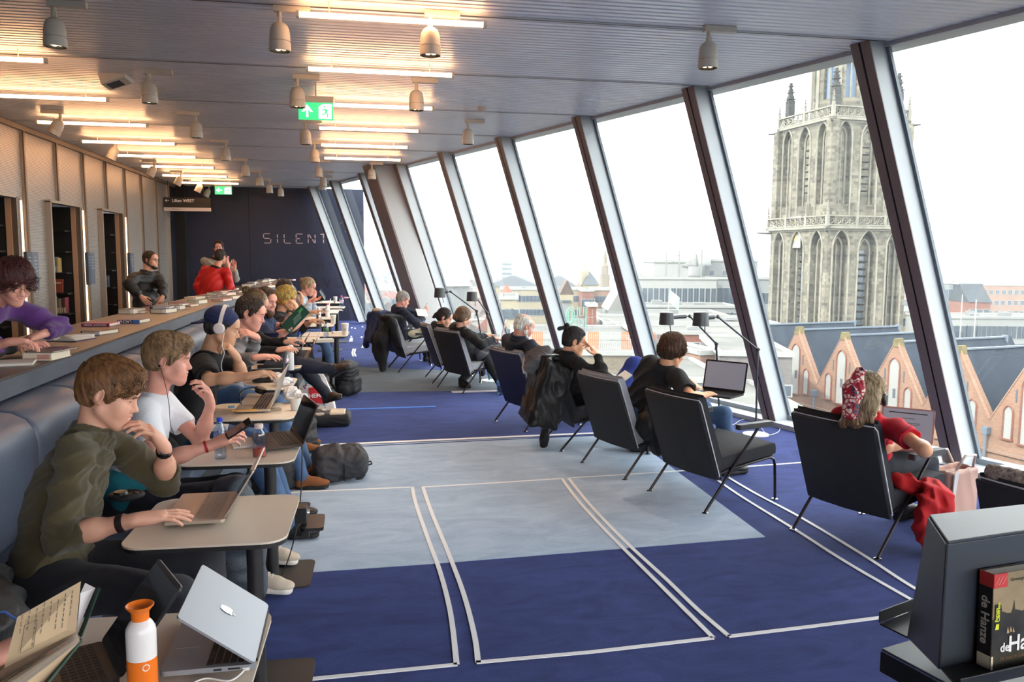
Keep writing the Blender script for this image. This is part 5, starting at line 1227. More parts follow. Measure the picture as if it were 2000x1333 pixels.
# 9 blonde woman in pale grey
hd = C(602,560,12.3); nk = C(589,584,12.3); pel = C(578,652,12.3)
J = build_J(hd, nk, pel, 0, ar=((597,612,'n'),(607,586,'n',.2)), al=((612,612,'f'),(612,586,'n')), w=.16, lr=legs(pel,0)['r'], ll=legs(pel,0)['l'])
P9 = person('blonde woman with a hair knot, glasses and pale grey top, gesturing with both hands', (pel[0], pel[1], 0), J, ((.95,-.1,-.38),(.3,0,1)), skin='pink', res=.011, hres=.0045,
  head=dict(fem=1, small=1, glasses=mat('thin_frame', (60,50,44), .3), hair=dict(m=HAB, m2=HAB2, n=900, w=.002, len=.08, t=.012, line=.068, flow=(0,-1,.2), top=(0,.08,.08), rough=.0015, add=[('e',(0,-.125,.055),(.030,.026,.032),.008)])),
  cloth=dict(top=F_lgrey, sleeve='long', cuff=.8, g=.02, pants=D_blue, shoes=Sh_b, sole=M_soled), arms=dict(r=dict(d=(.95,-.1,.1), n=(-.1,-.3,1), curls=(.25,.3,.3,.3)), l=dict(d=(.3,-.2,.9), n=(-.6,.5,.3), curls=(.4,.4,.5,.5))))
# ---- window side
WF = 17.0
CH_['C8'] = chair(C(742,712,13.9)*V3(1,1,0), C(762,722,13.3)*V3(1,1,0), 'navy', 'lounge chair of the grey-haired man, with a navy jacket over its back', world=True)
def seat_in(c, fx=-.04, dz=.50, side=0):
 M = CH_[c]; a = M.rotation_euler[2]; return V3(M.location.x+math.cos(a)*fx-math.sin(a)*side, M.location.y+math.sin(a)*fx+math.cos(a)*side, dz)
def sit(c, hp, npx, fx=-.04, tl=.50, nn='n', hl=.165, hn='f', side=0):
 pel = seat_in(c, fx, side=side); nk = onray(npx[0], npx[1], pel, tl, nn == 'n'); hd = onray(hp[0], hp[1], nk, hl, hn == 'n'); print(c, 'pel', pel.round(2), 'nk', nk.round(2), 'hd', hd.round(2)); return hd, nk, pel
# 15 grey-haired man
hd, nk, pel = sit('C8', (790,576), (780,604), tl=.49)
J = build_J(hd, nk, pel, WF, ar=((815,634,'n'),(827,622,'f',.24)), al=((835,620,'f'),(832,618,'n',.2)), w=.185, lr=legs(pel,WF,kz=.46)['r'], ll=legs(pel,WF,kz=.46)['l'])
person('grey-haired man with glasses in a dark navy sweater, reading a white paper', (pel[0], pel[1], 0), J, ((.88,.15,-.38),(.3,.1,1)), skin='pink', res=.010, hres=.0045,
  head=dict(small=1, glasses=mat('thin_frame', (60,50,44), .3), hair=dict(m=HGR, m2=HGR2, n=900, w=.002, len=.04, t=.014, line=.066, flow=(0,.6,.2), nape=.03)),
  cloth=dict(top=F_navyk, sleeve='long', cuff=.97, g=.022, pants=D_black, shoes=Sh_b, sole=M_soled), arms=dict(r=dict(d=(.3,.3,.8), n=(-.6,.5,0), curls=(.5,.5,.5,.5)), l=dict(d=(.3,-.3,.8), n=(-.6,.5,0), curls=(.5,.5,.5,.5))))
# 16 black-haired woman
hd, nk, pel = sit('C6', (872,612), (858,642), tl=.46)
J = build_J(hd, nk, pel, WF, ar=((872,678,'n'),(895,682,'f',.24)), al=((885,670,'f'),(905,680,'f',.24)), w=.155, lr=legs(pel,WF,kz=.46)['r'], ll=legs(pel,WF,kz=.46)['l'])
P16 = person('woman with black hair in a ponytail, looking down beside the woman with the laptop', (pel[0], pel[1], 0), J, ((.9,-.15,-.42),(.35,0,1)), skin='fair', res=.010, hres=.004,
  head=dict(fem=1, small=1, eyes='closed', hair=dict(m=HBK, m2=HBK2, n=1100, w=.002, len=.10, t=.014, line=.07, flow=(0,-1,.2), top=(0,.08,.08), rough=.0015, add=[('e',(0,-.115,.0),(.03,.03,.03),.01),('c',(0,-.125,-.02),(0,-.15,-.11),.026,.014,.01)])),
  cloth=dict(top=F_black, sleeve='long', cuff=.97, g=.016, pants=D_black, collar=(.058,.02,.010)), arms=dict(r=dict(d=(.9,.3,0), n=(0,0,-1)), l=dict(d=(.9,.3,0), n=(0,0,-1))))
# 17 brunette with the laptop
hd, nk, pel = sit('C5', (908,610), (897,644), tl=.48)
J = build_J(hd, nk, pel, WF, ar=((940,674,'n'),(965,661,'f',.25)), al=((945,668,'f'),(948,655,'f',.25)), w=.165, ll=(C(945,700,11.6),C(902,742,11.3),C(912,748,11.2)), lr=(C(950,700,11.0),C(978,752,10.9),C(985,768,10.8)))
J['anl'][2] = .10; J['tol'][2] = .02; J['anr'][2] = .10; J['tor'][2] = .02
P17 = person('woman with a low brown bun in a black jumper typing on a rose laptop', (pel[0], pel[1], 0), J, ((.80,.42,-.42),(.35,.2,1)), skin='fair', res=.009, hres=.004,
  head=dict(fem=1, small=1, hair=dict(m=HBR, m2=HLB, n=1500, w=.002, len=.11, t=.018, line=.072, flow=(0,-1,-.4), top=(0,.06,.08), rough=.002, short=0, add=[('e',(0,-.115,-.045),(.042,.034,.036),.01)])),
  cloth=dict(top=F_black, sleeve='long', cuff=.95, g=.02, wr=(.009,24), pants=D_black, shoes=Sh_b, sole=M_soled), arms=dict(r=dict(d=(.8,.4,-.15), n=(0,0,-1), curls=(.25,.25,.3,.3)), l=dict(d=(.8,.2,0), n=(0,0,-1), curls=(.25,.25,.3,.3))))
# 18 white-haired man
hd, nk, pel = sit('C4', (1030,622), (1010,666), tl=.52)
J = build_J(hd, nk, pel, WF+4, ar=((1080,720,'n',.29),(1100,690,'f',.25)), al=((1075,700,'f'),(1100,690,'f',.24)), w=.20, drop=.075, lr=legs(pel,WF,kz=.48)['r'], ll=legs(pel,WF,kz=.48)['l'])
person('balding white-haired man in a dark navy fleece seen from behind', (pel[0], pel[1], 0), J, ((.86,.28,-.42),(.3,.1,1)), skin='pink', res=.009, hres=.0038,
  head=dict(small=1, s=1.04, hair=dict(m=HWH, m2=HWH, n=260, w=.0010, len=.03, t=.0030, line=.08, rough=.001, cut=[('e',(0,.03,.125),(.085,.115,.075),.02)], nape=.03), beard=dict(m=HWH, t=.004)),
  cloth=dict(top=F_dnav, sleeve='long', cuff=.97, g=.032, wr=(.014,16), belly=.01, pants=D_black, collar=(.075,.03,.012), shoes=Sh_b, sole=M_soled, neckr=.072), arms=dict(r=dict(d=(.7,.5,.1), n=(0,0,-1), curls=(.6,.6,.6,.6)), l=dict(d=(.7,.3,.1), n=(0,0,-1), curls=(.6,.6,.6,.6))))
# 19 topknot
hd, nk, pel = sit('C3', (1128,650), (1108,700), tl=.50)
J = build_J(hd, nk, pel, WF-6, ar=((1180,742,'n',.30),(1166,694,'f',.25)), al=((1170,735,'f'),(1200,742,'f',.24)), w=.18, lr=legs(pel,WF,kz=.50,reach=.44)['r'], ll=legs(pel,WF,kz=.50,reach=.44)['l'])
P19 = person('man with a black topknot and shaved sides in a black roll-neck, hand on forehead', (pel[0], pel[1], 0), J, ((.95,-.05,-.28),(.28,0,1)), skin='warm', res=.008, hres=.0035,
  head=dict(small=1, hair=dict(m=HBK, m2=HBK2, n=1500, w=.0016, len=.11, t=.010, line=.066, flow=(0,-1,.5), top=(0,.1,.06), rough=.001, nape=.035, add=[('e',(0,.0,.085),(.058,.085,.045),.02),('e',(0,-.105,.118),(.026,.024,.028),.006),('c',(0,-.125,.10),(0,-.165,.075),.012,.018,.008)])),
  cloth=dict(top=F_black, sleeve='long', cuff=.95, g=.018, wr=(.008,24), pants=D_black, collar=(.061,.028,.011), gp=.012, shoes=mat('tan_shoe', (190,160,130), .8)), arms=dict(r=dict(d=(-.55,.1,.80), n=(-.75,.3,-.3), curls=(.10,.3,.5,.6), thumb=.2), l=dict(d=(.9,.3,0), n=(0,0,-1))))
# 20 black T-shirt with a laptop
hd, nk, pel = sit('C2', (1316,680), (1297,722), fx=.06, tl=.50, side=-.06)
J = build_J(hd, nk, pel, WF+2, ar=((1352,778,'n',.31),(1378,772,'f',.27)), al=((1340,745,'f'),(1368,762,'f',.26)), w=.19, lr=(V3(2.92,6.15,.52),V3(3.0,6.2,.1),V3(3.2,6.25,.02)), ll=(V3(2.9,6.5,.52),V3(3.0,6.55,.1),V3(3.2,6.6,.02)))
P20 = person('man in a black T-shirt with shaggy brown hair bending over a black laptop', (pel[0], pel[1], 0), J, ((.84,.38,-.42),(.4,.15,1)), skin='warm', res=.008, hres=.0034,
  head=dict(small=1, hair=dict(m=HDK2, m2=HBR, n=3600, w=.0017, len=.10, t=.024, line=.050, short=0, flow=(0,.2,-.3), top=(0,-.05,.12), rough=.005, nape=.02, cut=[('e',(.10,.01,-.035),(.035,.022,.028),.006)])),
  cloth=dict(top=F_black, sleeve='short', slen=.62, g=.022, wr=(.011,18), neckr=.068, collar=(.066,0,.006), pants=D_blue, gp=.014, shoes=Sh_b, sole=M_soled), arms=dict(r=dict(d=(.75,.5,.05), n=(0,0,-1), curls=(.3,.32,.35,.4)), l=dict(d=(.8,-.1,0), n=(0,0,-1), curls=(.3,.32,.35,.4))))
# 21 girl in red
hd, nk, pel = sit('C9', (1692,758), (1698,824), fx=.0, tl=.47, hl=.165)
J = build_J(hd, nk, pel, WF+12, ar=((1806,880,'n',.29),(1800,866,'f',.24)), al=((1735,880,'f'),(1775,862,'f',.24)), w=.165, lr=legs(pel,WF,kz=.48)['r'], ll=legs(pel,WF,kz=.48)['l'])
hx = [('e',(0,-.06,-.06),(.080,.060,.10),.03),('e',(-.03,-.075,-.14),(.062,.042,.085),.03),('c',(-.05,-.07,-.10),(-.10,-.06,-.20),.045,.03,.03),('c',(.03,-.07,-.08),(.05,-.06,-.17),.035,.02,.03)]
P21 = person('young woman in a cropped red top, scarf in her long blonde hair', (pel[0], pel[1], 0), J, ((.66,.66,-.30),(.2,.2,1)), skin='warm', res=.007, hres=.0034,
  head=dict(fem=1, small=1, hair=dict(m=HLB, m2=HAB2, n=4200, w=.0013, len=.13, t=.014, line=.072, short=0, flow=(0,-.3,-.5), top=(0,-.02,.12), rough=.003, add=hx, cut=[('e',(.088,.012,-.03),(.02,.016,.026),.006)])),
  cloth=dict(top=F_red, sleeve='short', slen=.42, g=.010, wr=(.005,28), neckr=.085, hem=.20, pants=D_char, gp=.012, shoes=Sh_b, sole=M_soled), arms=dict(r=dict(d=(.3,.8,-.1), n=(0,0,-1), curls=(.3,.32,.35,.4)), l=dict(d=(.7,.6,0), n=(0,0,-1), curls=(.3,.32,.35,.4))))
# ---- standing behind the counter
def stand_legs(pel, face, w=.10):
 a = math.radians(face); f = V3(math.cos(a), math.sin(a), 0); lat = V3(-math.sin(a), math.cos(a), 0); o = {}
 for sd, s in (('r', -1), ('l', 1)):
  k = V3(pel)+lat*s*w+f*.02; k[2] = .50; an = k-f*.02; an[2] = .09; to = an+f*.20; to[2] = .02; o[sd] = (k, an, to)
 return o
hd = C(294,508,11.9); nk = C(285,538,11.9); pel = off(nk,-.02,0,-.56)
SL = stand_legs(pel,-35)
J = build_J(hd, nk, pel, -35, ar=((252,556,'n',.30),(276,580,'n',.24)), al=((316,560,'n',.30),(318,580,'n',.2)), w=.195, lr=SL['r'], ll=SL['l'])
person('bearded man with glasses in an open black jacket standing by the perforated wall', (pel[0], pel[1], 0), J, ((.93,-.35,-.05),(0,0,1)), skin='fair', res=.011, hres=.0045,
  head=dict(small=1, glasses=M_blackm, hair=dict(m=HDK2, n=700, w=.002, len=.03, t=.008, line=.064, nape=.04), beard=dict(m=HDK2, t=.005)),
  cloth=dict(top=F_jack, sleeve='long', cuff=.95, g=.036, wr=(.016,18), neckr=.070, pants=D_black, collar=(.08,.02,.015), shoes=Sh_b, sole=M_soled), arms=dict(r=dict(d=(.5,-.3,-.5), n=(.3,.8,-.3), curls=(.4,.4,.4,.4)), l=dict(d=(-.3,-.3,-.8), n=(-.5,.7,0), curls=(.4,.4,.4,.4))))
hd = C(431,502,14.4); nk = C(422,527,14.35); pel = off(nk,-.16,.02,-.54); SL = stand_legs(pel,75)
J = build_J(hd, nk, pel, 75, al=((381,566,'n',.30),(398,600,'n',.25)), ar=((449,562,'n',.26),(440,590,'f',.25)), w=.195, lr=SL['r'], ll=SL['l'])
person('man in a bright red hooded jacket seen from behind at the counter', (pel[0], pel[1], 0), J, ((.45,.88,-.02),(0,0,1)), skin='fair', res=.011, hres=.0045,
  head=dict(small=1, hair=dict(m=HDK, m2=HDK2, n=800, w=.002, len=.05, t=.014, line=.062, nape=.02)),
  cloth=dict(top=F_redj, sleeve='long', cuff=.97, g=.034, wr=(.014,16), neckr=.066, pants=D_black, collar=(.085,.0,.026), collar_m=F_jack, shoes=Sh_b, sole=M_soled), arms=dict(l=dict(d=(.4,-.3,-.5), n=(.3,.8,-.3), curls=(.6,.6,.6,.6)), r=dict(d=(.3,.8,0), n=(0,0,-1), curls=(.4,.4,.4,.4))))
hd = C(427,484,15.2); nk = C(420,509,15.25); pel = off(nk,-.1,.02,-.58); SL = stand_legs(pel,-100)
J = build_J(hd, nk, pel, -100, al=((452,548,'n',.30),(457,530,'n',.22)), ar=((440,540,'n',.30),(447,524,'n',.22)), w=.19, lr=SL['r'], ll=SL['l'])
J['ell'] = C(460,545,14.9); J['wrl'] = C(458,527,14.7); J['elr'] = C(436,540,14.7); J['wrr'] = C(446,521,14.5)
person('man in a grey hoodie with raised palms, behind the red jacket', (pel[0], pel[1], 0), J, ((.05,-1,-.12),(0,0,1)), skin='pink', res=.011, hres=.0045,
  head=dict(small=1, hair=dict(m=HDK, m2=HDK2, n=800, w=.002, len=.06, t=.014, line=.070, flow=(0,-.5,.8), nape=.04)),
  cloth=dict(top=F_hood, sleeve='long', cuff=.95, g=.026, wr=(.010,18), pants=D_black, collar=(.085,.0,.022), collar_m=F_jack, shoes=Sh_b, sole=M_soled), arms=dict(l=dict(d=(0,-.1,1), n=(-.1,-1,0), curls=(.08,.08,.08,.1), spread=.1), r=dict(d=(-.1,-.1,1), n=(.9,-.3,0), curls=(.1,.1,.1,.1), spread=.1)))
# purple sweater woman leaning on the counter
hd = C(26,552,4.9); nk = C(-16,597,4.95); pel = off(nk,-.46,.12,-.46); SL = stand_legs(pel,-20)
J = build_J(hd, nk, pel, -22, ar=((-60,690,'n',.30),(20,668,'n',.26)), al=((128,643,'n',.30),(78,655,'n',.23)), w=.17, lr=SL['r'], ll=SL['l'])
PP = person('smiling woman with auburn hair and round glasses in a purple sweater', (pel[0], pel[1], 0), J, ((.72,-.60,-.42),(.35,-.2,1)), skin='pink', res=.0065, hres=.003,
  head=dict(fem=1, open=1, eyes='down', glasses=mat('gold_frame', (150,120,80), .3, metal=.9), iris=mat('iris', (60,52,44), .15), hair=dict(m=HRD, m2=HRD2, n=3600, w=.0018, len=.11, t=.026, line=.058, short=0, flow=(0,.5,-.4), top=(0,-.05,.12), rough=.005, nape=.03)),
  cloth=dict(top=F_purple, sleeve='long', cuff=.72, rib=1, g=.024, wr=(.011,20), neckr=.072, collar=(.068,.0,.010), collar_m=F_lgrey, pants=D_black, shoes=Sh_b, sole=M_soled), arms=dict(l=dict(d=(-.5,-.6,-.2), n=(-.1,-.1,-1), curls=(.5,.55,.6,.65), thumb=.6), r=dict(d=(.6,.2,0), n=(0,0,-1), curls=(.5,.5,.5,.5))))
# writing hand with dark sleeve at the counter, body outside the frame
w_ = V3(Z(40,674,1.235)); e_ = V3(Z(-130,708,1.24))
J = dict(shr=e_+V3(-.2,-.05,.15), elr=e_, wrr=w_, shl=e_+V3(-.2,.3,.15), neck=e_+V3(-.25,.12,.3), chest=e_+V3(-.3,.12,.05), pel=e_+V3(-.4,.12,-.3), hipl=e_+V3(-.4,.2,-.3), hipr=e_+V3(-.4,.04,-.3), head=e_+V3(-.15,.12,.47))
person('person cut off by the left edge, writing hand and dark cuff on counter', (J['pel'][0], J['pel'][1], 0), J, ((.9,0,-.4),(.3,0,1)), skin='pink', res=.008, hres=.0032,
  head=dict(small=1, hair=dict(m=HGR, t=.012, line=.06)), cloth=dict(top=F_chk, sleeve='long', cuff=.94, g=.02, pants=D_black), arms=dict(r=dict(d=(.93,.25,.12), n=(.1,.35,-1), curls=(.45,.5,.55,.6), thumb=.7)))
# notebook reader outside the lower left corner
w_ = C(-25,1290,2.0); e_ = w_+V3(-.25,-.08,-.02)
J = dict(shr=e_+V3(-.1,-.02,.28), elr=e_, wrr=w_, shl=e_+V3(-.1,.34,.28), neck=e_+V3(-.1,.16,.36), chest=e_+V3(-.15,.16,.12), pel=e_+V3(-.22,.16,-.25), hipl=e_+V3(-.22,.25,-.25), hipr=e_+V3(-.22,.07,-.25), head=e_+V3(-.03,.16,.53))
person('person outside the lower left corner, fingertips on the open notebook', (J['pel'][0], J['pel'][1], 0), J, None and 0 or ((1,0,-.3),(.3,0,1)), skin='pink', res=.009, hres=.003, head=dict(small=1, hair=dict(m=HDK, t=.014, line=.06)),
  cloth=dict(top=F_black, sleeve='long', cuff=.9, g=.02), arms=dict(r=dict(d=(.85,.3,.3), n=(.2,.2,-.9), curls=(.3,.3,.35,.4), thumb=.5)))
# the city outside
GZ = -38.0
def CV(px, py, d): return Vector(C(px, py, d))
M_ground = mat('city_ground', (120,122,114), .95, noise=(.02,.3))
b = MB(); b.box((900,1500,GZ-1), (7000,7000,2)); b.box((0,0,0),(0.001,0.001,0.001)) if False else None
gr = b.build('ground', M_ground); gr['kind'] = 'structure'
def stone_mat(name, c1, c2, mortar, sc, bw=.5, rh=.25, var=.6):
 m = bpy.data.materials.new(name); m.use_nodes = True; nt = m.node_tree; b = nt.nodes['Principled BSDF']; b.inputs['Roughness'].default_value = .9; b.inputs['Specular IOR Level'].default_value = .2
 tc = nt.nodes.new('ShaderNodeTexCoord'); sp = nt.nodes.new('ShaderNodeSeparateXYZ'); nt.links.new(tc.outputs['Object'], sp.inputs[0])
 ad = nt.nodes.new('ShaderNodeMath'); ad.operation = 'ADD'; nt.links.new(sp.outputs[0], ad.inputs[0]); nt.links.new(sp.outputs[1], ad.inputs[1])
 cb = nt.nodes.new('ShaderNodeCombineXYZ'); nt.links.new(ad.outputs[0], cb.inputs[0]); nt.links.new(sp.outputs[2], cb.inputs[1])
 br = nt.nodes.new('ShaderNodeTexBrick'); br.inputs['Scale'].default_value = sc; br.inputs['Color1'].default_value = (*lin(c1),1); br.inputs['Color2'].default_value = (*lin(c2),1); br.inputs['Mortar'].default_value = (*lin(mortar),1)
 br.inputs['Mortar Size'].default_value = .012; br.inputs['Brick Width'].default_value = bw; br.inputs['Row Height'].default_value = rh; br.inputs['Bias'].default_value = -.1
 nt.links.new(cb.outputs[0], br.inputs[0])
 n = nt.nodes.new('ShaderNodeTexNoise'); n.inputs['Scale'].default_value = .35; n.inputs['Detail'].default_value = 5; nt.links.new(tc.outputs['Object'], n.inputs[0])
 mx = nt.nodes.new('ShaderNodeMix'); mx.data_type = 'RGBA'; mx.blend_type = 'MULTIPLY'; mx.inputs[0].default_value = var
 rp = nt.nodes.new('ShaderNodeMapRange'); rp.inputs[1].default_value = .35; rp.inputs[2].default_value = .6; rp.inputs[3].default_value = .45; nt.links.new(n.outputs[0], rp.inputs[0])
 nt.links.new(br.outputs[0], mx.inputs[6]); nt.links.new(rp.outputs[0], mx.inputs[7]); nt.links.new(mx.outputs[2], b.inputs['Base Color']); MATS[name] = m; return m
M_stone = stone_mat('tower_stone', (178,170,152), (120,114,104), (150,144,130), 1.0, .8, .42, .55)
M_stoned = stone_mat('tower_stone_dark', (104,102,100), (80,80,82), (90,90,90), 1.0, .8, .42, .5)
M_stonel = mat('pale_stone', (188,182,166), .9, noise=(.8,.25))
M_brick = stone_mat('church_brick', (196,146,118), (172,122,98), (176,158,142), 1.0, .26, .085, .25)
M_redb = stone_mat('red_brick', (176,110,88), (156,94,76), (150,120,104), 1.0, .3, .12, .3)
M_slate = mat('slate', (62,72,88), .75, noise=(.5,.22,(1,1,.3)), bump=(2,.2), spec=.15)
M_white_o = mat('painted_white', (206,206,202), .8); M_lead = mat('lead_flashing', (140,154,172), .5)
M_dwin = mat('dark_window', (58,66,76), .15, spec=.8); M_louv = mat('louvre', (70,74,80), .8)
M_moss = mat('mossy_coping', (150,134,84), .95, noise=(2,.3))
def arch_pts(w, h0, n=7, pt=1.15):   # pointed arch outline from left springing to right springing, springing at v = h0
 R_ = w*pt; out = [];
 a_end = math.acos((R_-w/2)/R_)
 for i in range(n+1): a = PI-a_end*i/n; out.append((R_-w/2+R_*math.cos(a), h0+R_*math.sin(a)))
 return out+[(-x, y) for x, y in reversed(out[:-1])]
def bay_wall(mb, u0, u1, v0, v1, w, vb, h0, t, pt=1.15):
 """wall strip from u0..u1, v0..v1 with one pointed opening of width w centred; wall thickness t (front at n=0, back at n=-t)"""
 c = (u0+u1)/2; A = [(c+x, y) for x, y in arch_pts(w, h0, 7, pt)]
 outl = [(c-w/2, vb)]+A+[(c+w/2, vb)]
 # left, right and below
 def quad(a, b_, c_, d): mb.add([(a[0],a[1],0),(b_[0],b_[1],0),(c_[0],c_[1],0),(d[0],d[1],0)], [(0,1,2,3)])
 quad((u0,v0),(c-w/2,v0),(c-w/2,h0),(u0,h0)); quad((c+w/2,v0),(u1,v0),(u1,h0),(c+w/2,h0))
 if vb > v0: quad((c-w/2,v0),(c+w/2,v0),(c+w/2,vb),(c-w/2,vb))
 top = [(c-w/2+ w*i/(len(A)-1), v1) for i in range(len(A))]; top[0] = (u0, v1); top[-1] = (u1, v1)
 quad((u0,h0),A[0],top[0],top[0]) if False else mb.add([(u0,h0,0),(A[0][0],A[0][1],0),(u0,v1,0)], [(0,1,2)])
 mb.add([(A[-1][0],A[-1][1],0),(u1,h0,0),(u1,v1,0)], [(0,1,2)])
 for i in range(len(A)-1): quad(A[i], A[i+1], top[i+1], top[i])
 # reveals
 for i in range(len(outl)-1):
  a, b_ = outl[i], outl[i+1]; mb.add([(a[0],a[1],0),(a[0],a[1],-t),(b_[0],b_[1],-t),(b_[0],b_[1],0)], [(0,1,2,3)])
 a, b_ = outl[-1], outl[0]; mb.add([(a[0],a[1],0),(a[0],a[1],-t),(b_[0],b_[1],-t),(b_[0],b_[1],0)], [(0,1,2,3)])
 return outl
def face_frame(o, u, n):     # matrix taking (u, v, n) to tower coordinates
 u = Vector(u).normalized(); n = Vector(n).normalized(); v = Vector((0,0,1)); return Matrix(((u.x,v.x,n.x,o[0]),(u.y,v.y,n.y,o[1]),(u.z,v.z,n.z,o[2]),(0,0,0,1)))
def build_face(mb, name, m, parent, M):
 mb.v = [tuple(M@Vector(v)) for v in mb.v]; return mb.build(name, m, parent)
# tower plan: square with its near corner on the pixel column 1616
TD = 112.0
def solve_square(pxl, pxc, pxr, py, D_):
 K = CV(pxc, py, D_); K.z = 0; best = None
 for i in range(10, 170):
  ph = math.radians(i*.5+0); dl = Vector((-math.cos(ph), math.sin(ph), 0)); dr = Vector((math.sin(ph), math.cos(ph), 0))
  def inter(px, d):
   r = ray(px, py); r = Vector((r.x, r.y)); # K + s d on line of r
   det = d.x*(-r.y)-d.y*(-r.x); s = (-K.x*(-r.y)+K.y*(-r.x))/det; return s
  a, c_ = inter(pxl, dl), inter(pxr, dr)
  if a > 0 and c_ > 0 and (best is None or abs(a-c_) < best[0]): best = (abs(a-c_), ph, (a+c_)/2, K, dl, dr)
 return best
_, PH, SIDE, KC, DL, DR = solve_square(1505, 1616, 1788, 431, TD)
print('tower', math.degrees(PH), SIDE)
CTR = KC+DL*SIDE/2+DR*SIDE/2
def zat(px, py, P):    # height on the vertical line through P seen at that pixel row
 r = ray(px, py); t = math.hypot(P.x, P.y)/math.hypot(r.x, r.y); return CH+r.z*t
zG1b, zG1t = zat(1616,440,KC), zat(1616,421,KC); K2 = CTR-(DL+DR)*SIDE*.445
zG2b, zG2t = zat(1625,226,K2), zat(1625,206,K2)
zSl = zat(1616, 615, KC)
tw = empty('church_tower', (CTR.x, CTR.y, GZ), 'tall weathered gothic stone tower with two tracery galleries, beyond the church roofs', 'tower')
def rotv(v): return Vector(v)
UL, UR = DL, DR           # outward normals: left face n = -DR.. set below
faces = [(-DL, -DR), (DR, -DL), (DL, DR), (-DR, DL)]     # (u direction, outward normal)
def stage(half, z0, z1, bays, wfrac, hs, mb_name, t=.9, frame=True, mwin=True, below=0.0, pt=1.15):
 for fi, (u, n) in enumerate(faces):
  o = n*half; M = face_frame((o.x, o.y, z0-GZ), u, n); H = z1-z0
  mb = MB(); bw = 2*half/bays; mbk = MB(); ml = MB(); mm = MB()
  for k in range(bays):
   u0 = -half+k*bw; w = bw*wfrac*(1.12 if k == bays//2 else .92)
   out = bay_wall(mb, u0, u0+bw, 0, H, w, below, H-w*hs, t, pt)
   c = u0+bw/2
   # nested inner moulding and recessed back wall
   mbk.box((c, H/2, -t-.1), (w*1.3, H, .2))
   w2 = w*.62; A = [(c-w2/2, below, -t*.6)]+[(c+x, y, -t*.6) for x, y in arch_pts(w2, H-w*hs-.2, 6, pt)]+[(c+w2/2, below, -t*.6)]
   mm.tube(A, .13, 5); mm.tube([(c-w/2-.12, 0, .05), (c-w/2-.12, H-w*hs, .05)], .16, 5); mm.tube([(c+w/2+.12, 0, .05), (c+w/2+.12, H-w*hs, .05)], .16, 5)
   A = [(c+x*1.08, y, .05) for x, y in arch_pts(w, H-w*hs, 7, pt)]; mm.tube(A, .15, 5)
   if k == bays//2 and mwin:
    w3 = w*.40; zt = H-w*hs-.1; zb = H*(.30 if H > 14 else .46)
    ml.box((c, (zb+zt)/2, -t+.02), (w3, zt-zb, .06)); ml.m(1)
    for q in range(int((zt-zb)/1.0)):
     zz = zb+.5+q*1.0; ml.box((c, zz, -t+.22), (w3, .10, .55), rotm(-.6,0,0))
    ml.m(0)
   else:
    mm.tube([(c, below, -t*.8), (c, H-w*hs+.3, -t*.8)], .10, 5)
  build_face(mb, 'wall', M_stone, tw, M); build_face(mbk, 'niche_back', M_stone if H < 22 else M_stone, tw, M); build_face(mm, 'moulding', M_stonel, tw, M)
  if ml.v: build_face(ml, 'louvred_window', [M_dwin, M_stoned], tw, M)
def gallery(half, zb, zt, npin):
 for fi, (u, n) in enumerate(faces):
  o = n*half; M = face_frame((o.x, o.y, zb-GZ), u, n); H = zt-zb
  mb = MB(); mb.box((0, -.25, -.1), (2*half+.5, .35, .7)); mb.box((0, H, 0), (2*half+.3, .18, .4)); mb.box((0, .06, 0), (2*half+.3, .18, .4)); mb.box((0,-.55,-.35), (2*half, .3, .5))
  build_face(mb, 'cornice', M_stonel, tw, M)
  mb = MB(); nr = int(2*half/(H*.82)); r = H*.33
  for k in range(nr):
   c = -half+(k+.5)*2*half/nr
   pts = [(c+r*math.cos(a), H/2+r*math.sin(a), 0) for a in (2*PI*i/10 for i in range(10))]; mb.tube(pts, .08, 4, closed=True)
   for q in range(3):
    a = q*2*PI/3+.5; mb.tube([(c, H/2, 0), (c+.5*r*math.cos(a+.7), H/2+.5*r*math.sin(a+.7), 0), (c+r*math.cos(a), H/2+r*math.sin(a), 0)], .06, 4)
   mb.box((c+half/nr, H/2, 0), (.09, H, .15))
  ob = build_face(mb, 'tracery', M_stonel, tw, M); ob['kind'] = 'stuff'
  for k in range(npin):
   c = -half+k*2*half/npin; mb = MB(); mb.box((c, H/2, 0), (.42, H+.3, .45))
   for zz, w in ((0,.32),(.55,.22),(1.05,.15),(1.5,.08)): mb.box((c, H+.35+zz, 0), (w, .5, w));
   for zz in (.6, 1.1, 1.5): mb.box((c, H+.25+zz, 0), (.42-zz*.1, .09, .42-zz*.1))
   build_face(mb, 'pinnacle', M_stonel, tw, M)
stage(SIDE/2*.955, zSl-14, zG1b-.5, 3, .60, .95, 'lower', t=1.2, below=3.0)
stage(SIDE/2*.865, zG1b, zG2b-.4, 3, .56, .95, 'upper', t=1.0, below=3.0)
gallery(SIDE/2, zG1b, zG1t, 3); gallery(SIDE/2*.89, zG2b, zG2t, 2)
mb = MB(); hh = SIDE/2*.94; zb = zSl-14-GZ
mb.box((0,0,zb/2), (2*hh,2*hh,zb), rotm(0,0,math.atan2(-DL.y,-DL.x))); mb.build('base', M_stone, tw)
mb = MB(); mb.box((0,0,(zG2b+zSl)/2-GZ), (SIDE*.76,SIDE*.76,zG2b-zSl), rotm(0,0,math.atan2(-DL.y,-DL.x))); mb.build('core', M_stone, tw)
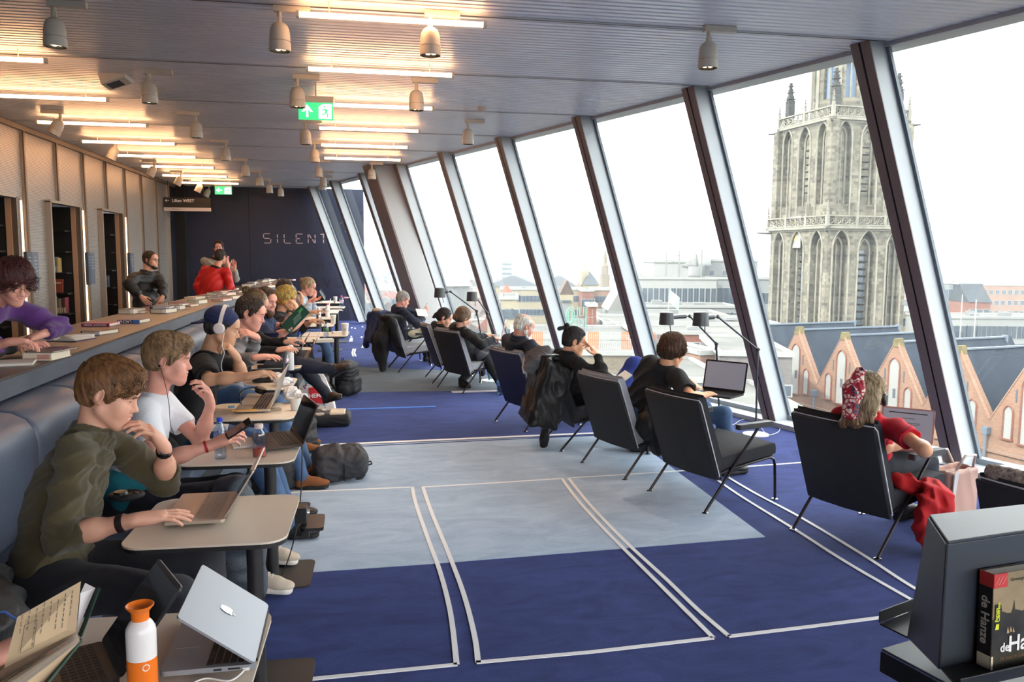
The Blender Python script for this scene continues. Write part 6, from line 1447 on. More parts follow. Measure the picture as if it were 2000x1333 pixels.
for (u, n) in faces:       # corner buttresses
 q = (n+u)*SIDE/2*.955; mb = MB(); mb.box((q.x*1.01, q.y*1.01, (zG1b-8+0)/2-GZ/2-8), (1.7,1.7,zG1b-GZ-10), rotm(0,0,math.atan2(-DL.y,-DL.x))); mb.build('buttress', M_stone, tw)
 mb = MB(); mb.box((q.x*.92, q.y*.92, (zG1b+zG2b)/2-GZ), (1.2,1.2,zG2b-zG1b-1), rotm(0,0,math.atan2(-DL.y,-DL.x))); mb.build('buttress', M_stone, tw)
 g = (n+u)*(SIDE/2*1.08); mb = MB(); mb.tube([(q.x, q.y, zG1b-GZ-.8), (g.x*1.08, g.y*1.08, zG1b-GZ-.7)], [.22,.12], 6); mb.build('gargoyle', M_stoned, tw, smooth=True)
 g = (n+u)*(SIDE/2*.97); mb = MB(); mb.tube([(q.x*.9, q.y*.9, zG2b-GZ-.8), (g.x*1.08, g.y*1.08, zG2b-GZ-.7)], [.22,.12], 6); mb.build('gargoyle', M_stoned, tw, smooth=True)
# octagon
R8 = SIDE*.30; z0 = zG2b-GZ; H8 = 34
for k in range(8):
 a = PI/8+k*PI/4+math.atan2(-DL.y,-DL.x); n = Vector((math.cos(a), math.sin(a), 0)); u = Vector((-math.sin(a), math.cos(a), 0)); ap = R8*math.cos(PI/8); hw = R8*math.sin(PI/8); o = n*ap
 M = face_frame((o.x, o.y, z0), u, n); mb = MB()
 bay_wall(mb, -hw, hw, 0, 15.5, hw*.95, 3.2, 13.0, .7, 1.2); build_face(mb, 'octagon_wall', M_stone, tw, M)
 mb = MB(); mb.box((0, 8, -.72), (hw*1.1, 16, .05)); build_face(mb, 'belfry_opening', mat('belfry_blue', (104,122,146), .6), tw, M)
 mb = MB(); mb.tube([(0, 3.2, -.3), (0, 14.2, -.3)], .12, 5); mb.box((0, 8.2, -.3), (hw*.95, .3, .3)); mb.box((-hw, 8, 0), (.45, 16, .45)); build_face(mb, 'mullion', M_stonel, tw, M)
 pass
mb = MB(); mb.lathe([(R8*1.02, z0+15.5), (R8*1.06, z0+16.2), (R8*.9, z0+16.4), (R8*.8, z0+26), (0.3, z0+38)], 8); mb.build('crown', M_stoned, tw)
for (u, n) in faces:      # big corner pinnacles round the octagon
 q = (n+u)*SIDE/2*.74; mb = MB(); mb.box((q.x, q.y, z0+2.0), (1.0,1.0,4.0));
 for zz, w in ((4.2,.8),(5.2,.55),(6.1,.35)): mb.box((q.x, q.y, z0+zz), (w,w,1.0)); mb.box((q.x, q.y, z0+zz), (w+.3,w+.3,.15))
 mb.build('corner_pinnacle', M_stoned, tw)
# flag banner on the upper left face
n = -DR; u = -DL; o = n*(SIDE/2*.865+.35); M = face_frame((o.x, o.y, zat(1580,413,K2)-GZ-4.6), u, n)
mb = MB(); mb.box((-1.05, 1.9, 0), (2.9, 4.6, .08)); build_face(mb, 'banner', M_white_o, tw, M)
mb = MB(); mb.add([(-2.4, .9, .06), (-1.0, 3.8, .06), (-1.0, .9, .06), (-.3, .6, .06)], [(0,3,1),]); build_face(mb, 'banner_emblem', mat('banner_gold', (206,180,112), .7), tw, M)
# the church: row of gables
HPK = 8.0
def peak(px, py):
 r = ray(px, py); t = -HPK/r.z; return Vector((0,0,CH))+r*t
PK = [peak(1557,643), peak(1647,651), peak(1748,664), peak(1872,681)]
gdir = (PK[3]-PK[0]); gdir.z = 0; BW = gdir.length/3; gdir.normalize(); nout = Vector((gdir.y, -gdir.x, 0));
if nout.dot(Vector((-PK[1].x,-PK[1].y,0))) < 0: nout = -nout
zpk = PK[0].z;
vz = Vector((0,0,CH))+ray(1594,752)*((PK[0].x**2+PK[0].y**2)**.5/math.hypot(ray(1594,752).x, ray(1594,752).y)); zval = vz.z+.4
print('gable', BW, zpk, zval)
ch = empty('church', (PK[1].x, PK[1].y, GZ), 'brick church with a row of pointed gables and dark slate roofs below the tower', 'church')
def CM(i, proud=0): o = PK[0]+gdir*BW*i+nout*proud-Vector((PK[1].x, PK[1].y, 0)); return Matrix(((gdir.x,0,nout.x,o.x),(gdir.y,0,nout.y,o.y),(0,1,0,zval-GZ),(0,0,0,1)))
HG = zpk-zval; TH = .8; base_h = zval-GZ
for i in range(-1, 7):
 M = CM(i); mb = MB()
 # gable wall with three lancets: triangular front + wall below down to the ground
 hb = BW/2; lw = (.88, .50)
 segs = [(-hb, -hb+.01), ]
 # solid gable as prism plus pilaster strips; lancets are recessed white panels framed by reveals
 mb.add([(-hb,0,0),(hb,0,0),(0,HG,0),(-hb,0,-TH),(hb,0,-TH),(0,HG,-TH)], [(0,1,2),(5,4,3),(0,2,5,3),(1,4,5,2)])
 mb.add([(-hb,0,0),(hb,0,0),(hb,-base_h,0),(-hb,-base_h,0)], [(3,2,1,0)])
 build_face(mb, 'gable_wall', M_brick, ch, M)
 for (cx_, w, z0_, z1_) in ((0, 1.30, -1.5, HG*.56), (-1.75, .85, -1.3, HG*.16), (1.75, .85, -1.3, HG*.16)):
  if i >= 4 and cx_ == 0: pass
  A = [(cx_-w/2, z0_)]+[(cx_+x, y) for x, y in arch_pts(w, z1_, 6, .75)]+[(cx_+w/2, z0_)]
  mb = MB(); mb.add([(x, y, .03) for x, y in A], [tuple(range(len(A)-1,-1,-1))]); build_face(mb, 'white_lancet', M_white_o, ch, M)
  mb = MB(); mb.tube([(x, y, .06) for x, y in A], .09, 4); mb.box((cx_, z0_-.06, .1), (w+.3, .12, .22)); build_face(mb, 'lancet_surround', M_redb, ch, M)
 mb = MB(); mb.box((.12, HG*.12, .05), (.28, .9, .06)); build_face(mb, 'slot_window', M_louv, ch, M)
 for sx in (-1, 1):
  mb = MB(); mb.box((sx*1.15, HG*.42, .02), (.12, 1.1, .06)); build_face(mb, 'wall_slit', M_louv, ch, M)
  mb = MB(); mb.tube([(sx*hb, 0, -.1), (0, HG, -.1)], .17, 4); build_face(mb, 'gable_coping', M_brick, ch, M)
 mb = MB(); mb.hexa([(-.32,HG-.55,-TH),(.32,HG-.55,-TH),(.32,HG-.55,.12),(-.32,HG-.55,.12),(-.16,HG+.25,-TH),(.16,HG+.25,-TH),(.16,HG+.25,.12),(-.16,HG+.25,.12)]); build_face(mb, 'peak_stone', M_moss, ch, M)
 # string course, lower tracery window, buttress with drain
 mb = MB(); mb.box((0, -2.6, .12), (BW, .22, .3)); build_face(mb, 'string_course', M_brick, ch, M)
 A = [(-1.3, -11)]+[(x, y) for x, y in arch_pts(2.6, -5.8, 6, .9)]+[(1.3, -11)]
 mb = MB(); mb.add([(x, y, .02) for x, y in A], [tuple(range(len(A)-1,-1,-1))]); build_face(mb, 'tracery_window', mat('leaded_glass', (150,160,166), .3), ch, M)
 mb = MB(); mb.tube([(x, y, .08) for x, y in A], .14, 4)
 for q in (-.65, 0, .65): mb.tube([(q, -11, .05), (q, -5.6, .05), (q*.3, -4.6, .05)], .07, 4)
 for q in (-.6,.6): mb.tube([(q+.5*math.cos(a), -5.2+.5*math.sin(a), .05) for a in (2*PI*j/8 for j in range(8))], .05, 4, closed=True)
 build_face(mb, 'tracery', M_stonel, ch, M)
 mb = MB(); mb.hexa([(hb-.5,-base_h,0),(hb+.5,-base_h,0),(hb+.5,-base_h,1.6),(hb-.5,-base_h,1.6),(hb-.5,-3.4,0),(hb+.5,-3.4,0),(hb+.5,-4.6,1.4),(hb-.5,-4.6,1.4)]); build_face(mb, 'buttress', M_brick, ch, M)
 mb = MB(); mb.box((hb, -.9, .35), (.5,.6,.5)); mb.tube([(hb, -1.2, .4), (hb, -base_h, .5)], .13, 6); build_face(mb, 'rain_pipe', M_lead, ch, M)
 # roof behind the gable
 L1 = 15.0
 for sx in (-1, 1):
  mb = MB(); mb.add([(0,HG-.12,-TH),(sx*hb,-.1,-TH),(sx*hb,-.1,-L1),(0,HG-.12,-L1)], [(0,1,2,3)] if sx < 0 else [(3,2,1,0)]); build_face(mb, 'roof_slope', M_slate, ch, M)
 mb = MB(); mb.box((0, HG-.08, -TH-L1/2+.4), (.35, .16, L1-.8)); build_face(mb, 'ridge_flashing', M_lead, ch, M)
 mb = MB(); mb.add([(-hb,0,-L1),(hb,0,-L1),(0,HG,-L1)], [(0,1,2)]); mb.box((0,HG-.7,-L1-.1),(.5,1.6,.3)); build_face(mb, 'rear_gable', M_lead, ch, M)
 # roofs of the far aisle
 for sx in (-1, 1):
  mb = MB(); mb.add([(hb,HG*.75,-L1-3),(hb+sx*hb,-1.5,-L1-3),(hb+sx*hb,-1.5,-L1-15),(hb,HG*.75,-L1-15)], [(0,1,2,3)] if sx < 0 else [(3,2,1,0)]); build_face(mb, 'roof_slope', M_slate, ch, M)
mb = MB(); o_ = Vector((PK[1].x, PK[1].y, 0));
M = CM(2); mb.box((0, -(zval-GZ)/2-1, -16), (BW*9, (zval-GZ), 29)); build_face(mb, 'nave_body', M_brick, ch, M)
# buildings further out
WCOL = {}
def win_mesh(w, h, dark=1):
 k = (round(w,2), round(h,2), dark)
 if k not in WCOL:
  mb = MB(); mb.box((0,.03,0), (w+.24,.12,h+.24)); mb.m(1); mb.box((0,-.045,0), (w*.46,.04,h*.92)); mb.v = mb.v;
  mb = MB(); mb.box((0,-.03,0), (w+.24,.10,h+.24)); mb.m(1); mb.box((-w*.25,-.09,0), (w*.46,.03,h)); mb.box((w*.25,-.09,0), (w*.46,.03,h)); WCOL[k] = mb.mesh('window', [M_white_o, M_dwin])
 return WCOL[k]
def block(name, lab, px0, px1, ytop, d, dep, m, rows=0, cols=0, wsz=(1.4,1.6), zrow=None, roof=None, zbot=GZ, rot=0.0, cat='building', group=None, pitch=3.2, first=2.0):
 A, B_ = CV(px0, ytop, d), CV(px1, ytop, d); c = (A+B_)/2; w = math.hypot(A.x-B_.x, A.y-B_.y); zt = c.z; az = math.atan2(B_.y-A.y, B_.x-A.x)+rot
 t = empty(name, (c.x, c.y, zbot), lab, cat, group, rz=az); H = zt-zbot
 mb = MB(); mb.box((0, dep/2, H/2), (w, dep, H)); mb.build('walls', m, t)
 if roof is None or roof == 'flat':
  mb = MB(); mb.box((0, 0, H+.1), (w+.4, .4, .45)); mb.box((0, dep, H+.1), (w+.4, .4, .45)); mb.box((-w/2, dep/2, H+.1), (.4, dep, .45)); mb.box((w/2, dep/2, H+.1), (.4, dep, .45)); mb.build('roof_edge', M_white_o, t)
  mb = MB(); mb.box((0, dep/2, H+.03), (w-.4, dep-.4, .06)); mb.build('roof_felt', M_felt, t)
  rr = random.Random(int(px0*7+ytop)); mb = MB()
  for q in range(int(w/7)): mb.box((rr.uniform(-w/2+1,w/2-1), rr.uniform(2,dep-1.5), H+.4), (rr.uniform(.7,2.2), rr.uniform(.7,1.8), rr.uniform(.4,1.1)))
  if mb.v: ob_ = mb.build('roof_units', M_conc, t); ob_['kind'] = 'stuff'
 elif roof[0] == 'hip':
  rh = roof[1]; e = min(w, dep)*.45; mb = MB(); q = [(-w/2-.3,-.3,H),(w/2+.3,-.3,H),(w/2+.3,dep+.3,H),(-w/2-.3,dep+.3,H),(-w/2+e,dep/2,H+rh),(w/2-e,dep/2,H+rh)]
  mb.add(q, [(0,1,5,4),(1,2,5),(2,3,4,5),(3,0,4),(3,2,1,0)]); mb.build('roof', roof[2], t)
 elif roof[0] == 'gab':
  rh = roof[1]; mb = MB(); q = [(-w/2-.2,-.3,H-.1),(w/2+.2,-.3,H-.1),(w/2+.2,dep+.3,H-.1),(-w/2-.2,dep+.3,H-.1),(-w/2-.2,dep/2,H+rh),(w/2+.2,dep/2,H+rh)]
  mb.add(q, [(0,1,5,4),(1,2,5),(2,3,4,5),(3,0,4),(3,2,1,0)]); mb.build('roof', roof[2], t)
 elif roof[0] == 'front':
  rh = roof[1]; mb = MB(); q = [(-w/2-.2,-.02,H-.1),(w/2+.2,-.02,H-.1),(w/2+.2,dep+.3,H-.1),(-w/2-.2,dep+.3,H-.1),(0,-.02,H+rh),(0,dep+.3,H+rh)]
  mb.add(q, [(0,1,4),(1,2,5,4),(2,3,5),(3,0,4,5),(3,2,1,0)]); mb.build('roof', roof[2], t)
 if rows:
  me = win_mesh(*wsz)
  for r in range(rows):
   for q in range(cols): share(me, 'window', t, (-w/2+(q+.5)*w/cols, 0, H-first-r*pitch))
 return t, w, H
M_cream = mat('cream_render', (204,190,160), .9, noise=(.3,.08)); M_tan = stone_mat('tan_brick', (176,160,138), (150,136,118), (160,150,136), 1.0, .3, .12, .3); M_greyb = stone_mat('grey_brick', (150,142,140), (134,126,126), (140,136,134), 1.0, .3, .12, .2)
M_conc = mat('pale_concrete', (176,178,178), .9, noise=(.3,.06)); M_roofg = mat('flat_roof_grey', (168,166,160), .95, noise=(.2,.12)); M_tile = mat('red_tile', (176,92,66), .85, noise=(.6,.2)); M_tiled = mat('brown_tile', (112,86,76), .85, noise=(.6,.2)); M_felt = mat('roof_felt', (128,126,120), .95, noise=(.25,.3)); M_navyb = mat('navy_cladding', (56,66,92), .6)
M_slate2 = mat('slate_far', (64,72,82), .8, noise=(.2,.15))
# white office complex
t, w, H = block('office_building', 'large white office building with long window bands behind the desk lamps', 1243, 1400, 545, 165, 30, M_white_o, 0, 0)
for r, (z_, hh_) in enumerate(((3.4,3.0),(7.0,2.6),(10.2,2.4))):
 for q in range(14): share(win_mesh(.95, hh_), 'window', t, (-w/2+(q+.5)*w/14, 0, H-z_))
t, w, H = block('office_building', 'white office wing with grey stair wall, right of the window bands', 1385, 1500, 545, 170, 30, M_conc, 1, 10, (1.3,3.4), first=3.6)
block('plant_room', 'white plant room on the roof of the office building', 1277, 1345, 512, 172, 14, M_white_o, 0, 0, zbot=-3.5)
t, w, H = block('plant_room', 'pale grey ventilation block on the office roof', 1378, 1480, 510, 176, 14, M_conc, 0, 0, zbot=-3.5)
for q in range(4): share(win_mesh(1.0,1.0), 'louvre', t, (-w/2+(q+.5)*w/4, 0, 2.0))
for (px, py, r, lab) in ((1340,496,2.4,'white dome duct on the office roof, left one'),(1372,494,1.8,'white dome duct on the office roof, right one')):
 p = CV(px, py, 174); t = empty('roof_dome', (p.x, p.y, p.z-2.4), lab, 'dome'); mb = MB(); mb.lathe([(r,0),(r,1.4),(r*.85,2.4),(r*.5,3.1),(0,3.4)], 14); mb.build('dome', M_white_o, t, smooth=True); mb = MB(); mb.lathe([(r*1.08,-.3),(r*1.08,.1)], 14); mb.build('collar', M_conc, t)
for (px, y0, lab) in ((1302,492,'thin mast on the office roof, left'),(1327,486,'thin mast on the office roof, middle'),(1371,487,'thick stub mast on the office roof, right')):
 p = CV(px, y0, 170); t = empty('mast', (p.x, p.y, p.z-6), lab, 'mast'); mb = MB(); mb.tube([(0,0,0),(0,0,6)], .12, 6); mb.build('pole', M_conc, t); mb = MB(); mb.box((0,0,4.6),(1.2,.1,.1)); mb.build('crossbar', M_conc, t)
# flat roofs stepping down before the office
block('low_building', 'long low white building with a flat roof in front of the office', 1195, 1440, 600, 150, 10, M_conc, 1, 24, (1.1,1.0), first=1.6)
block('low_building', 'pale flat-roofed annex stepping down from the office', 1170, 1420, 618, 128, 12, M_white_o, 1, 10, (1.6,1.0), first=1.8)
block('low_building', 'flat grey roof with pipes behind the left desk lamp', 1180, 1520, 634, 112, 14, M_conc, 1, 9, (1.8,1.4), first=2.0)
block('low_building', 'reddish brick service building behind the right desk lamp', 1240, 1500, 652, 98, 10, M_redb, 1, 8, (1.6,.9), first=1.6)
block('brick_building', 'orange brick block with white-framed windows below the lamps', 1366, 1408, 691, 78, 9, M_brick, 1, 2, (1.0,.8), first=1.4, rot=.25)
block('grey_building', 'plain grey brick building with small square windows next to the church', 1408, 1545, 694, 74, 16, M_greyb, 4, 5, (1.3,.9), first=3.2, pitch=3.6, rot=-.12)
block('low_building', 'low flat annex with a railing in front of the grey brick building', 1290, 1420, 745, 66, 14, M_conc, 1, 5, (1.6,1.0), first=1.6)
block('low_building', 'wide pale flat roof below the seated man with the laptop', 1200, 1560, 800, 58, 12, M_conc, 0, 0, zbot=GZ)
t, w, H = block('brick_building', 'tan brick building with white windows below the safety fence', 1040, 1262, 692, 82, 14, M_tan, 3, 4, (1.7,2.7), first=3.4, pitch=4.4)
# safety fence on that roof
A, B_ = CV(1040, 688, 82), CV(1262, 688, 82); ft = empty('safety_fence', ((A.x+B_.x)/2, (A.y+B_.y)/2, (A.z+B_.z)/2), 'white and orange safety fence along the flat roof edge', 'fence', rz=math.atan2(B_.y-A.y, B_.x-A.x)); w = (B_-A).length
mo = mat('orange_barrier', (216,96,58), .7)
def panel_me(m_):
 mb = MB(); mb.box((0,0,.1),(1.05,.06,.08)); mb.box((0,0,1.75),(1.05,.06,.08)); mb.box((0,0,.95),(1.05,.05,.06))
 for q in range(6): mb.box((-.48+q*.19,0,.92),(.07 if m_ is not mo else .12,.05,1.7))
 return mb.mesh('fence_panel', m_)
pw, po = panel_me(M_white_o), panel_me(mo)
for q in range(int(w/1.12)): share(po if q % 5 in (0,3) else pw, 'fence_panel', ft, (-w/2+q*1.12+.5, .3, .2))
A, B_ = CV(1262, 662, 97), CV(1310, 664, 96); f2 = empty('safety_fence', ((A.x+B_.x)/2, (A.y+B_.y)/2, (A.z+B_.z)/2-1), 'short stretch of white and orange safety fence, right of the mullion', 'fence', rz=math.atan2(B_.y-A.y, B_.x-A.x))
for q in range(4): share(po if q == 1 else pw, 'fence_panel', f2, (-2+q*1.12, 0, 0))
block('low_building', 'long roof terrace building behind the safety fence', 1000, 1250, 660, 96, 14, M_conc, 1, 12, (1.4,1.8), first=2.2)
# roof letters
A, B_ = CV(1088, 640, 105), CV(1135, 640, 105); t = empty('roof_letters', ((A.x+B_.x)/2, (A.y+B_.y)/2, A.z), 'tall green outlined letters standing on a roof', 'sign', rz=math.atan2(B_.y-A.y, B_.x-A.x))
mgl = mat('letter_green', (84,124,112), .6)
def hollow(pts, dx):
 mb = MB(); mb.tube([(x+dx, 0, z) for x, z in pts], .09, 5, closed=True); mb.build('letter', mgl, t)
for dx in (-1.35, .15):
 hollow([(.55*math.cos(a), 1.35+1.25*math.sin(a)) for a in (2*PI*i/14 for i in range(14))], dx); hollow([(.28*math.cos(a), 1.35+.95*math.sin(a)) for a in (2*PI*i/12 for i in range(12))], dx)
hollow([(-.55,.1),(-.25,.1),(-.25,1.15),(.25,1.15),(.25,.1),(.55,.1),(.55,2.6),(.25,2.6),(.25,1.55),(-.25,1.55),(-.25,2.6),(-.55,2.6)], 1.6)
mb = MB(); mb.box((0,.4,1.3),(6.5,.06,.06)); mb.box((0,.4,.2),(6.5,.06,.06));
for q in range(7): mb.box((-3+q,.4,1.0),(.06,.06,2.6))
mb.build('support_frame', M_conc, t)
block('brick_tower', 'brown brick lift tower with a white cross brace', 1150, 1165, 598, 112, 4, M_redb, 0, 0)
block('low_building', 'white building with a row of windows under the green letters', 1090, 1210, 641, 108, 12, M_white_o, 1, 8, (1.4,1.2), first=1.8)
block('hall', 'pale building with a triangular ribbed gable behind the letters', 1190, 1232, 606, 128, 10, M_conc, 0, 0, roof=('front', 3.2, M_roofg))
block('cream_building', 'cream four-storey building beside the brown laptop', 978, 1010, 584, 118, 12, M_cream, 4, 5, (1.0,1.3), first=2.2, pitch=2.9)
block('cream_building', 'long cream building with many windows under the slate roofs', 978, 1142, 566, 215, 14, M_cream, 2, 22, (1.2,1.5), first=2.4, pitch=3.6)
block('brick_building', 'red brick block in the long cream row', 1137, 1160, 569, 205, 12, M_redb, 1, 3, (1.3,1.9), first=3.0)
block('brick_building', 'orange brick wing right of the red block', 1160, 1210, 567, 210, 12, M_brick, 2, 7, (1.0,1.6), first=2.4, pitch=3.4)
block('slate_hall', 'large dark slate mansard roof with solar panels', 952, 1052, 560, 270, 24, M_cream, 0, 0, roof=('hip', 3.2, M_slate2))
block('slate_hall', 'second dark slate roof right of the brown mullion', 1066, 1125, 559, 262, 24, M_cream, 0, 0, roof=('hip', 3.0, M_slate2))
block('slate_hall', 'dark slate roof by the small spire', 1142, 1170, 557, 262, 20, M_cream, 0, 0, roof=('hip', 4, M_slate2))
p = CV(881, 558, 190); t = empty('round_pavilion', (p.x, p.y, GZ), 'round building with a white ribbed conical roof', 'building'); H = p.z-GZ
mb = MB(); mb.lathe([(4.4,0),(4.4,H),(0,H)], 20); mb.build('drum', M_conc, t); mb = MB(); mb.lathe([(5.0,H),(3.6,H+1.7),(1.2,H+2.9),(0,H+3.1)], 20); mb.build('roof', M_white_o, t)
block('house', 'house with a red pyramid roof left of the cream building', 978, 1000, 578, 160, 9, M_cream, 1, 3, (1.0,1.2), roof=('hip', 2.0, M_tile))
block('house', 'dark gabled house beside the red brick block', 1095, 1120, 575, 150, 9, M_cream, 0, 0, roof=('front', 2.6, M_tiled))
block('house', 'house with a grey pointed roof near the topknot man', 1100, 1113, 590, 150, 8, M_conc, 0, 0, roof=('hip', 2.8, M_slate2))
block('tower_block', 'grey high-rise on the horizon above the desk lamps', 982, 998, 508, 560, 16, M_conc, 6, 4, (2.2,1.4), first=3, pitch=3.2)
p = CV(1062, 505, 1300); t = empty('water_tower', (p.x, p.y, GZ), 'round water tower with a green domed cap on the horizon', 'tower')
zb = p.z-GZ; mb = MB(); mb.lathe([(2.6,0),(2.2,zb-8)], 12); mb.build('shaft', M_conc, t); mb = MB(); mb.lathe([(3,zb-8),(5.0,zb+1),(5.0,zb+8),(4.0,zb+12),(1,zb+15),(.3,zb+22)], 14); mb.build('tank', mat('verdigris', (110,140,140), .7), t)
p = CV(1181, 560, 300); t = empty('church_spire', (p.x, p.y, GZ), 'slender openwork church spire beside a brown mullion', 'tower'); zt = CV(1181,486,300).z-GZ; zb = p.z-GZ
mb = MB(); mb.box((0,0,zb/2),(4.2,4.2,zb)); mb.build('base', M_tan, t)
mb = MB(); mb.box((0,0,zb+2.2),(2.8,2.8,4.4)); mb.lathe([(1.3,zb+4.4),(1.3,zb+7.5),(.7,zb+8.5),(.7,zb+10.5),(.12,zt)], 8); mb.build('spire', M_tan, t)
p = CV(1141, 556, 270); t = empty('church_spire', (p.x, p.y, GZ), 'small stepped bell turret by the slate roofs', 'tower'); zb = p.z-GZ
mb = MB(); mb.box((0,0,zb/2),(3.4,3.4,zb)); mb.build('base', M_cream, t); mb = MB(); mb.box((0,0,zb+2.2),(2.4,2.4,4.4)); mb.lathe([(1,zb+4.4),(.5,zb+6),(.1,zb+8)], 8); mb.build('turret', M_cream, t)
# right side
block('navy_building', 'navy clad apartment block with white windows, right of the tower', 1870, 1922, 555, 260, 14, M_navyb, 3, 4, (2.0,2.4), first=2.4, pitch=5.0, rot=.1)
block('navy_building', 'grey and navy block left of the navy apartments', 1838, 1868, 554, 262, 14, M_conc, 2, 1, (3,3), first=3.4, pitch=5.5)
block('brick_building', 'long orange brick building on the right horizon', 1905, 2080, 558, 330, 16, M_brick, 3, 14, (1.6,1.7), first=2.8, pitch=4.2)
block('low_building', 'long white building with curtained windows beyond the church roofs', 1815, 2120, 622, 150, 10, M_white_o, 1, 16, (1.7,2.2), first=2.6, rot=-.05)
block('hall', 'large white hall on the right horizon', 1945, 2060, 545, 420, 30, M_white_o, 1, 4, (3,3), first=5)
block('house', 'gabled brick house with a grey roof before the navy block', 1893, 1935, 590, 215, 10, M_redb, 1, 3, (1.4,2.0), roof=('gab', 4.6, M_slate2), first=3)
block('low_building', 'pale building left of the tower behind the mullion', 1478, 1512, 545, 150, 12, M_conc, 3, 5, (1.2,2.0), first=3.6, pitch=4.0)
block('low_building', 'cream and white flats seen right of the tower base', 1752, 1815, 608, 160, 12, M_cream, 2, 8, (1.4,1.5), first=2.2, pitch=3.0)
for i, (px, py, d, lab) in enumerate(((1876,640,90,'slim white flagpole right of the tower, left one'),(1903,648,88,'slim white flagpole right of the tower, right one'),(1305,640,95,'slim white flagpole with a pale green flag behind the lamps'))):
 p = CV(px, py, d); t = empty('flagpole', (p.x, p.y, GZ), lab, 'flagpole'); zt = CV(px, (575,585,560)[i], d).z-GZ; mb = MB(); mb.tube([(0,0,0),(0,0,zt)], [.12,.06], 6); mb.build('pole', M_white_o, t)
 if i == 2: mb = MB(); mb.grid([[(.1+q*.3, .15*math.sin(q*1.4+r), zt-.3-r*.5-q*.25) for q in range(5)] for r in range(4)]); mb.build('flag', mat('flag_green', (150,190,178), .8), t)
# many small roofs between here and the horizon
protos = []
fc = [M_cream, M_redb, M_white_o, M_brick, M_conc]; rc = [M_tile, M_tiled, M_slate2, M_roofg]
cname = ['cream','red brick','white','orange brick','pale grey']; rname = ['red tiled','brown tiled','dark slate','flat grey']
hm = {}
for fi in range(5):
 for ri in range(4):
  mb = MB(); w_, d_, h_ = 9.0, 10.0, 9.0; mb.box((0,0,h_/2),(w_,d_,h_)); wm = mb.mesh('walls', fc[fi]); mb = MB()
  if ri < 3: mb.add([(-w_/2-.3,-d_/2-.3,h_),(w_/2+.3,-d_/2-.3,h_),(w_/2+.3,d_/2+.3,h_),(-w_/2-.3,d_/2+.3,h_),(0,-d_/2-.3,h_+3.8),(0,d_/2+.3,h_+3.8)], [(0,1,4),(1,2,5,4),(2,3,5),(3,0,4,5),(3,2,1,0)])
  else: mb.box((0,0,h_+.15),(w_+.3,d_+.3,.3)); mb.box((1.5,1,h_+.9),(2.4,2,1.4))
  rm = mb.mesh('roof', rc[ri]); mb = MB()
  for r in range(3):
   for q in range(3): mb.box((-3+q*3,-d_/2-.05,1.8+r*2.8),(1.3,.12,1.6)); mb.box((-w_/2-.05,-3+q*3,1.8+r*2.8),(.12,1.3,1.6))
  hm[(fi,ri)] = (wm, rm, mb.mesh('windows', M_dwin))
r_ = random.Random(11); n_h = 0; used_cells = []
for trial in range(900):
 if n_h >= 230: break
 y = 508+r_.random()**1.3*150; px = r_.uniform(600, 2060); zr = r_.uniform(-27,-19); d = (CH-zr)*1600/(y-501)
 if d < 150 or d > 1500: continue
 p = CV(px, y, d)
 if any(abs(px-a) < 16 and abs(y-b_) < 4 for a, b_ in used_cells): continue
 if 1240 < px < 1510 and y > 535: continue
 if 1480 < px < 1800 and y > 600: continue
 used_cells.append((px, y)); fi, ri = r_.randrange(5), r_.randrange(4); n_h += 1
 t = empty('house', (p.x, p.y, GZ), 'small %s town house with a %s roof in the distance' % (cname[fi], rname[ri]), 'house', group='%s houses with %s roofs in the hazy city' % (cname[fi], rname[ri]), rz=r_.uniform(-.6,.9))
 wm, rm, wi = hm[(fi,ri)]; s = r_.uniform(.9,1.9); sz = (zr-GZ)/12.0
 for me, nm in ((wm,'walls'),(rm,'roof'),(wi,'windows')):
  o = share(me, nm, t); o.scale = (s, s, sz)
# tree belt on the horizon
mb = MB(); r_ = random.Random(3)
for i in range(900):
 y = 503.5+r_.random()**1.6*34; px = r_.uniform(560,2080); d = min((CH+30)*1600/(y-501+1.2), 5200);
 if 1480 < px < 1800 and d < 200: continue
 p = CV(px, y, d); s = r_.uniform(6,14)*(1+d/1800); zz = GZ
 ring = []
 for (rr, hz_) in ((.5,.0),(1.0,.35),(.9,.7),(.45,.95)): ring.append([(p.x+s*rr*math.cos(a+i)*r_.uniform(.8,1.2), p.y+s*rr*math.sin(a+i)*r_.uniform(.8,1.2), GZ+hz_*(16+r_.uniform(-3,6))) for a in (2*PI*j/6 for j in range(6))])
 o = len(mb.v);
 for q in ring: mb.v += q
 for a in range(3):
  for j in range(6): mb.f.append((o+a*6+j, o+a*6+(j+1)%6, o+(a+1)*6+(j+1)%6, o+(a+1)*6+j)); mb.mi.append(0)
 mb.f.append(tuple(o+18+j for j in range(6))); mb.mi.append(0)
ob = mb.build('trees', mat('far_trees', (92,98,84), .95, noise=(.05,.3))); tag(ob, 'hazy belt of bare trees stretching along the horizon', 'trees', kind='stuff')
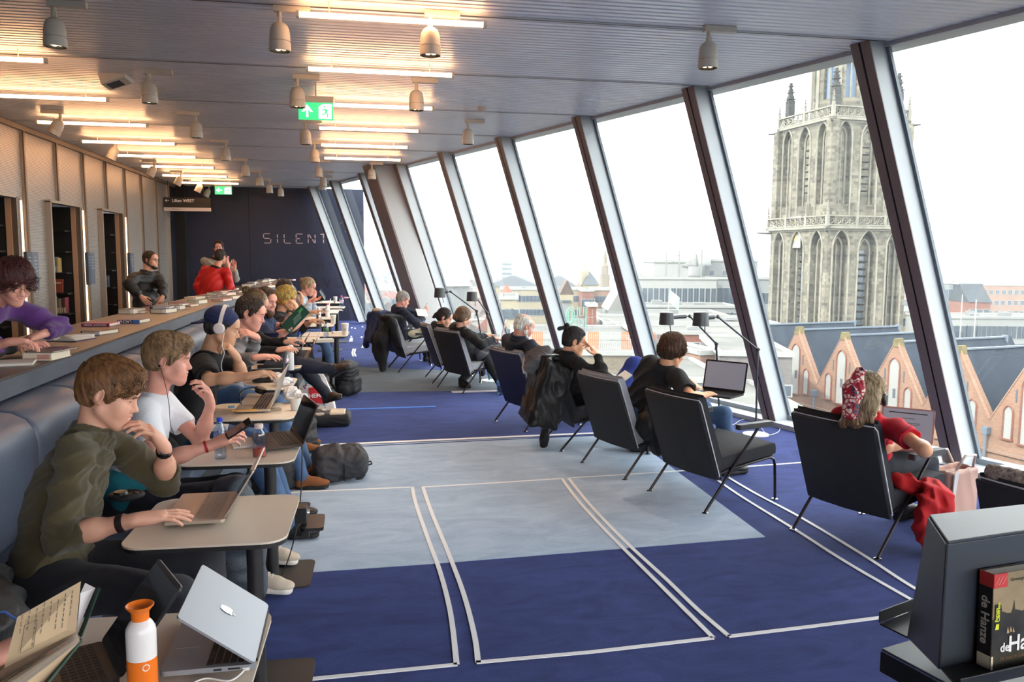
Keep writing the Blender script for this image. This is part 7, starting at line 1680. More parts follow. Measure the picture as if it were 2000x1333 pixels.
# outdoor base colours scaled down to offset the bright sky and exposure
for k_ in ('tower_stone','tower_stone_dark','church_brick','red_brick','tan_brick','grey_brick'):
 for n_ in MATS[k_].node_tree.nodes:
  if n_.type == 'TEX_BRICK':
   for q in ('Color1','Color2','Mortar'): n_.inputs[q].default_value = tuple(v*.44 for v in n_.inputs[q].default_value[:3])+(1,)
for k_ in ('pale_stone','painted_white','slate','lead_flashing','mossy_coping','cream_render','pale_concrete','flat_roof_grey','red_tile','brown_tile','navy_cladding','slate_far','roof_felt','far_trees','city_ground','leaded_glass'):
 m_ = MATS.get(k_); b_ = m_.node_tree.nodes['Principled BSDF']; b_.inputs['Base Color'].default_value = tuple(v*.36 for v in b_.inputs['Base Color'].default_value[:3])+(1,)
 for n_ in m_.node_tree.nodes:
  if n_.type == 'MIX' and n_.data_type == 'RGBA':
   for q in (6,7): n_.inputs[q].default_value = tuple(v*.36 for v in n_.inputs[q].default_value[:3])+(1,)
# ---- haze: real scattering air between here and the horizon
HAZE = True
if HAZE:
 m = bpy.data.materials.new('haze'); m.use_nodes = True; nt = m.node_tree; nt.nodes.remove(nt.nodes['Principled BSDF'])
 vs_ = nt.nodes.new('ShaderNodeVolumeScatter'); vs_.inputs['Color'].default_value = (.56,.62,.68,1); vs_.inputs['Density'].default_value = .0005; vs_.inputs['Anisotropy'].default_value = .2
 nt.links.new(vs_.outputs[0], nt.nodes['Material Output'].inputs['Volume'])
 b = MB(); b.hexa([(14,-200,GZ-.5),(3200,-200,GZ-.5),(3200,3800,GZ-.5),(-1200,3800,GZ-.5),(14,-200,24),(3200,-200,24),(3200,3800,24),(-1200,3800,24)])
 b.v[3] = (-2200,3800,GZ-.5); b.v[7] = (-2200,3800,24); b.v[0] = (30,-60,GZ-.5); b.v[4] = (30,-60,24)
 hz = b.build('haze', m); tag(hz, 'thin pale haze in the air over the city', 'haze', kind='stuff')
# floor lamps
M_lamp = mat('lamp_grey', (70,72,74), .4, metal=.4); M_disc = mat('lamp_disc', (206,206,208), .35)
def floor_lamp(base, joint_px, d, arm_px, head_px, lab, disc=True):
 bx = Z(*base) if not isinstance(base, Vector) else base; bx.z = 0; J = D(joint_px[0], joint_px[1], bx.y); J.x = bx.x+(J.x-bx.x)*1.0
 t = empty('floor_lamp', bx, lab, 'lamp', group='floor lamps by the windows'); J = J-bx
 mb = MB(); mb.lathe([(0,0),(.13,0),(.132,.006),(.128,.014),(.02,.018),(0,.02)], 28); mb.build('base', M_disc, t, smooth=True)
 mb = MB(); mb.tube([(0,0,.015), J], .011, 8); mb.build('pole', M_lamp, t, smooth=True)
 mb = MB(); mb.lathe([(0,-.022),(.018,-.014),(.024,0),(.018,.014),(0,.022)], 12, J, rotm(PI/2,0,0)); mb.tube([J+Vector((0,-.035,0)), J+Vector((0,.035,0))], .009, 8); mb.tube([J-Vector((0,0,.07)), J], .016, 8); mb.build('joint', M_lamp, t, smooth=True)
 A = D(arm_px[0], arm_px[1], bx.y-.05)-bx
 mb = MB(); mb.tube([J, A], .010, 8); mb.build('arm', M_lamp, t, smooth=True)
 H = D(head_px[0], head_px[1], bx.y-.1)-bx; dr = (H-A).normalized()
 mb = MB(); mb.lathe([(0,-.018),(.02,0),(0,.018)], 10, A, rotm(PI/2,0,0)); mb.tube([A, A+dr*.05], .008, 6); mb.tube([A+dr*.05, H-dr*.06], .022, 10); mb.build('neck', M_lamp, t, smooth=True)
 mb = MB(); mb.lathe([(.082,-.075),(.072,.055),(.060,.062),(0,.064)], 22, H); mb.lathe([(0,.05),(.066,.045),(.078,-.074)], 22, H); mb.build('shade', M_lamp, t, smooth=True)
 mb = MB(); mb.lathe([(0,0),(.028,.01),(.03,.05),(0,.06)], 12, H+Vector((0,0,-.03))); mb.build('bulb', mat('frosted', (225,222,214), .4), t, smooth=True)
 mb = MB(); mb.tube([H+Vector((.04,0,-.07)), H+Vector((.05,0,-.15))], .005, 6); mb.build('handle', M_lamp, t)
 return t
floor_lamp((1405,818), (1399,672), 0, (1347,618), (1302,621), 'grey floor lamp behind the black laptop, left of the near pair')
floor_lamp((1476,850), (1480,683), 0, (1402,619), (1369,622), 'grey floor lamp beside the mullion, right of the near pair')
floor_lamp(C(937,703,11.9)*1 if False else Vector((1.86,11.6,0)), (931,608), 0, (880,570), (859,571), 'floor lamp with its arm reaching over the two women, left one')
floor_lamp(Vector((2.2,11.75,0)), (952,612), 0, (928,578), (922,578), 'floor lamp close to the mullion, right of the two women')
# electronics
M_alu = mat('aluminium', (196,198,202), .35, metal=.7); M_gold = mat('gold_alu', (190,174,158), .38, metal=.55); M_bk = mat('black_plastic', (22,22,25), .35); M_scr = mat('dark_screen', (20,24,32), .08, spec=.9); M_keyb = mat('black_keys', (26,26,28), .5); M_keys = mat('silver_keys', (176,158,142), .5)
M_rose = mat('rose_alu', (198,160,152), .35, metal=.6)
M_lit = mat('lit_screen', (90,90,100), .3, emit=((.55,.53,.62), .16))
def laptop(hn, hf, lab, depth=.23, ang=110, m=M_alu, scr=None, keym=None, z=.742, th=.014, flip=1, label_extra=None, name='laptop', world=False):
 """hn, hf: near and far ends of the hinge; the user sits on the -x side (flip=1)"""
 A, B_ = (Z(*hn, z), Z(*hf, z)) if not world else (Vector(hn), Vector(hf))
 y = (B_-A); w = y.length; y.normalize(); x = Vector((y.y, -y.x, 0))*flip; zz = x.cross(y);
 if zz.z < 0: zz = -zz
 c = (A+B_)/2; t = empty(name, c, lab, 'laptop', group='laptops'); t.matrix_world = basis_mat(x, y, Vector((0,0,1)) if flip > 0 else Vector((0,0,1)), c)
 rl = rpoly(depth, w, .012, 3)
 mb = MB(); mb.prism([(px_-depth/2, py_) for px_, py_ in rl], .001, th); mb.build('base', m, t)
 mb = MB()
 for r in range(5):
  for q in range(13): mb.box((-.035-r*.019, -w*.43+q*w*.86/12, th+.001), (.0155, w*.86/12-.0035, .002))
 kb = mb.build('keyboard', keym or M_keyb, t); kb['kind'] = 'stuff'
 mb = MB(); mb.box((-depth*.80, 0, th+.0003), (depth*.26, w*.32, .0008)); mb.build('touchpad', m, t)
 a = math.radians(ang-90); R = rotm(0, a, 0); R = Matrix(((math.sin(a),0,math.cos(a)),(0,1,0),(math.cos(a),0,-math.sin(a)))) if False else rotm(0, a, 0)
 lid = bpy.data.objects.new('lid', None)
 mb = MB(); rl = rpoly(depth, w, .012, 3); mb.prism([(px_+depth/2, py_) for px_, py_ in rl], -.003, .003, rotm(0,-PI/2,0));
 Rl = rotm(0, a, 0); mb.v = [tuple(Rl@Vector(v)+Vector((0,0,th))) for v in mb.v]; ld = mb.build('lid', m, t)
 mb = MB(); mb.box((-.0036, 0, depth*.52), (.0012, w*.93, depth*.86)); mb.v = [tuple(Rl@Vector(v)+Vector((0,0,th))) for v in mb.v]; mb.build('screen', scr or M_scr, t)
 mb = MB(); mb.tube([(0,-w*.42,th*.8),(0,w*.42,th*.8)], .006, 8); mb.build('hinge', M_bk, t)
 return t, Rl, th, w, depth
laptop((437,1022), (464,966), 'open gold-silver laptop under the olive sweater man\'s hand', ang=122, m=M_gold, keym=M_keys)
L2 = laptop((593,873), (567,846), 'open black laptop beside the spiral notebook', ang=112, m=mat('dark_bronze', (70,58,52), .35, metal=.5), z=.742)
laptop((527,804), (546,771), 'open silver laptop with black headphones lying on its keys', ang=108, m=M_gold, keym=M_keyb)
laptop((548,745), (555,728), 'laptop of the man in the blue cap, screen hidden behind the white bag', ang=100, m=M_bk)
laptop((563,713), (571,696), 'thin black laptop used by the man in the grey hoodie', ang=112, m=mat('space_grey', (90,90,96), .35, metal=.6))
laptop((578,702), (588,686), 'dark laptop left of the blue-capped bottle', ang=118, m=M_bk)
laptop((598,704), (606,686), 'dark laptop with an orange-lit edge right of the blue-capped bottle', ang=120, m=mat('amber_edge', (150,100,60), .3, metal=.5))  # amber colour set on the whole casing
laptop((640,612), (643,604), 'small white upright tablet standing on a far table', ang=100, m=mat('white_plastic', (220,220,224), .4), depth=.2)
laptop((634,588), (636,580), 'black laptop half open on the farthest table', ang=60, m=M_bk)
# laps
laptop(C(978,664,11.1), C(982,655,11.45), 'rose laptop with dark screen on the lap of the woman with the bun', ang=104, m=M_rose, world=True, depth=.22)
a_, b_ = C(1432,774,6.55), C(1386,760,6.9)
mid = V3(C(1412,768,6.7)); yv = nrm(V3(-.35,1,0)); yv = nrm(V3(-.62,.78,0))
laptop(mid-yv*.185, mid+yv*.185, 'black laptop with lit screen on the knees of the black T-shirt man', ang=103, m=M_bk, scr=M_lit, world=True, depth=.25, keym=M_keyb)
mid = V3(C(1768,868,5.35)); yv = nrm(V3(-.72,.69,0))
T21 = laptop(mid-yv*.16, mid+yv*.16, 'rose-framed laptop with a document on screen, held by the girl in red', ang=108, m=M_rose, scr=M_lit, world=True, depth=.225)
t_, Rl, th_, w_, dp_ = T21
mb = MB();
for q, (zz, L) in enumerate(((.19,.9),(.155,.35),(.125,.6),(.115,.55),(.06,.3))): mb.box((-.0046, .0, zz), (.001, w_*.8*L, .003 if q else .006))
mb.v = [tuple(Rl@Vector(v)+Vector((0,0,th_))) for v in mb.v]; mb.build('screen_lines', M_bk, t_)
# foreground silver laptop, lid half closed, hinge on the aisle side
T = laptop((497,1308), (524,1192), 'half closed silver laptop with a white emblem on its lid, nearest table', ang=37, m=mat('silver_lid', (150,153,160), .42, metal=.5), keym=M_keyb)
t_, Rl, th_, w_, dp_ = T
mb = MB()
def emb(pts): mb.add([(.0046, y_, z_) for y_, z_ in pts], [tuple(range(len(pts)))])
ap = [(.000,-.026),(.008,-.030),(.016,-.026),(.023,-.014),(.026,0),(.023,.010),(.020,.014),(.023,.020),(.016,.024),(.008,.023),(0,.020),(-.008,.023),(-.017,.023),(-.024,.015),(-.026,.002),(-.023,-.014),(-.016,-.026),(-.008,-.030)]
cz = dp_*.5; emb([(-y_*.72, cz-z_*.72) for y_, z_ in ap][::-1]); emb([(-y_*.72, cz-z_*.72) for y_, z_ in [(0,.024),(.002,.034),(.010,.040),(.010,.030)]][::-1])
mb.v = [tuple(Rl@Vector(v)+Vector((0,0,th_))) for v in mb.v]; mb.build('emblem', mat('emblem_white', (250,236,240), .3), t_)
mb = MB(); mb.box((-.05,-w_/2-.0005,.007), (.03,.001,.004)); mb.box((-.09,-w_/2-.0005,.007), (.02,.001,.005)); mb.build('ports', M_bk, t_)
# black laptop left of it
T = laptop((236,1336), (200,1262), 'black laptop seen edge on at the lower left, beside the open notebook', ang=128, m=M_bk, depth=.25)
# bottles, cups
M_pet = glass_mat('clear_plastic', (.70,.80,.92), .35); M_water = glass_mat('water', (.66,.82,.92), .35)
def bottle(p, lab, h=.22, r=.032, cap=(40,70,190), label=(120,170,225), wm=M_pet, fill=None):
 t = empty('bottle', p, lab, 'bottle', group='drink bottles'); k = h/.22
 mb = MB(); mb.lathe([(0,.0),(r*.85,0),(r,.008*k),(r*.93,.03*k),(r,.045*k),(r*.90,.07*k),(r,.09*k),(r,.135*k),(r*.92,.155*k),(r*.55,.185*k),(r*.42,.20*k),(r*.42,.205*k)], 20); mb.build('body', wm, t, smooth='all')
 mb = MB(); mb.lathe([(r*.46,.196*k),(r*.48,.198*k),(r*.48,.218*k),(r*.40,.22*k),(0,.22*k)], 16); mb.build('cap', mat('cap_%d_%d' % (cap[0], cap[1]), cap, .4), t, smooth=True)
 if label: mb = MB(); mb.lathe([(r*1.02,.092*k),(r*1.03,.134*k)], 20); mb.build('label', mat('label_%d_%d' % (label[0], label[1]), label, .5, noise=(60,.3)), t, smooth='all')
 if fill: mb = MB(); mb.lathe([(0,.003),(r*.82,.004),(r*.9,.03*k),(r*.93,fill[0]*k),(0,fill[0]*k)], 18); mb.build('drink', mat('drink_%d' % fill[1][0], fill[1], .25), t, smooth=True)
 return t
bottle(Z(431,896,.731), 'blue-capped water bottle beside the phone of the white T-shirt man', cap=(36,66,196))
p = Z(507,892,.731); t = empty('bottle', p, 'clear bottle with white cap and some red juice left', 'bottle', group='drink bottles')
mb = MB(); mb.lathe([(0,0),(.033,0),(.035,.006),(.035,.115),(.033,.13),(.021,.15),(.020,.165)], 22); mb.build('body', M_pet, t, smooth='all')
mb = MB(); mb.lathe([(0,.003),(.032,.004),(.0335,.05),(0,.05)], 20); mb.build('juice', mat('juice', (206,56,34), .25), t, smooth=True)
mb = MB(); mb.lathe([(.022,.152),(.023,.154),(.023,.176),(0,.178)], 18); mb.build('cap', mat('cap_pink', (226,206,200), .4), t, smooth=True)
bottle(Z(557,727,.731), 'water bottle with a lilac cap and pink label, before the white flask', h=.21, cap=(150,160,215), label=(226,190,204))
bottle(Z(585,690,.731), 'blue-capped water bottle between the dark laptops', h=.235, cap=(36,66,196))
bottle(Z(637,662,.731), 'green labelled bottle at the end of the coffee table', h=.22, r=.034, cap=(30,80,60), label=(60,120,80))
bottle(Vector(C(976,772,10.3))*1 if False else Z(976,772,0), 'large water bottle standing on the carpet behind the navy chair', h=.30, r=.042, cap=(36,66,196), wm=M_water)
bottle(Z(958,745,0), 'small clear bottle on the carpet beyond the large water bottle', h=.22, cap=(120,180,210), wm=M_water, label=None)
bottle(Z(640,620,.731), 'white bottle with a red top beside the steel flask', h=.24, r=.038, cap=(200,50,50), label=(226,222,216), wm=mat('white_plastic', (220,220,224), .4))
bottle(Z(667,600,.731), 'bottle with a bright pink cap on the farthest table', h=.24, r=.045, cap=(236,70,170), label=(240,190,220))
def flask(p, lab, h, r, m, capm, ch_=.05):
 t = empty('flask', p, lab, 'flask'); mb = MB(); mb.lathe([(0,0),(r*.95,0),(r,.006),(r,h*.78),(r*.85,h*.86),(r*.62,h*.9)], 20); mb.build('body', m, t, smooth=True)
 mb = MB(); mb.lathe([(r*.64,h*.88),(r*.66,h*.9),(r*.6,h),(0,h)], 18); mb.build('lid', capm, t, smooth=True); return t
flask(Z(567,723,.731), 'white drinking flask with a black lid', .27, .036, mat('white_enamel', (222,220,216), .3), M_bk)
flask(Z(623,642,.731), 'brushed steel flask standing among cups', .30, .038, mat('steel', (170,160,152), .25, metal=.9), M_alu)
# orange and white drinking bottle in the foreground
p = Z(281,1372,.731); t = empty('flask', p, 'white and orange drinking bottle with an orange funnel cap, nearest the camera', 'flask')
M_or = mat('orange_plastic', (236,118,26), .35); M_wh = mat('white_gloss', (232,226,222), .25)
s_ = 1.0
mb = MB(); mb.lathe([(0,0),(.0325,0),(.034,.004),(.034,.115)], 30); mb.build('lower_body', M_or, t, smooth=True)
mb = MB(); mb.lathe([(.034,.115),(.034,.178),(.0325,.188),(.026,.200),(.0205,.206),(.019,.208)], 30); mb.build('upper_body', M_wh, t, smooth=True)
mb = MB(); mb.lathe([(.0195,.204),(.0200,.222),(.0205,.226),(.026,.234),(.0315,.240),(.0320,.243),(.0305,.2435),(.024,.237),(.012,.231),(0,.230)], 30); mb.build('cap', M_or, t, smooth=True)
mb = MB(); q = math.radians(-62)
for k in range(12):
 a = q+(k-6)*.035;
mb.lathe([(.0,0),(.0085,0),(.0085,.0008),(0,.0008)], 14, (.0338*math.cos(q), .0338*math.sin(q), .100), Vector((math.cos(q), math.sin(q), 0)).to_track_quat('Z','Y').to_matrix()); mb.build('round_sticker', M_wh, t)
mb = MB(); mb.lathe([(.004,0),(.0062,0),(.0062,.0006),(.004,.0006)], 12, (.0345*math.cos(q), .0345*math.sin(q), .100), Vector((math.cos(q), math.sin(q), 0)).to_track_quat('Z','Y').to_matrix()); mb.box((.035*math.cos(q), .035*math.sin(q), .1),(.001,.003,.008), rotm(0,0,q)); mb.build('sticker_print', M_or, t)
def cup(p, lab, h=.11, r=.042, lid=True, txt=None):
 t = empty('cup', p, lab, 'cup', group='paper cups'); mb = MB(); mb.lathe([(0,0),(r*.72,0),(r,h),(r*.96,h),(r*.70,.006),(0,.006)], 22); mb.build('cup_wall', mat('paper_white', (224,218,208), .7), t, smooth=True)
 if lid: mb = MB(); mb.lathe([(r*1.04,h-.004),(r*1.05,h+.004),(r*.9,h+.012),(0,h+.012)], 22); mb.build('lid', mat('lid_white', (232,230,228), .5), t, smooth=True)
 if txt:
  o = text_obj(txt, .04, M_bk, t, 'lettering'); o.rotation_euler = (PI/2,0,-.05); o.location = (0, -r*.95, h*.5)
 return t
cup(Z(674,655,.731), 'large white coffee cup with black letters, alone at the table end', .15, .05, txt='ST')
cup(Z(651,633,.731), 'white coffee cup with lettering beside the red-topped bottle', .13, .046, txt='S')
cup(Z(655,592,.731), 'white coffee cup on the farthest table', .13, .046)
cup(Z(577,801,.731), 'open cream paper cup in front of the crumpled bag', .085, .04, lid=False)
# phones, papers, notebooks
def flatbox(name, lab, cat, c, size, rz, m, z=.731, parts=(), group=None, rx=0):
 p = Z(c[0], c[1], z) if len(c) == 2 else Vector(c); t = empty(name, p, lab, cat, group, rz=rz); mb = MB(); mb.box((0,0,size[2]/2), size, rotm(rx,0,0)); mb.build('body' if name != 'book' else 'cover', m, t); return t
M_paper = mat('paper', (226,218,206), .85); M_paperb = mat('paper_lines', (170,160,160), .8)
def book(c, w, l, th, rz, cover, lab, z=1.181, name='book', spine_label=True, pages=None, group='books lying on the counter'):
 p = Z(c[0], c[1], z) if len(c) == 2 else Vector(c); t = empty(name, p, lab, 'book', group, rz=rz)
 mb = MB(); mb.box((0,0,.0015), (w,l,.003)); mb.box((0,0,th-.0015), (w,l,.003)); mb.box((-w/2+.0015,0,th/2), (.003,l,th)); mb.build('cover', cover, t)
 mb = MB(); mb.box((.0,0,th/2), (w-.010,l-.010,th-.005)); mb.build('page_block', pages or mat('pages', (226,212,190), .9), t)
 if spine_label: mb = MB(); mb.box((w/2-.02,-l/2+.001,th/2), (.04,.0016,th*.96)); mb.build('white_label', mat('white_label', (238,238,240), .5), t)
 return t
# spiral notebook, phone
p = Z(506,866,.731); t = empty('spiral_notebook', p, 'open spiral notebook with lined pages beside the juice bottle', 'notebook', rz=.25)
mb = MB(); mb.box((0,0,.006), (.30,.20,.010)); mb.build('pages', M_paper, t)
mb = MB()
for k in range(26): mb.tube([(-.145+k*.0116+.0, -.10+.004*math.cos(a), .006+.0075*math.sin(a)) for a in (2*PI*j/8 for j in range(8))], .0012, 4, closed=True)
ob_ = mb.build('spiral_wire', M_alu, t); ob_['kind'] = 'stuff'
mb = MB()
for k in range(9): mb.box((0, -.075+k*.02, .0115), (.27,.0008,.0006))
mb.build('ruled_lines', M_paperb, t)
hc = V3(P2[0].location) if False else C(462,845,3.95)
j_ = PJ[P2[0].name]; t = empty('phone', Vector(j_['wrr']+nrm(j_['wrr']-j_['elr'])*.10+V3(.03,-.02,.05)), 'black phone held above the table by the white T-shirt man', 'phone'); mb = MB(); mb.box((0,0,0), (.14,.068,.008), rotm(.3,-.55,.2)); mb.build('case', M_bk, t); mb = MB(); mb.box((0,0,.0045), (.13,.062,.001), rotm(.3,-.55,.2)); mb.build('screen', M_scr, t)
t = flatbox('tablet', 'pale tablet lying behind the white T-shirt man', 'tablet', (405,838), (.24,.17,.008), .1, mat('white_plastic', (220,220,224), .4))
t = flatbox('pencil', 'yellow pencil on the laptop below the headphones', 'pencil', (478,803), (.16,.008,.008), .05, mat('pencil_yellow', (226,160,40), .5), z=.757)
t = flatbox('eraser', 'small blue and white eraser on the laptop', 'eraser', (452,797), (.04,.02,.012), .3, mat('eraser_blue', (90,150,200), .6), z=.757)
t = flatbox('candy_wrapper', 'crumpled silver snack wrapper beside the cream paper cup', 'wrapper', (531,802), (.12,.05,.012), .4, mat('foil', (150,130,110), .3, metal=.4, bump=(60,.8)))
t = flatbox('laptop_sleeve', 'black folder lying under the grey hoodie man\'s laptop', 'folder', (535,717), (.30,.20,.012), .1, M_bk)
book((632,668), .24, .17, .035, .2, mat('white_cover', (222,224,220), .6), 'thick white textbook on the small table', z=.731, spine_label=False, group=None)
book((618,673), .22, .16, .012, .1, mat('white_cover2', (206,214,210), .6), 'thin pale booklet under the thick white textbook', z=.731, spine_label=False, group=None) if False else None
# green book held by the bearded man
O = V3(C(577,608,7.75)); xa = nrm(C(590,602,7.75)-C(549,644,7.75)); ya = nrm(C(604,614,7.75)-C(590,602,7.75)); ya = nrm(ya-xa*(ya@xa)); na = np.cross(xa, ya)
t = empty('book', (0,0,0), 'green textbook held open by the bearded man', 'book'); t.matrix_world = basis_mat(Vector(xa), Vector(ya), Vector(na), Vector(C(577,623,7.75)))
mb = MB(); mb.box((0,0,.0), (.28,.115,.004)); mb.build('cover', mat('green_cover', (30,78,58), .4), t); mb = MB(); mb.box((0,0,.012*(1 if na[1] > 0 else -1)), (.27,.11,.018)); mb.build('page_block', M_paper, t)
sgn = -1 if na[1] > 0 else 1
mb = MB(); mb.box((.09,-.02,.0028*sgn), (.05,.022,.001)); mb.build('green_emblem', mat('light_green', (86,170,90), .5), t)
mb = MB()
for k in range(4): mb.box((.0+.01*k,.03-k*.013,.0028*sgn), (.10,.004,.001))
mb.box((-.115,.035,.0028*sgn), (.022,.022,.001)); mb.build('cover_print', mat('pale_print', (170,200,180), .6), t)
# papers on far tables
for (c, sz, lab) in (((640,590),(.30,.22,.02),'stack of white papers on the farthest table'),((652,607),(.32,.22,.012),'white papers near the upright tablet'),((628,624),(.30,.2,.015),'open magazine in front of the curly-haired woman'),((665,652),(.22,.12,.03),'crumpled napkins beside the large coffee cup'),((676,583),(.12,.16,.03),'pale pink pouch on the farthest table')):
 flatbox('papers' if 'p' in lab else 'item', lab, 'paper', c, sz, .2, M_paper if 'pink' not in lab else mat('pink_pouch', (226,170,180), .7))
# crumpled paper / plastic bags
def lump(name, lab, cat, c, r, m, z=.731, n=7, seed=1, amp=.012, sc=60, res=.006, kind=None):
 p = Z(c[0], c[1], z) if len(c) == 2 else Vector(c); S = Sdf(); q = np.random.default_rng(seed)
 for i in range(n): v = q.normal(size=3)*V3(r)*.45; v[2] = abs(v[2]); S.u(ell(V3(*p)+v+V3(0,0,r[2]*.55), V3(r)*q.uniform(.45,.7)), r[2]*.4)
 S.disp(folds(amp, sc, (.3,.5,1), seed)); S.inter(rbox(V3(*p)+V3(0,0,1.0), (1,1,1), .002), .004)
 t = empty(name, p, lab, cat); np_obj('body', [S.verts(res)], m, t, V3(*p)); return t
M_crump = mat('crumpled_white', (206,204,206), .5, bump=(30,.8))
lump('crumpled_bag', 'crumpled white wrapping on the blue cap man\'s table', 'wrapping', (550,754), (.075,.07,.05), M_crump, seed=2)
lump('crumpled_bag', 'crumpled white bag behind the cream paper cup', 'wrapping', (572,786), (.08,.07,.055), M_crump, seed=3)
# headphones
def headphones(c, R, lab, m, parent=None, rad=.085, cup=.036, cat='headphones', thick=.010, pad=None):
 """c centre of the line between the cups, R columns: right, forward, up"""
 t = empty('headphones', (0,0,0), lab, cat); t.matrix_world = basis_mat(Vector(R[:,0]), Vector(R[:,1]), Vector(R[:,2]), Vector(c))
 mb = MB(); pts = [(rad*math.cos(a), 0, rad*1.32*math.sin(a)) for a in (PI*i/18 for i in range(19))];
 rows = [[(x*(1+e*.0), yy, z*(1)) for x, _, z in pts] for yy, e in ((-thick,0),(thick,0))]; rows2 = [[(x*1.05, yy, z*1.04+.002) for x, _, z in pts] for yy in (thick,-thick)]
 mb.grid(rows+rows2+[rows[0]]); mb.build('headband', m, t, smooth=True)
 for s in (-1, 1):
  mb = MB(); mb.lathe([(0,-.002),(cup*.8,-.002),(cup,.006),(cup,.018),(cup*.8,.026),(0,.028)], 20, (s*(rad-.004),0,-.012), rotm(0, s*PI/2, 0)); mb.build('ear_cup', m, t, smooth=True)
  mb = MB(); mb.lathe([(cup*.4,-.014),(cup*.85,-.012),(cup*.9,0)], 18, (s*(rad-.004),0,-.012), rotm(0, s*PI/2, 0)); mb.build('ear_pad', pad or m, t, smooth=True)
 return t
_, L3_ = P3
R3 = L3_.R; hp = headphones(L3_.p(0,.0,.012), R3@eul(0.12,0,0), 'white on-ear headphones over the navy cap', mat('white_shell', (226,212,208), .35), rad=.104, cup=.038, thick=.012)
_, L21 = P21; headphones(L21.p(0,.01,-.01), L21.R@eul(-.15,0,0), 'black over-ear headphones on the girl in red', M_bk, rad=.092, cup=.040, pad=M_alu)
headphones(V3(Z(497,782,.79)), frame((.2,1,0),(-.9,0,.4)), 'large black headphones lying on the open laptop', M_bk, rad=.08, cup=.042)
# cap on person 3 (his own: worn clothing)
r3 = P3[0]; o3 = V3(r3.location); S = Sdf(); S.u(L3_.ell((0,-.020,.052), (.092,.112,.088))); S.cut(L3_.box((0,.0,-.075), (.2,.2,.10), .01, eul(.16,0,0)), .004);
S.disp(folds(.0015, 60)); np_obj('cap', [S.verts(.004)], mat('cap_navy', (30,42,84), .85, bump=(300,.4)), r3, o3)
S = Sdf(); S.u(L3_.ell((0,-.135,-.002), (.070,.070,.010), eul(.42,0,0)), .01); S.cut(L3_.ell((0,-.020,.03), (.085,.100,.10)), .004); np_obj('cap_peak', [S.verts(.004)], MATS['cap_navy'], r3, o3)
# earphone wires
def wire(pts, r, m, name, lab, cat='cable', parent=None, n=6):
 P = [Vector(p) for p in pts]; Q = []
 for i in range(len(P)-1):
  p0, p1, p2, p3 = P[max(i-1,0)], P[i], P[i+1], P[min(i+2,len(P)-1)]
  for k in range(6): t = k/6; Q.append(0.5*((2*p1)+(p2-p0)*t+(2*p0-5*p1+4*p2-p3)*t*t+(3*p1-p0-3*p2+p3)*t**3))
 Q.append(P[-1]); mb = MB(); mb.tube(Q, r, n)
 if parent: mb.v = [tuple(Vector(v)-parent.location) for v in mb.v]; return mb.build(name, m, parent, smooth='all')
 o = Q[0].copy(); mb.v = [tuple(Vector(v)-o) for v in mb.v]; ob = mb.build(name, m, None, smooth='all'); ob.location = o; return tag(ob, lab, cat)
M_wirew = mat('white_cable', (226,224,222), .5); M_wireb = mat('black_cable', (24,24,26), .5)
wire([C(438,650,5.40), C(434,676,5.35), C(438,690,5.33), C(432,712,5.35), C(436,728,5.35), C(450,733,5.4)], .0022, M_wirew, 'headphone_cable', 'white headphone cable hanging before the black T-shirt')
wire([C(314,720,4.22), C(322,748,4.15), C(330,790,4.1), C(333,830,4.1), C(340,850,4.1)], .0016, M_wireb, 'earphone_cable', 'thin black earphone cable on the white T-shirt')
mb = MB(); mb.lathe([(0,-.008),(.007,-.004),(.008,.004),(0,.009)], 10); ob_ = mb.build('earphone', M_bk, None, smooth='all'); ob_.location = Vector(C(312,715,4.235)); tag(ob_, 'small black earphone in the ear of the white T-shirt man', 'earphone')
wire([Z(590,872,.742), C(590,905,4.5), C(588,960,4.45), C(578,1040,4.4), C(552,1120,4.4), Z(520,1150,.012)], .0032, M_wireb, 'power_cable', 'black power cable hanging from the table edge to the floor')
wire([Z(480,1307,.748), Z(450,1330,.735), Z(400,1326,.735), Z(360,1345,.735)], .0026, M_wirew, 'charger_cable', 'white charger cable plugged into the silver laptop')
mb = MB(); mb.box((0,0,0),(.016,.010,.008)); ob_ = mb.build('charger_plug', M_wirew); ob_.location = Z(481,1306,.748); tag(ob_, 'white magnetic charger plug at the silver laptop corner', 'plug')
wire([Z(186,1278,.75), Z(165,1300,.75), Z(160,1340,.745)], .0026, M_wirew, 'white_cable', 'white cable curling beside the black laptop')
wire([Z(250,1297,.75), Z(232,1310,.75), Z(224,1345,.745)], .0026, M_wirew, 'white_cable', 'white cable just left of the orange bottle')
wire([Z(1487,836,.01), Z(1500,850,.006), Z(1522,842,.006), Z(1518,826,.006), Z(1495,824,.006)], .003, M_wirew, 'lamp_cable', 'white lamp cable looping on the blue carpet')
wire([Z(1412,820,.01), Z(1430,830,.006), Z(1445,822,.006), Z(1460,817,.006)], .003, M_wirew, 'lamp_cable', 'white lamp cable between the two lamp bases')
wire([C(-10,1200,2.2), C(8,1196,2.2), C(20,1203,2.2), C(33,1212,2.2)], .003, mat('blue_cable', (60,110,190), .5), 'blue_cable', 'blue cable at the lower left edge')
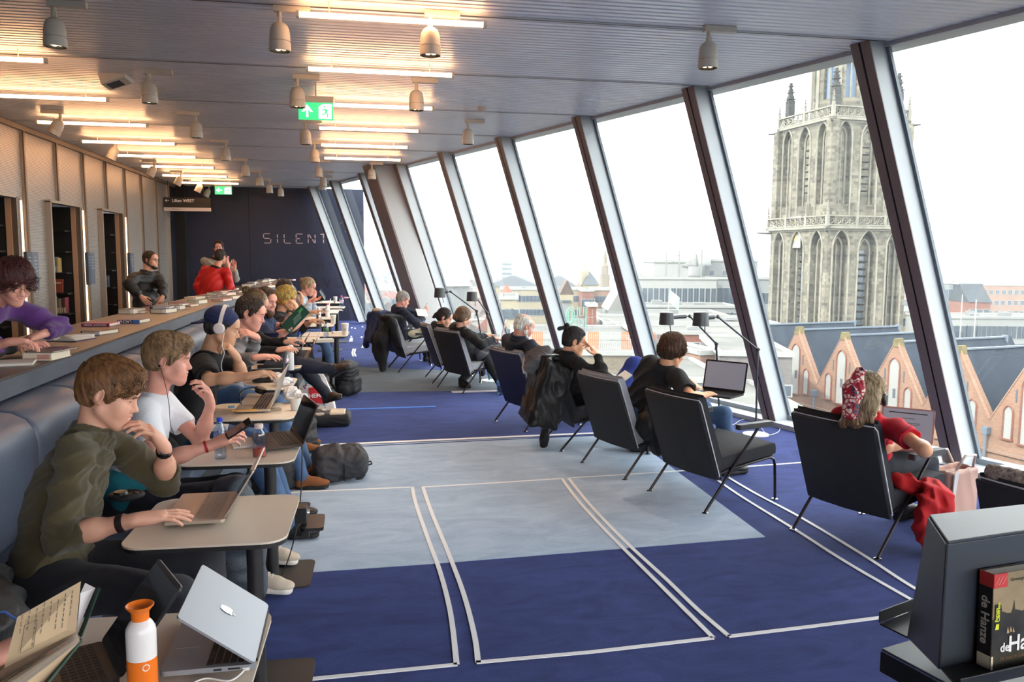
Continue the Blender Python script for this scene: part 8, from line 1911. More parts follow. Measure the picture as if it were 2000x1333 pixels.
# watches and wristbands
def band(w, e, lab, m, r=.030, wd=.011, name='wristband', dial=False, cat='bracelet', at=.12):
 w, e = V3(w), V3(e); ax = nrm(e-w); c = w+ax*at*.25; t = empty(name, (0,0,0), lab, cat); q = Vector(ax).to_track_quat('Z','Y').to_matrix(); t.location = Vector(c)
 mb = MB(); mb.lathe([(r-.002,-wd),(r+.001,-wd),(r+.002,0),(r+.001,wd),(r-.002,wd)], 24, (0,0,0), q); mb.build('strap', m, t, smooth=True)
 if dial: mb = MB(); mb.lathe([(0,0),(.019,0),(.020,.008),(.017,.010),(0,.010)], 20, Vector(dial).normalized()*(r-.002), Vector(dial).to_track_quat('Z','Y').to_matrix()); mb.build('dial', M_bk, t, smooth=True)
 return t
J1 = r1.location
j = PJ[r1.name]
band(j['wrl'], j['ell'], 'black wristwatch on the raised wrist of the olive sweater man', M_bk, r=.029, wd=.011, name='wristwatch', dial=(.3,-.9,.2), cat='watch', at=.14)
band(j['wrr'], j['elr'], 'dark leather bracelet on the typing arm of the olive sweater man', mat('dark_leather', (40,26,24), .45), r=.031, wd=.012, at=.22)
j = PJ[P2[0].name]; band(j['wrr'], j['elr'], 'red wristband on the arm holding the phone', mat('red_band', (176,30,40), .6), r=.029, wd=.006, at=.14)
j = PJ[P6[0].name]; band(j['wrl'], j['ell'], 'dark wristwatch on the bearded reader', M_bk, r=.030, wd=.010, name='wristwatch', dial=(.2,-.9,.3), cat='watch', at=.15)
# books on the counter
cb = [((108,70,60),'rust'),((60,60,70),'charcoal'),((150,60,80),'wine red'),((190,170,140),'beige'),((70,90,120),'slate blue'),((150,110,70),'tan'),((90,40,60),'plum'),((120,130,110),'sage')]
def cbook(k): return mat('counter_book_%d' % (k % 8), cb[k % 8][0], .45)
book((93,700), .165, .24, .045, -.12, mat('cream_spine', (214,206,184), .5), 'thick cream library book at the counter front, bottom of its pair', spine_label=False)
t = book((0,0,0), .17, .25, .010, -.25, mat('magazine', (62,34,44), .35), 'thin dark magazine on top of the thick cream book', spine_label=False); t.location = Z(100,700,1.181)+Vector((.01,.0,.046))
p = Z(95,700,1.181)
mb = MB();
for q in range(3): mb.box((.035,-.122,.012+q*.009), (.07,.002,.004))
o_ = [o for o in COL.objects if o.type == 'EMPTY' and o.get('label','').startswith('thick cream library')][0]; mb.build('red_title', mat('title_red', (190,80,90), .6), o_)
# open book written in
p = Z(128,664,1.181); t = empty('open_book', p, 'open white book under the writing hands', 'book', rz=-.3)
mb = MB(); prof = [(x*.16, .008+.018*math.sin(PI*min(abs(x),1))**.7) for x in (-1,-.8,-.55,-.3,-.1,0,.1,.3,.55,.8,1)]
mb.grid([[(x, yy, z) for x, z in prof] for yy in (.11,-.11)]); mb.add([(x, -.11, z) for x, z in prof]+[(.16,-.11,0),(-.16,-.11,0)], [tuple(range(len(prof)+1,-1,-1))]); mb.build('pages', M_paper, t, smooth=True)
mb = MB(); mb.box((0,0,.002), (.33,.23,.004)); mb.build('cover', mat('plum_cover', (90,50,90), .5), t)
mb = MB(); mb.box((-.08,.02,.0285),(.09,.10,.001)); mb.build('picture', mat('olive_print', (150,140,70), .6), t)
t = flatbox('open_book', 'open book pages cut off by the left edge', 'book', (8,712), (.30,.22,.014), .25, M_paper, z=1.181)
t = book((150,662), .13, .22, .028, -.5, mat('white_cover', (222,224,220), .6), 'white backed book just right of the open book', spine_label=True)
t = book((196,652), .16, .235, .030, -.35, cbook(0), 'rust book with a white label in front of the magenta one')
t = book((262,630), .20, .24, .032, -.16, mat('purple_cover', (40,26,70), .35), 'navy spined book with white upside-down title and blue label', spine_label=False)
mb = MB(); mb.box((0,-.1195,.016),(.20,.002,.032)); mb.build('spine', mat('purple_cover', (40,26,70), .35), t)
o = text_obj('LACHA', .036, mat('title_white', (228,226,230), .5), t, bold=True); o.rotation_euler = (PI/2,PI,0); o.location = (-.03,-.1215,.016)
mb = MB(); mb.box((.068,-.1212,.016),(.06,.002,.030)); mb.build('blue_label', mat('label_blue', (70,120,190), .5), t)
t = book((198,636), .24, .22, .026, -.16, mat('magenta_cover', (150,28,80), .35), 'magenta paperback lying left of the navy-spined one', spine_label=False)
mb = MB(); mb.box((0,-.1095,.013),(.24,.002,.026)); mb.build('spine', MATS['magenta_cover'], t)
o = text_obj('GELE EGOT GOOD', .022, MATS['title_white'], t, bold=True); o.rotation_euler = (PI/2,PI,0); o.location = (0,-.1112,.013)
book((258,612), .17, .25, .050, -.25, mat('dark_grey_cover', (70,66,66), .5), 'thick book with broad cream page edge on the counter', spine_label=True)
k = 0; rr = random.Random(21); y = 9.3
cnt = {}
desc = ['near the bearded man','before the red jacket','halfway along','beyond the red jacket','toward the far end']
while y < 21.0:
 xb = -2.50+.0187*(y-5); row = 0
 for x in (xb+.13, xb+.38, xb+.60):
  if row == 2 and rr.random() < .35: row += 1; continue
  th = rr.choice([.018,.025,.032,.045]); w = rr.uniform(.14,.19); l = rr.uniform(.2,.26)
  nm = cb[k % 8][1]; zone = desc[min(4, int((y-9.3)/2.4))]; side = ['back','middle','front'][row]
  lab = '%s book lying in the %s row of the counter, %s' % (nm, side, zone)
  cnt[lab] = cnt.get(lab, 0)+1
  if cnt[lab] == 1: book((x+rr.uniform(-.03,.03), y, 1.181), w, l, th, rr.uniform(-.5,.3), cbook(k), lab)
  if rr.random() < .3: b2 = book((x+rr.uniform(-.03,.03), y+.02, 1.181+th+.001), w*.95, l*.9, .02, rr.uniform(-.5,.3), cbook(k+3), '%s book on top of the %s one, %s row, %s' % (cb[(k+3)%8][1], nm, side, zone)) if cnt[lab] == 1 else None
  k += 1; row += 1
 y += rr.uniform(.42,.60)
# black remote / bookend at the counter end
flatbox('box', 'small black box behind the purple paperback', 'box', (306,607), (.12,.16,.05), .1, M_bk, z=1.181)
# open notebook at lower left
def Pn(px, py, d): return Vector(C(px, py, d))
A_, B2, C2_, D2 = Pn(158,1136,2.02), Pn(148,1236,1.92), Pn(8,1306,1.80), Pn(34,1206,1.92)
t = empty('notebook', B2, 'open green hardback notebook with handwritten cream page, lower left', 'notebook')
def rel4(*ps): return [p-B2 for p in ps]
nrm_ = (A_-B2).cross(C2_-B2).normalized()
if nrm_.dot(Vector((0,0,CH))-B2) < 0: nrm_ = -nrm_
mb = MB(); q = rel4(B2, C2_, D2, A_); th = nrm_*-.004; mb.hexa([v+th for v in q]+q); mb.build('written_page', mat('cream_page', (226,196,156), .85), t)
u_ = (A_-B2); v_ = (C2_-B2); mb = MB(); rr = random.Random(4)
def onp(a, b_): return B2-B2+u_*a+v_*b_+nrm_*.0008
for ln in range(8):      # handwriting: rows of short loops running along the page
 b0 = .12+ln*.105; a0 = .90-rr.random()*.08; L_ = rr.uniform(.4,.72) if ln < 6 else .35
 s_ = a0
 while s_ > a0-L_:
  wl = rr.uniform(.05,.10); pts = [onp(s_-wl*i/9, b0+.018*math.sin(i*2.1+ln)*rr.uniform(.4,1)) for i in range(10)]; mb.tube(pts, .0005, 3, cap=False); s_ -= wl+.03
ob_ = mb.build('handwriting', mat('ink', (60,56,66), .8), t); ob_['kind'] = 'stuff'
mb = MB(); box_ = [onp(.62,.62), onp(.12,.62), onp(.12,.80), onp(.62,.80)]; mb.tube(box_, .0006, 3, closed=True); mb.build('drawn_frame', MATS['ink'], t)
gcov = mat('green_cloth', (36,70,54), .7); tip = Pn(190,1148,2.06); tb = Pn(152,1240,1.94)
mb = MB(); mb.hexa([v-B2 for v in (tb, Pn(158,1246,1.9), Pn(194,1152,2.03), tip)]+[v-B2+Vector((.002,.004,.001)) for v in (tb, Pn(158,1246,1.9), Pn(194,1152,2.03), tip)]); mb.build('cover_edge', gcov, t)
mb = MB(); q = [Pn(150,1234,1.925), Pn(186,1150,2.05), Pn(166,1140,2.06), Pn(157,1160,2.0)]; mb.add([v-B2 for v in q]+[v-B2+Vector((0,.002,0)) for v in q], [(0,1,2,3),(7,6,5,4)]); mb.build('loose_leaf', mat('white_leaf', (222,214,214), .8), t)
# fanned lower page block
for k in range(13):
 f = k/12; a = B2.lerp(Pn(157,1252,1.88), f); b_ = C2_.lerp(Pn(60,1360,1.68), f); off_ = Pn(-40,1345,1.70).lerp(Pn(-10,1380,1.62), f)
 mb = MB(); q = [a-B2, b_-B2, off_-B2]; mb.add(q+[v+Vector((0,-.0008,-.0012)) for v in q], [(0,1,2),(5,4,3),(0,3,4,1)]); mb.build('page', M_paper if k % 2 else MATS['cream_page'], t)
mb = MB(); q = [Pn(158,1246,1.90), Pn(158,1252,1.88), Pn(70,1362,1.66), Pn(64,1362,1.68)]; mb.add([v-B2 for v in q]+[v-B2+Vector((.003,.002,-.004)) for v in q], [(0,1,2,3),(7,6,5,4),(0,4,5,1),(1,5,6,2),(2,6,7,3)]); mb.build('lower_cover', gcov, t)
# bags and coats
M_bag = mat('black_nylon', (28,28,32), .65, bump=(200,.4)); M_pk = mat('dark_backpack', (46,46,52), .7, bump=(160,.5)); M_strap = mat('strap_black', (20,20,23), .7)
def backpack(p, R, sz, lab, m, seed=1, strap=True, lying=False):
 """p floor point, R frame columns (right, front, up)"""
 L = Local(V3(p), R); a, b_, c = sz; S = Sdf()
 S.u(L.box((0,0,c*.48), (a/2, b_/2, c*.48), min(a,b_)*.28)); S.u(L.ell((0,-b_*.02,c*.80), (a*.46,b_*.46,c*.24)), .05); S.u(L.box((0,b_*.52,c*.32), (a*.36,b_*.20,c*.24), .04), .03); S.u(L.box((0,b_*.45,c*.68), (a*.30,b_*.12,c*.10), .03), .03)
 for s in (-1,1): S.u(L.ell((s*a*.5,0,c*.22), (a*.1,b_*.35,c*.2)), .03)
 S.disp(folds(.006, 34, (0,0,1), seed)); t = empty('backpack', p, lab, 'bag', group='bags on the floor'); np_obj('body', [S.verts(.008)], m, t, V3(p))
 o = V3(p)
 for s in (-1,1):
  mb = MB(); mb.tube([Vector(L.p(s*a*.25, -b_*.5, c*.9)-o), Vector(L.p(s*a*.3, -b_*.85, c*.7)-o), Vector(L.p(s*a*.34, -b_*.8, c*.35)-o), Vector(L.p(s*a*.3, -b_*.5, c*.12)-o)], [.022,.026,.02,.012], 6); mb.build('shoulder_strap', M_strap, t, smooth='all')
  mb = MB(); mb.tube([Vector(L.p(s*a*.48, b_*.35, c*.55)-o), Vector(L.p(s*a*.53, b_*.1, c*.53)-o), Vector(L.p(s*a*.5, -b_*.4, c*.5)-o)], .008, 6); mb.build('side_strap', M_strap, t, smooth='all')
 mb = MB(); mb.tube([Vector(L.p(-.03, -b_*.3, c*.98)-o), Vector(L.p(-.02,-b_*.3,c*1.09)-o), Vector(L.p(.02,-b_*.3,c*1.09)-o), Vector(L.p(.03,-b_*.3,c*.98)-o)], .007, 6); mb.build('grab_handle', M_strap, t, smooth='all')
 mb = MB(); pts = [Vector(L.p(a*.44*math.cos(u), b_*.34, c*.5+c*.42*math.sin(u))-o) for u in (PI*i/12 for i in range(13))]; mb.tube(pts, .004, 5); mb.build('zip', mat('zip_grey', (90,90,96), .5), t, smooth='all')
 return t
backpack(Z(682,776,0)+Vector((-.02,.18,0)), frame((1,-.5,0),(0,0,1)), (.32,.22,.44), 'upright black backpack in the aisle near the brown shoes', M_bag, 2)
backpack(Z(612,948,0)+Vector((.0,.10,.11)), frame((.1,0,1),(1,.15,-.05)) if False else frame((-.1,-.3,1),(1,.15,.1)), (.30,.20,.42), 'dark grey backpack lying on the pale carpet', M_pk, 3)
backpack(Z(530,965,0)+Vector((0,.1,0)), frame((.3,-.95,0),(0,0,1)), (.34,.22,.36), 'black bag under the table with the two bottles', M_bag, 4)
backpack(Z(588,882,0)+Vector((0,.1,0)), frame((.8,-.6,0),(0,0,1)), (.28,.18,.30), 'black bag behind the black laptop, by the white carpet line', M_bag, 5)
backpack(Z(1262,884,0)+Vector((-.0,.1,0)), frame((.5,-.85,0),(0,0,1)), (.28,.2,.28), 'black bag on the floor under the grey-cushioned chair', M_bag, 6)
# black bag with beige panel lying flat
p = Z(640,836,0)+Vector((0,.16,0)); S = Sdf(); L = Local(V3(p), frame((0,1,0),(0,0,1))); S.u(L.box((0,0,.07), (.24,.16,.07), .05)); S.u(L.ell((-.12,0,.09), (.13,.15,.075)), .04); S.disp(folds(.006,30,(0,0,1),4))
t = empty('shoulder_bag', p, 'black bag with a beige flap lying on the blue carpet', 'bag', group='bags on the floor'); np_obj('body', [S.verts(.008)], M_bag, t, V3(p))
for (x0, w_) in ((-.09,.13),(.10,.17)):
 S = Sdf(); S.u(L.box((x0,.0,.128), (w_/2,.14,.022), .018)); S.disp(folds(.004,30,(0,0,1),2)); np_obj('beige_panel', [S.verts(.007)], mat('beige_canvas', (206,190,170), .8), t, V3(p))
# dotted shopping bag
p = Z(612,806,0)+Vector((0,.15,0)); t = empty('shopping_bag', p, 'white shopping bag with coloured dots and a red square with white letters', 'bag')
M_bagw = mat('bag_white', (232,228,228), .5, bump=(12,.4)); w0, w1, hB = .25, .13, .46
fr = [(-w0,-.10,0),(w0,-.12,0),(w0*.9,-.06,hB*.35),(w1*1.1,-.03,hB*.8),(w1*.55,-.02,hB*1.06),(-w1*.5,-.02,hB*.95),(-w0*.8,-.05,hB*.5)]
mb = MB(); bk_ = [(x, .10 if z < .1 else .02, z) for x, y_, z in fr]; n_ = len(fr); mb.add(fr+bk_, [tuple(range(n_)), tuple(range(2*n_-1,n_-1,-1))]+[(i, n_+i, n_+(i+1)%n_, (i+1)%n_) for i in range(n_)]); mb.build('bag_body', M_bagw, t)
t.rotation_euler = (0,0,.0)
dotc = [(222,60,140),(40,150,160),(220,180,50),(40,40,50),(90,190,200),(200,50,60)]; rr = random.Random(9)
def fy(x, z): return -.105+.19*z-.006
for k in range(58):
 z = rr.uniform(.03,.44); ww = w0*(1-z/.62); x = rr.uniform(-ww, ww)
 if -.06 < x < .15 and .10 < z < .30: continue
 mb = MB(); mb.lathe([(0,0),(.011,0),(.011,.0015),(0,.0015)], 8, (x, fy(x,z)-.002, z), rotm(PI/2,0,0)); mb.build('dot', mat('dot_%d' % (k%6), dotc[k%6], .5), t)
mb = MB(); mb.hexa([(-.05,fy(0,.10)-.006,.10),(.135,fy(0,.09)-.012,.09),(.135,fy(0,.09)-.004,.09),(-.05,fy(0,.10),.10),(-.055,fy(0,.29)-.006,.27),(.105,fy(0,.3)-.010,.30),(.105,fy(0,.3),.30),(-.055,fy(0,.29),.27)]); mb.build('red_square', mat('hema_red', (206,30,40), .5), t)
o = text_obj('HEMA', .068, mat('hema_white', (240,238,238), .5), t, bold=True, ext=.001); o.rotation_euler = (PI/2-.19,-.08,0); o.location = (.040, fy(0,.18)-.020, .185)
for s in (-1,1): mb = MB(); mb.tube([(s*.04-.02,-.03,hB*.98),(s*.03-.02,-.04,hB*1.12),(-.02,-.04,hB*1.16)], .004, 5); mb.build('bag_handle', M_bagw, t, smooth='all')
# teal bag and headphone case by the olive man
p = Z(275,1012,.47)+Vector((0,.10,0)); t = lump('teal_bag', 'teal fabric bag between the olive sweater and the table', 'bag', tuple(p), (.17,.12,.12), mat('teal_fabric', (28,118,132), .8, bump=(40,.3)), seed=7, amp=.008, sc=24, res=.008)
p = Vector(C(246,968,3.45)); t = empty('headphone_case', p, 'open black headphone case on the teal bag', 'case'); S = Sdf(); S.u(ell(V3(*p), (.075,.06,.022))); S.cut(ell(V3(*p)+V3(0,0,.02), (.062,.048,.02)), .004); np_obj('shell', [S.verts(.005)], M_bag, t, V3(*p)); mb = MB(); mb.lathe([(0,0),(.026,0),(.03,.01),(.026,.022),(0,.024)], 16, (-.02,0,-.004)); mb.lathe([(0,0),(.022,0),(.026,.01),(0,.02)], 16, (.034,.0,-.004)); mb.build('ear_cup', M_bk, t, smooth=True)
# dark coats heaped on the bench, lower left
lump('black_coat', 'black puffy coat heaped on the bench at the lower left', 'coat', tuple(Vector((-1.30,2.55,.47))), (.30,.42,.26), F_jack, seed=11, amp=.018, sc=16, res=.011, n=10)
lump('grey_coat', 'grey woolly coat against the backrest at the left edge', 'coat', tuple(Vector((-1.40,2.95,.62))), (.14,.16,.26), mat('grey_wool', (62,58,60), .95, bump=(90,.8)), seed=12, amp=.010, sc=22, res=.010)
lump('black_coat', 'black coat on the bench between white T-shirt and cap', 'coat', tuple(Vector((-1.28,5.05,.47))), (.22,.22,.22), F_black, seed=13, amp=.012, sc=18, res=.012)
lump('dark_bag', 'dark bag hanging under the nearest tables beside the sneakers', 'bag', tuple(Vector((-.62,4.05,.0))), (.10,.16,.34), mat('slate_bag', (62,68,78), .7, bump=(60,.3)), seed=14, amp=.012, sc=18, res=.010)
# power module under the first table
p = Z(585,1040,.0); t = empty('power_module', Vector((-.27,3.72,.0)), 'black power module clamped at the olive man\'s table corner', 'module')
mb = MB(); mb.prism(rpoly(.10,.20,.02), .60, .615, None, (.06,-.05,0)); mb.build('plate', M_bk, t); mb = MB(); mb.box((.01,-.06,.655), (.05,.08,.07)); mb.box((.03,-.08,.58),(.03,.03,.06)); mb.build('clamp', M_bk, t); mb = MB(); mb.lathe([(0,0),(.012,0),(.012,.01),(0,.01)], 12, (.037,-.06,.66), rotm(0,PI/2,0)); mb.build('socket', M_alu, t)
# draped garments
def drape(cname, prims, m, lab, name='jacket', amp=.012, sc=26, seed=3, res=.009, cat='jacket', extra=None):
 c = CH_[cname]; a = c.rotation_euler[2]; L = Local(V3(c.location), np.array([[math.cos(a),-math.sin(a),0],[math.sin(a),math.cos(a),0],[0,0,1]]))
 S = Sdf()
 for p_ in prims: S.u(L.cone(*p_[1:-1]) if p_[0] == 'c' else L.ell(*p_[1:-1]) if p_[0] == 'e' else L.box(*p_[1:-1]), p_[-1])
 S.disp(folds(amp, sc, (.1,1,.15), seed)); t = empty(name, c.location, lab, cat); np_obj('body', [S.verts(res)], m, t, V3(c.location)); return t, L
M_lj = mat('black_leather_jacket', (15,15,17), .42, bump=(30,.35), spec=.35)
t, L = drape('C3', [('b',(-.50,-.06,.56),(.035,.28,.32),.03,eul(0,.28,0),.04),('b',(-.36,0,.86),(.12,.25,.03),.03,.05),('b',(-.40,-.34,.52),(.13,.035,.30),.03,eul(0,.28,0),.05),('c',(-.44,-.20,.78),(-.46,-.30,.30),.05,.04,.05),('c',(-.46,-.30,.30),(-.45,-.28,.06),.05,.04,.02),('c',(-.44,.22,.78),(-.50,.28,.36),.06,.045,.03),('e',(-.52,-.05,.35),(.06,.20,.16),.05)], M_lj, 'black leather jacket with grey hood hanging over a chair back')
S = Sdf(); S.u(L.ell((-.42,.02,.86), (.13,.20,.085)), .03); S.u(L.cone((-.50,.20,.84),(-.53,0,.76),.05,.06), .04); S.u(L.cone((-.53,0,.76),(-.48,-.18,.84),.06,.05), .04); S.disp(folds(.012,34,(1,0,.4),6)); np_obj('hood', [S.verts(.008)], mat('grey_jersey', (112,112,114), .95, bump=(200,.4)), t, V3(t.location))
mb = MB(); mb.tube([Vector(L.p(-.56,.20,.82)-V3(t.location)), Vector(L.p(-.60,.05,.74)-V3(t.location)), Vector(L.p(-.60,-.02,.70)-V3(t.location))], .012, 6); mb.build('hood_lining', mat('pale_fleece', (190,190,192), .95), t, smooth='all')
t, L = drape('C7', [('b',(-.47,0,.56),(.035,.27,.30),.03,eul(0,.26,0),.04),('b',(-.33,0,.84),(.13,.27,.035),.03,.05),('c',(-.52,-.18,.5),(-.50,-.12,.05),.13,.05,.06),('c',(-.50,.15,.5),(-.48,.16,.20),.12,.08,.06),('c',(-.38,-.28,.78),(-.30,-.36,.42),.07,.05,.03)], mat('black_coat_wool', (18,19,24), .95), 'long black coat draped over the back of the grey seated chair', name='coat', cat='coat', res=.010)
t, L = drape('C8', [('b',(-.47,.02,.62),(.04,.25,.26),.03,eul(0,.26,0),.04),('c',(-.44,.27,.80),(-.52,.36,.30),.08,.055,.04),('b',(-.33,0,.86),(.12,.22,.03),.03,.05)], mat('navy_coat', (28,40,78), .9), 'navy jacket with a beige collar hanging beside the black coat', res=.012)
S = Sdf(); S.u(L.ell((-.40,.08,.90), (.08,.10,.04))); S.disp(folds(.006,60)); np_obj('fur_collar', [S.verts(.010)], mat('beige_fur', (170,150,126), .95), t, V3(t.location))
t, L = drape('C9', [('c',(-.05,-.27,.44),(.16,-.34,.36),.05,.07,.06),('b',(.08,-.41,.27),(.145,.030,.15),.03,eul(0,.25,0),.06),('b',(.07,-.43,.11),(.11,.028,.10),.028,eul(0,.1,.1),.05),('c',(.0,-.42,.30),(-.03,-.44,.09),.04,.035,.05),('c',(.17,-.42,.30),(.15,-.45,.05),.045,.03,.05)], mat('red_wool', (172,5,14), .9, bump=(200,.2)), 'bright red coat spilling off the right side of the chair', name='coat', cat='coat', amp=.020, sc=30, seed=8, res=.008)
t, L = drape('C5', [('c',(.06,-.20,.50),(.38,-.22,.50),.10,.10,.06),('c',(.38,-.22,.50),(.44,-.26,.20),.11,.08,.06),('c',(.1,.05,.52),(.40,.02,.50),.10,.10,.06),('c',(.30,-.30,.45),(.34,-.34,.28),.08,.05,.05)], mat('grey_puffer', (84,82,86), .45, bump=(20,.3)), 'shiny grey puffer jacket over the lap of the woman with the bun', amp=.028, sc=26, seed=5, res=.010)
t, L = drape('C2', [('c',(.02,-.33,.62),(-.10,-.34,.44),.07,.09,.06),('c',(-.10,-.34,.44),(-.02,-.36,.24),.09,.06,.05),('c',(.14,-.34,.60),(.02,-.36,.36),.06,.06,.05)], M_lj, 'black leather bag hung on the armrest between two chairs', name='bag', cat='bag', amp=.014, sc=28, res=.009)
# unidentified blue rounded shape seen past the grey chair, built as a cushion
p = V3(2.45,7.05,.0); S = Sdf(); q0, q1 = C(1205,770,7.25), C(1240,716,7.35); S.u(cone(q0, q1, .10, .085)); S.u(cone(q1, q1+V3(.25,.05,-.14), .085, .06), .04); S.disp(folds(.003,20))
t = empty('cushion', Vector(q0), 'royal blue cushion propped between the topknot man and the black T-shirt', 'cushion'); np_obj('body', [S.verts(.009)], mat('royal_blue', (36,58,140), .9, bump=(300,.2)), t, q0)
p = Vector(C(1218,736,7.1)); t = empty('book', p, 'small open book held beside the royal blue cushion', 'book'); mb = MB(); mb.box((0,0,0), (.12,.09,.014), rotm(.4,-.5,.3)); mb.build('pages', M_paper, t); mb = MB(); mb.box((-.004,0,-.010), (.125,.095,.004), rotm(.4,-.5,.3)); mb.build('cover', mat('sage_cover', (120,140,128), .6), t)
p = Vector(C(824,611,13.3)); t = empty('paper_sheet', p, 'white folded paper in the hands of the grey-haired man', 'paper'); mb = MB(); mb.box((0,0,0), (.20,.14,.004), rotm(.9,.1,.5)); mb.build('sheet', M_paper, t); mb = MB(); mb.tube([(.02,0,.05),(.09,-.02,.16)], .005, 5); mb.build('pen', M_wirew, t)
lump('cream_bag', 'cream and black bag on the seat beside the grey-haired man', 'bag', tuple(C(828,662,13.0)), (.16,.12,.09), mat('cream_cloth', (190,184,160), .9), seed=17, amp=.014, sc=26, res=.010)
# scarf and strap on the girl in red
_, L = P21; o = V3(P21[0].location)
def scarf_mat():
 m = bpy.data.materials.new('scarf_print'); m.use_nodes = True; nt = m.node_tree; b = nt.nodes['Principled BSDF']; b.inputs['Roughness'].default_value = .5
 tc = nt.nodes.new('ShaderNodeTexCoord'); v = nt.nodes.new('ShaderNodeTexVoronoi'); v.feature = 'DISTANCE_TO_EDGE'; v.inputs['Scale'].default_value = 30; nt.links.new(tc.outputs['Object'], v.inputs[0])
 n = nt.nodes.new('ShaderNodeTexNoise'); n.inputs['Scale'].default_value = 11; nt.links.new(tc.outputs['Object'], n.inputs[0])
 cr = nt.nodes.new('ShaderNodeValToRGB'); cr.color_ramp.interpolation = 'CONSTANT'; e = cr.color_ramp.elements; e[0].color = (*lin((26,28,56)),1); e[1].position = .48; e[1].color = (*lin((220,190,180)),1); q = e.new(.62); q.color = (*lin((150,20,40)),1)
 nt.links.new(n.outputs[0], cr.inputs[0]); c2 = nt.nodes.new('ShaderNodeValToRGB'); c2.color_ramp.interpolation = 'CONSTANT'; c2.color_ramp.elements[0].color = (*lin((168,24,44)),1); c2.color_ramp.elements[1].position = .09; c2.color_ramp.elements[1].color = (0,0,0,1)
 gt = nt.nodes.new('ShaderNodeMath'); gt.operation = 'LESS_THAN'; gt.inputs[1].default_value = .09; nt.links.new(v.outputs['Distance'], gt.inputs[0])
 mx = nt.nodes.new('ShaderNodeMix'); mx.data_type = 'RGBA'; nt.links.new(gt.outputs[0], mx.inputs[0]); nt.links.new(cr.outputs[0], mx.inputs[6]); mx.inputs[7].default_value = (*lin((160,22,44)),1); nt.links.new(mx.outputs[2], b.inputs['Base Color']); return m
S = Sdf(); S.u(L.cone((-.035,-.105,.115), (-.05,-.145,.0), .030, .055, ((0,1,0),.55)), .02); S.u(L.cone((-.05,-.145,.0), (-.055,-.135,-.14), .055, .046, ((0,1,0),.5)), .03); S.disp(folds(.004,50,(1,0,0),3)); np_obj('hair_scarf', [S.verts(.005)], scarf_mat(), P21[0], o)
# beige tote and the chair at the right edge
CH_['C10'] = chair((C(1896,930,3.74)+V3(.10,.03,0))*V3(1,1,0), (C(1896,930,3.74)+V3(.30,-.55,0))*V3(1,1,0), 'black', 'black lounge chair at the right edge with a patterned scarf on it', world=True)
t, L = drape('C10', [('c',(-.36,-.22,.845),(-.36,.24,.845),.038,.034,.03)], mat('leopard_knit', (150,132,120), .9, noise=(60,.7)), 'brown and white patterned scarf laid on the right-edge chair', name='scarf', cat='scarf', amp=.004, sc=60, res=.007)
p = Z(1862,1028,0)+Vector((.08,.12,0)); t = empty('tote_bag', p, 'large dusty pink tote bag standing between the two right chairs', 'bag')
L = Local(V3(p), frame((.35,-.94,0),(0,0,1))); S = Sdf(); S.u(L.box((0,0,.19), (.17,.085,.19), .03)); S.cut(L.box((0,0,.38), (.15,.06,.05), .02), .01); S.disp(folds(.004,16,(1,0,0),3)); np_obj('body', [S.verts(.008)], mat('dusty_pink', (186,146,132), .55, bump=(200,.15)), t, V3(p))
for s in (-1,1): mb = MB(); mb.tube([Vector(L.p(-.10,s*.07,.38)-V3(p)), Vector(L.p(-.07,s*.10,.47)-V3(p)), Vector(L.p(.05,s*.10,.48)-V3(p)), Vector(L.p(.10,s*.07,.38)-V3(p))], .009, 6); mb.build('handle', mat('strap_pale', (206,190,182), .5), t, smooth='all')
mb = MB(); mb.hexa([Vector(L.p(*v))-p for v in ((.165,.088,.02),(.172,.088,.02),(.172,.10,.36),(.12,.10,.38))]+[Vector(L.p(*v))-p for v in ((.165,.094,.02),(.172,.094,.02),(.172,.106,.36),(.12,.106,.38))]); mb.build('pale_side_strap', mat('strap_white', (214,208,208), .4), t)
p = Z(2012,925,.46); t = empty('round_table', (p.x, p.y, 0), 'small round grey table cut off by the right edge', 'table'); mb = MB(); mb.lathe([(0,.44),(.22,.44),(.225,.45),(.22,.46),(0,.46)], 28); mb.build('tabletop', mat('table_grey', (120,122,126), .4), t, smooth=True); mb = MB(); mb.lathe([(0,0),(.15,0),(.15,.012),(.02,.02),(.02,.44)], 20); mb.build('stem', M_blackm, t, smooth=True)
mb = MB(); mb.box((0,0,.49),(.03,.03,.06)); mb.build('black_block', M_bk, t)
# foreground steel display stand
M_steel = mat('powder_black', (24,26,29), .42); M_steel_lit = mat('powder_black_lit', (52,57,64), .4)  # second one: same black coat with reflected light painted in
d0 = 1.62
A = Pn(1850,1062,1.50); up_h = None
def plane_pt(px, py): return Pn(px, py, d0)
st = empty('display_stand', (1.45,1.5,0), 'black folded steel book stand in the lower right corner', 'stand'); SO = Vector((1.45,1.5,0))
def hx(pts, th, name, m):
 """quad plate with thickness"""
 q = [Vector(p) for p in pts]; n = (q[1]-q[0]).cross(q[3]-q[0]).normalized()*th; mb = MB(); mb.hexa([v-SO for v in q]+[v+n-SO for v in q]); return mb.build(name, m, st, bevel=.0015)
fl, fr_ = Pn(1852,1064,1.50), Pn(2120,1040,1.62); bl, br = Pn(1814,1044,1.66), Pn(2100,1018,1.78)
zt_ = fl.z;
for v in (fl, fr_, bl, br): v.z = zt_
bot_l, bot_r = Pn(1862,1322,1.50), Pn(2120,1300,1.62); bot_l.x, bot_l.y = fl.x, fl.y; bot_r.x, bot_r.y = fr_.x, fr_.y; bot_l.z = bot_r.z = Pn(1862,1322,1.50).z
hx([fl, fr_, br, bl], .006, 'top_plate', M_steel_lit); hx([bot_l, bot_r, fr_, fl], -.004, 'front_plate', M_steel_lit)
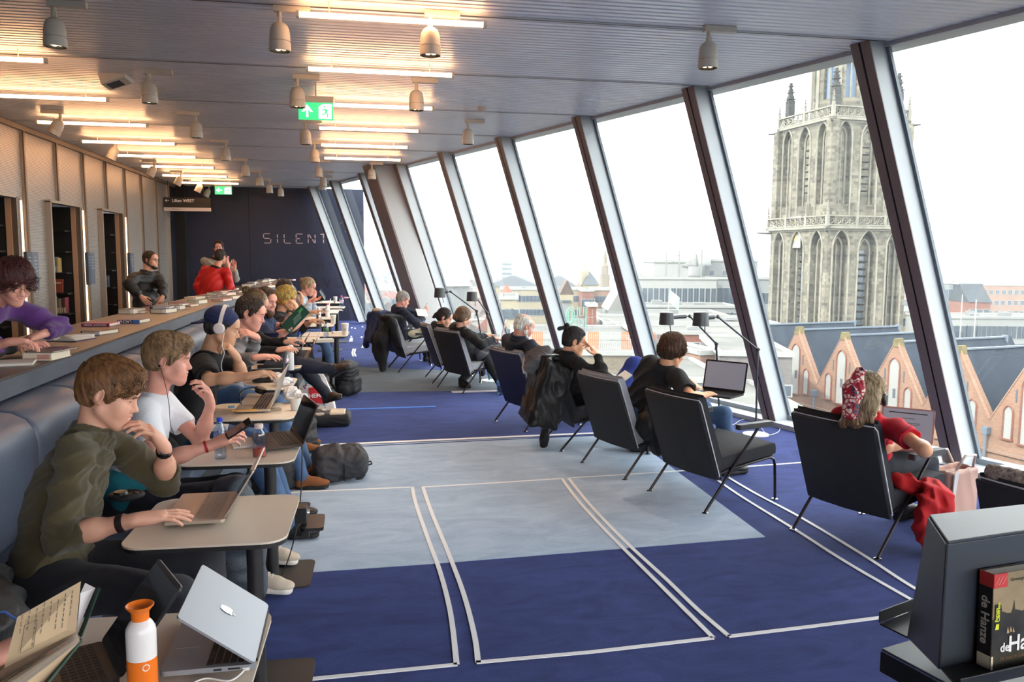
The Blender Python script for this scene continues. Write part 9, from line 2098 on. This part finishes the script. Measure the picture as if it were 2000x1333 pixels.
lip_l, lip_r = bot_l+Vector((-.02,-.07,0)), bot_r+Vector((-.02,-.07,0)); hx([lip_l, lip_r, bot_r, bot_l], .004, 'ledge', M_steel); hx([lip_l, lip_r, lip_r+Vector((0,0,.022)), lip_l+Vector((0,0,.022))], .004, 'lip', M_steel)
r0 = Pn(1775,1246,1.80); bkz = r0.z; hx([bl, br, Vector((br.x-.02, br.y+.10, bkz)), r0], .004, 'rear_plate', M_steel)
sd_ = [r0, Vector((fl.x, fl.y, bot_l.z-.0)), fl.copy(), bl.copy()]; hx(sd_, .004, 'side_plate', M_steel)
dl = Vector((-.02,.075,0)); hx([r0, r0+dl, r0+dl+Vector((.3,.12,0)), r0+Vector((.3,.1,0))], .004, 'rear_ledge', M_steel); hx([r0+dl, r0+dl+Vector((0,0,.028)), r0+dl+Vector((.3,.12,.028)), r0+dl+Vector((.3,.12,0))], .003, 'rear_lip', M_steel)
s0 = Pn(1722,1272,1.92); sz_ = s0.z; q = [s0, Pn(1830,1255,2.1), None, None]; q[1].z = sz_; q = [s0, s0+Vector((.10,-.42,0)), s0+Vector((.75,-.30,0)), s0+Vector((.65,.18,0))]
hx(q, .006, 'shelf', M_steel_lit); hx([q[0]+Vector((0,0,-.05)), q[1]+Vector((0,0,-.05)), q[1], q[0]], .004, 'shelf_edge', M_steel)
mb = MB(); mb.box((.12,.12,sz_/2-.03), (.10,.30,sz_-.06)); mb.build('post', M_steel, st)
# the book on the ledge
bp0 = bot_l+(bot_r-bot_l).normalized()*.075+Vector((0,-.012,.006)); ux = (bot_r-bot_l).normalized(); uz = Vector((0,.03,1)).normalized(); uy = uz.cross(ux).normalized()
bo = empty('book', (0,0,0), 'thick paperback with a harbour painting cover, on the steel stand', 'book');
Hb = (Pn(1908,1122,1.5).z-bp0.z); Wb = Hb*.68; thb = .030
bo.matrix_world = basis_mat(ux, uy, uz, bp0+uy*(-thb*0))
def bbx(x0, x1, y0, y1, z0, z1, name, m): mb = MB(); mb.box(((x0+x1)/2,(y0+y1)/2,(z0+z1)/2), (x1-x0,y1-y0,z1-z0)); return mb.build(name, m, bo)
bbx(0, Wb, -thb, -thb+.0015, 0, Hb, 'front_cover', mat('cover_dusk', (150,130,96), .4, noise=(12,.25,(1,1,2)))); bbx(0, .0015, -thb, 0, 0, Hb, 'spine', mat('cover_black', (22,20,20), .35)); bbx(.002, Wb-.003, -thb+.002, -.001, .001, Hb-.003, 'page_block', MATS['pages']); bbx(0, Wb, -.0012, 0, 0, Hb, 'back_cover', MATS['cover_black'])
e = -thb-.0006
bbx(.0005, Wb, e, -thb, 0, Hb*.52, 'dark_harbour', mat('harbour_dark', (44,40,30), .4, noise=(20,.5)))
mb = MB(); sky_l = [(0,.52),(.06,.55),(.10,.555),(.13,.60),(.135,.655),(.155,.68),(.175,.655),(.185,.60),(.30,.575),(.38,.57),(.41,.60),(.425,.67),(.432,.70),(.44,.67),(.455,.60),(.6,.57),(.75,.60),(1,.56)]
P_ = [(x*Wb, e-.0002, z*Hb) for x, z in sky_l]+[(Wb, e-.0002, .50*Hb),(0, e-.0002, .50*Hb)]; mb.add(P_, [tuple(range(len(P_)))]); mb.build('skyline', MATS['harbour_dark'], bo)
mb = MB()
for (x, z, w_, h_) in ((.30,.36,.05,.07),(.36,.37,.05,.06),(.42,.36,.04,.05),(.7,.38,.06,.08)): mb.add([(x*Wb, e-.0006, z*Hb),((x+w_)*Wb, e-.0006, z*Hb),((x+w_*.3)*Wb, e-.0006, (z+h_)*Hb)], [(0,1,2)])
mb.build('sails', mat('sail', (186,156,110), .5), bo)
bbx(0, Wb*.27, e-.0008, -thb, Hb*.855, Hb, 'red_patch', mat('patch_red', (196,50,46), .5)); bbx(-.0005, .0015, e, -.001, Hb*.855, Hb, 'red_patch', MATS['patch_red'])
mb = MB()
for k in range(7):
 x = .008+k*.0085
 if x > Wb*.25: break
 mb.box((x, e-.0012, Hb*.93), (.0012,.0006,Hb*.10), rotm(0,.6,0))
mb.build('patch_pattern', mat('patch_pale', (226,150,140), .5), bo)
Mw = mat('title_white2', (238,236,230), .5)
def txt(s, size, x, z, m, bold=True, ry=0): o = text_obj(s, size, m, bo, 'lettering', ext=.0002, bold=bold, align='LEFT'); o.rotation_euler = (PI/2, ry, 0); o.location = (x, e-.0012, z); return o
txt('de', Hb*.13, Wb*.17, Hb*.215, Mw); txt('Hanze', Hb*.235, Wb*.33, Hb*.235, Mw); txt('DE EERSTE EUROPESE MARKT', Hb*.05, Wb*.17, Hb*.10, mat('title_dim', (120,90,60), .5), False); txt('Groningen', Hb*.05, Wb*.33, Hb*.92, mat('title_dark', (60,50,40), .5), False)
bbx(Wb*.045, Wb*.13, e-.001, -thb, Hb*.42, Hb*.68, 'dark_tab', mat('tab_dark', (24,28,34), .4));
o = txt('Forum', Hb*.055, Wb*.075, Hb*.50, mat('tab_yellow', (222,226,40), .5), True, -PI/2); o = txt('Centrum', Hb*.055, Wb*.11, Hb*.50, MATS['tab_yellow'], True, -PI/2)
mb = MB(); mb.add([(Wb*.05, e-.0014, Hb*.42),(Wb*.125, e-.0014, Hb*.42),(Wb*.125, e-.0014, Hb*.48),(Wb*.07, e-.0014, Hb*.48)], [(0,1,2,3)]); mb.build('yellow_mark', MATS['tab_yellow'], bo)
o = text_obj('de Hanze', thb*.8, mat('title_spine', (190,180,160), .5), bo, 'spine_lettering', ext=.0002, bold=True); o.matrix_local = Matrix(((0,0,-1,-.0008),(0,1,0,-thb*.5),(1,0,0,Hb*.5),(0,0,0,1))) ; o.matrix_local = Matrix(((0,0,-1,-.0008),(0,-1,0,-thb*.5),(-1,0,0,Hb*.5),(0,0,0,1)))
bbx(-.0006, .0, -thb*.95, -thb*.05, .0, Hb*.14, 'shelf_label', MATS['spine_label']); bbx(0, Wb*.04, e-.0008, -thb, 0, Hb*.14, 'shelf_label', MATS['spine_label'])
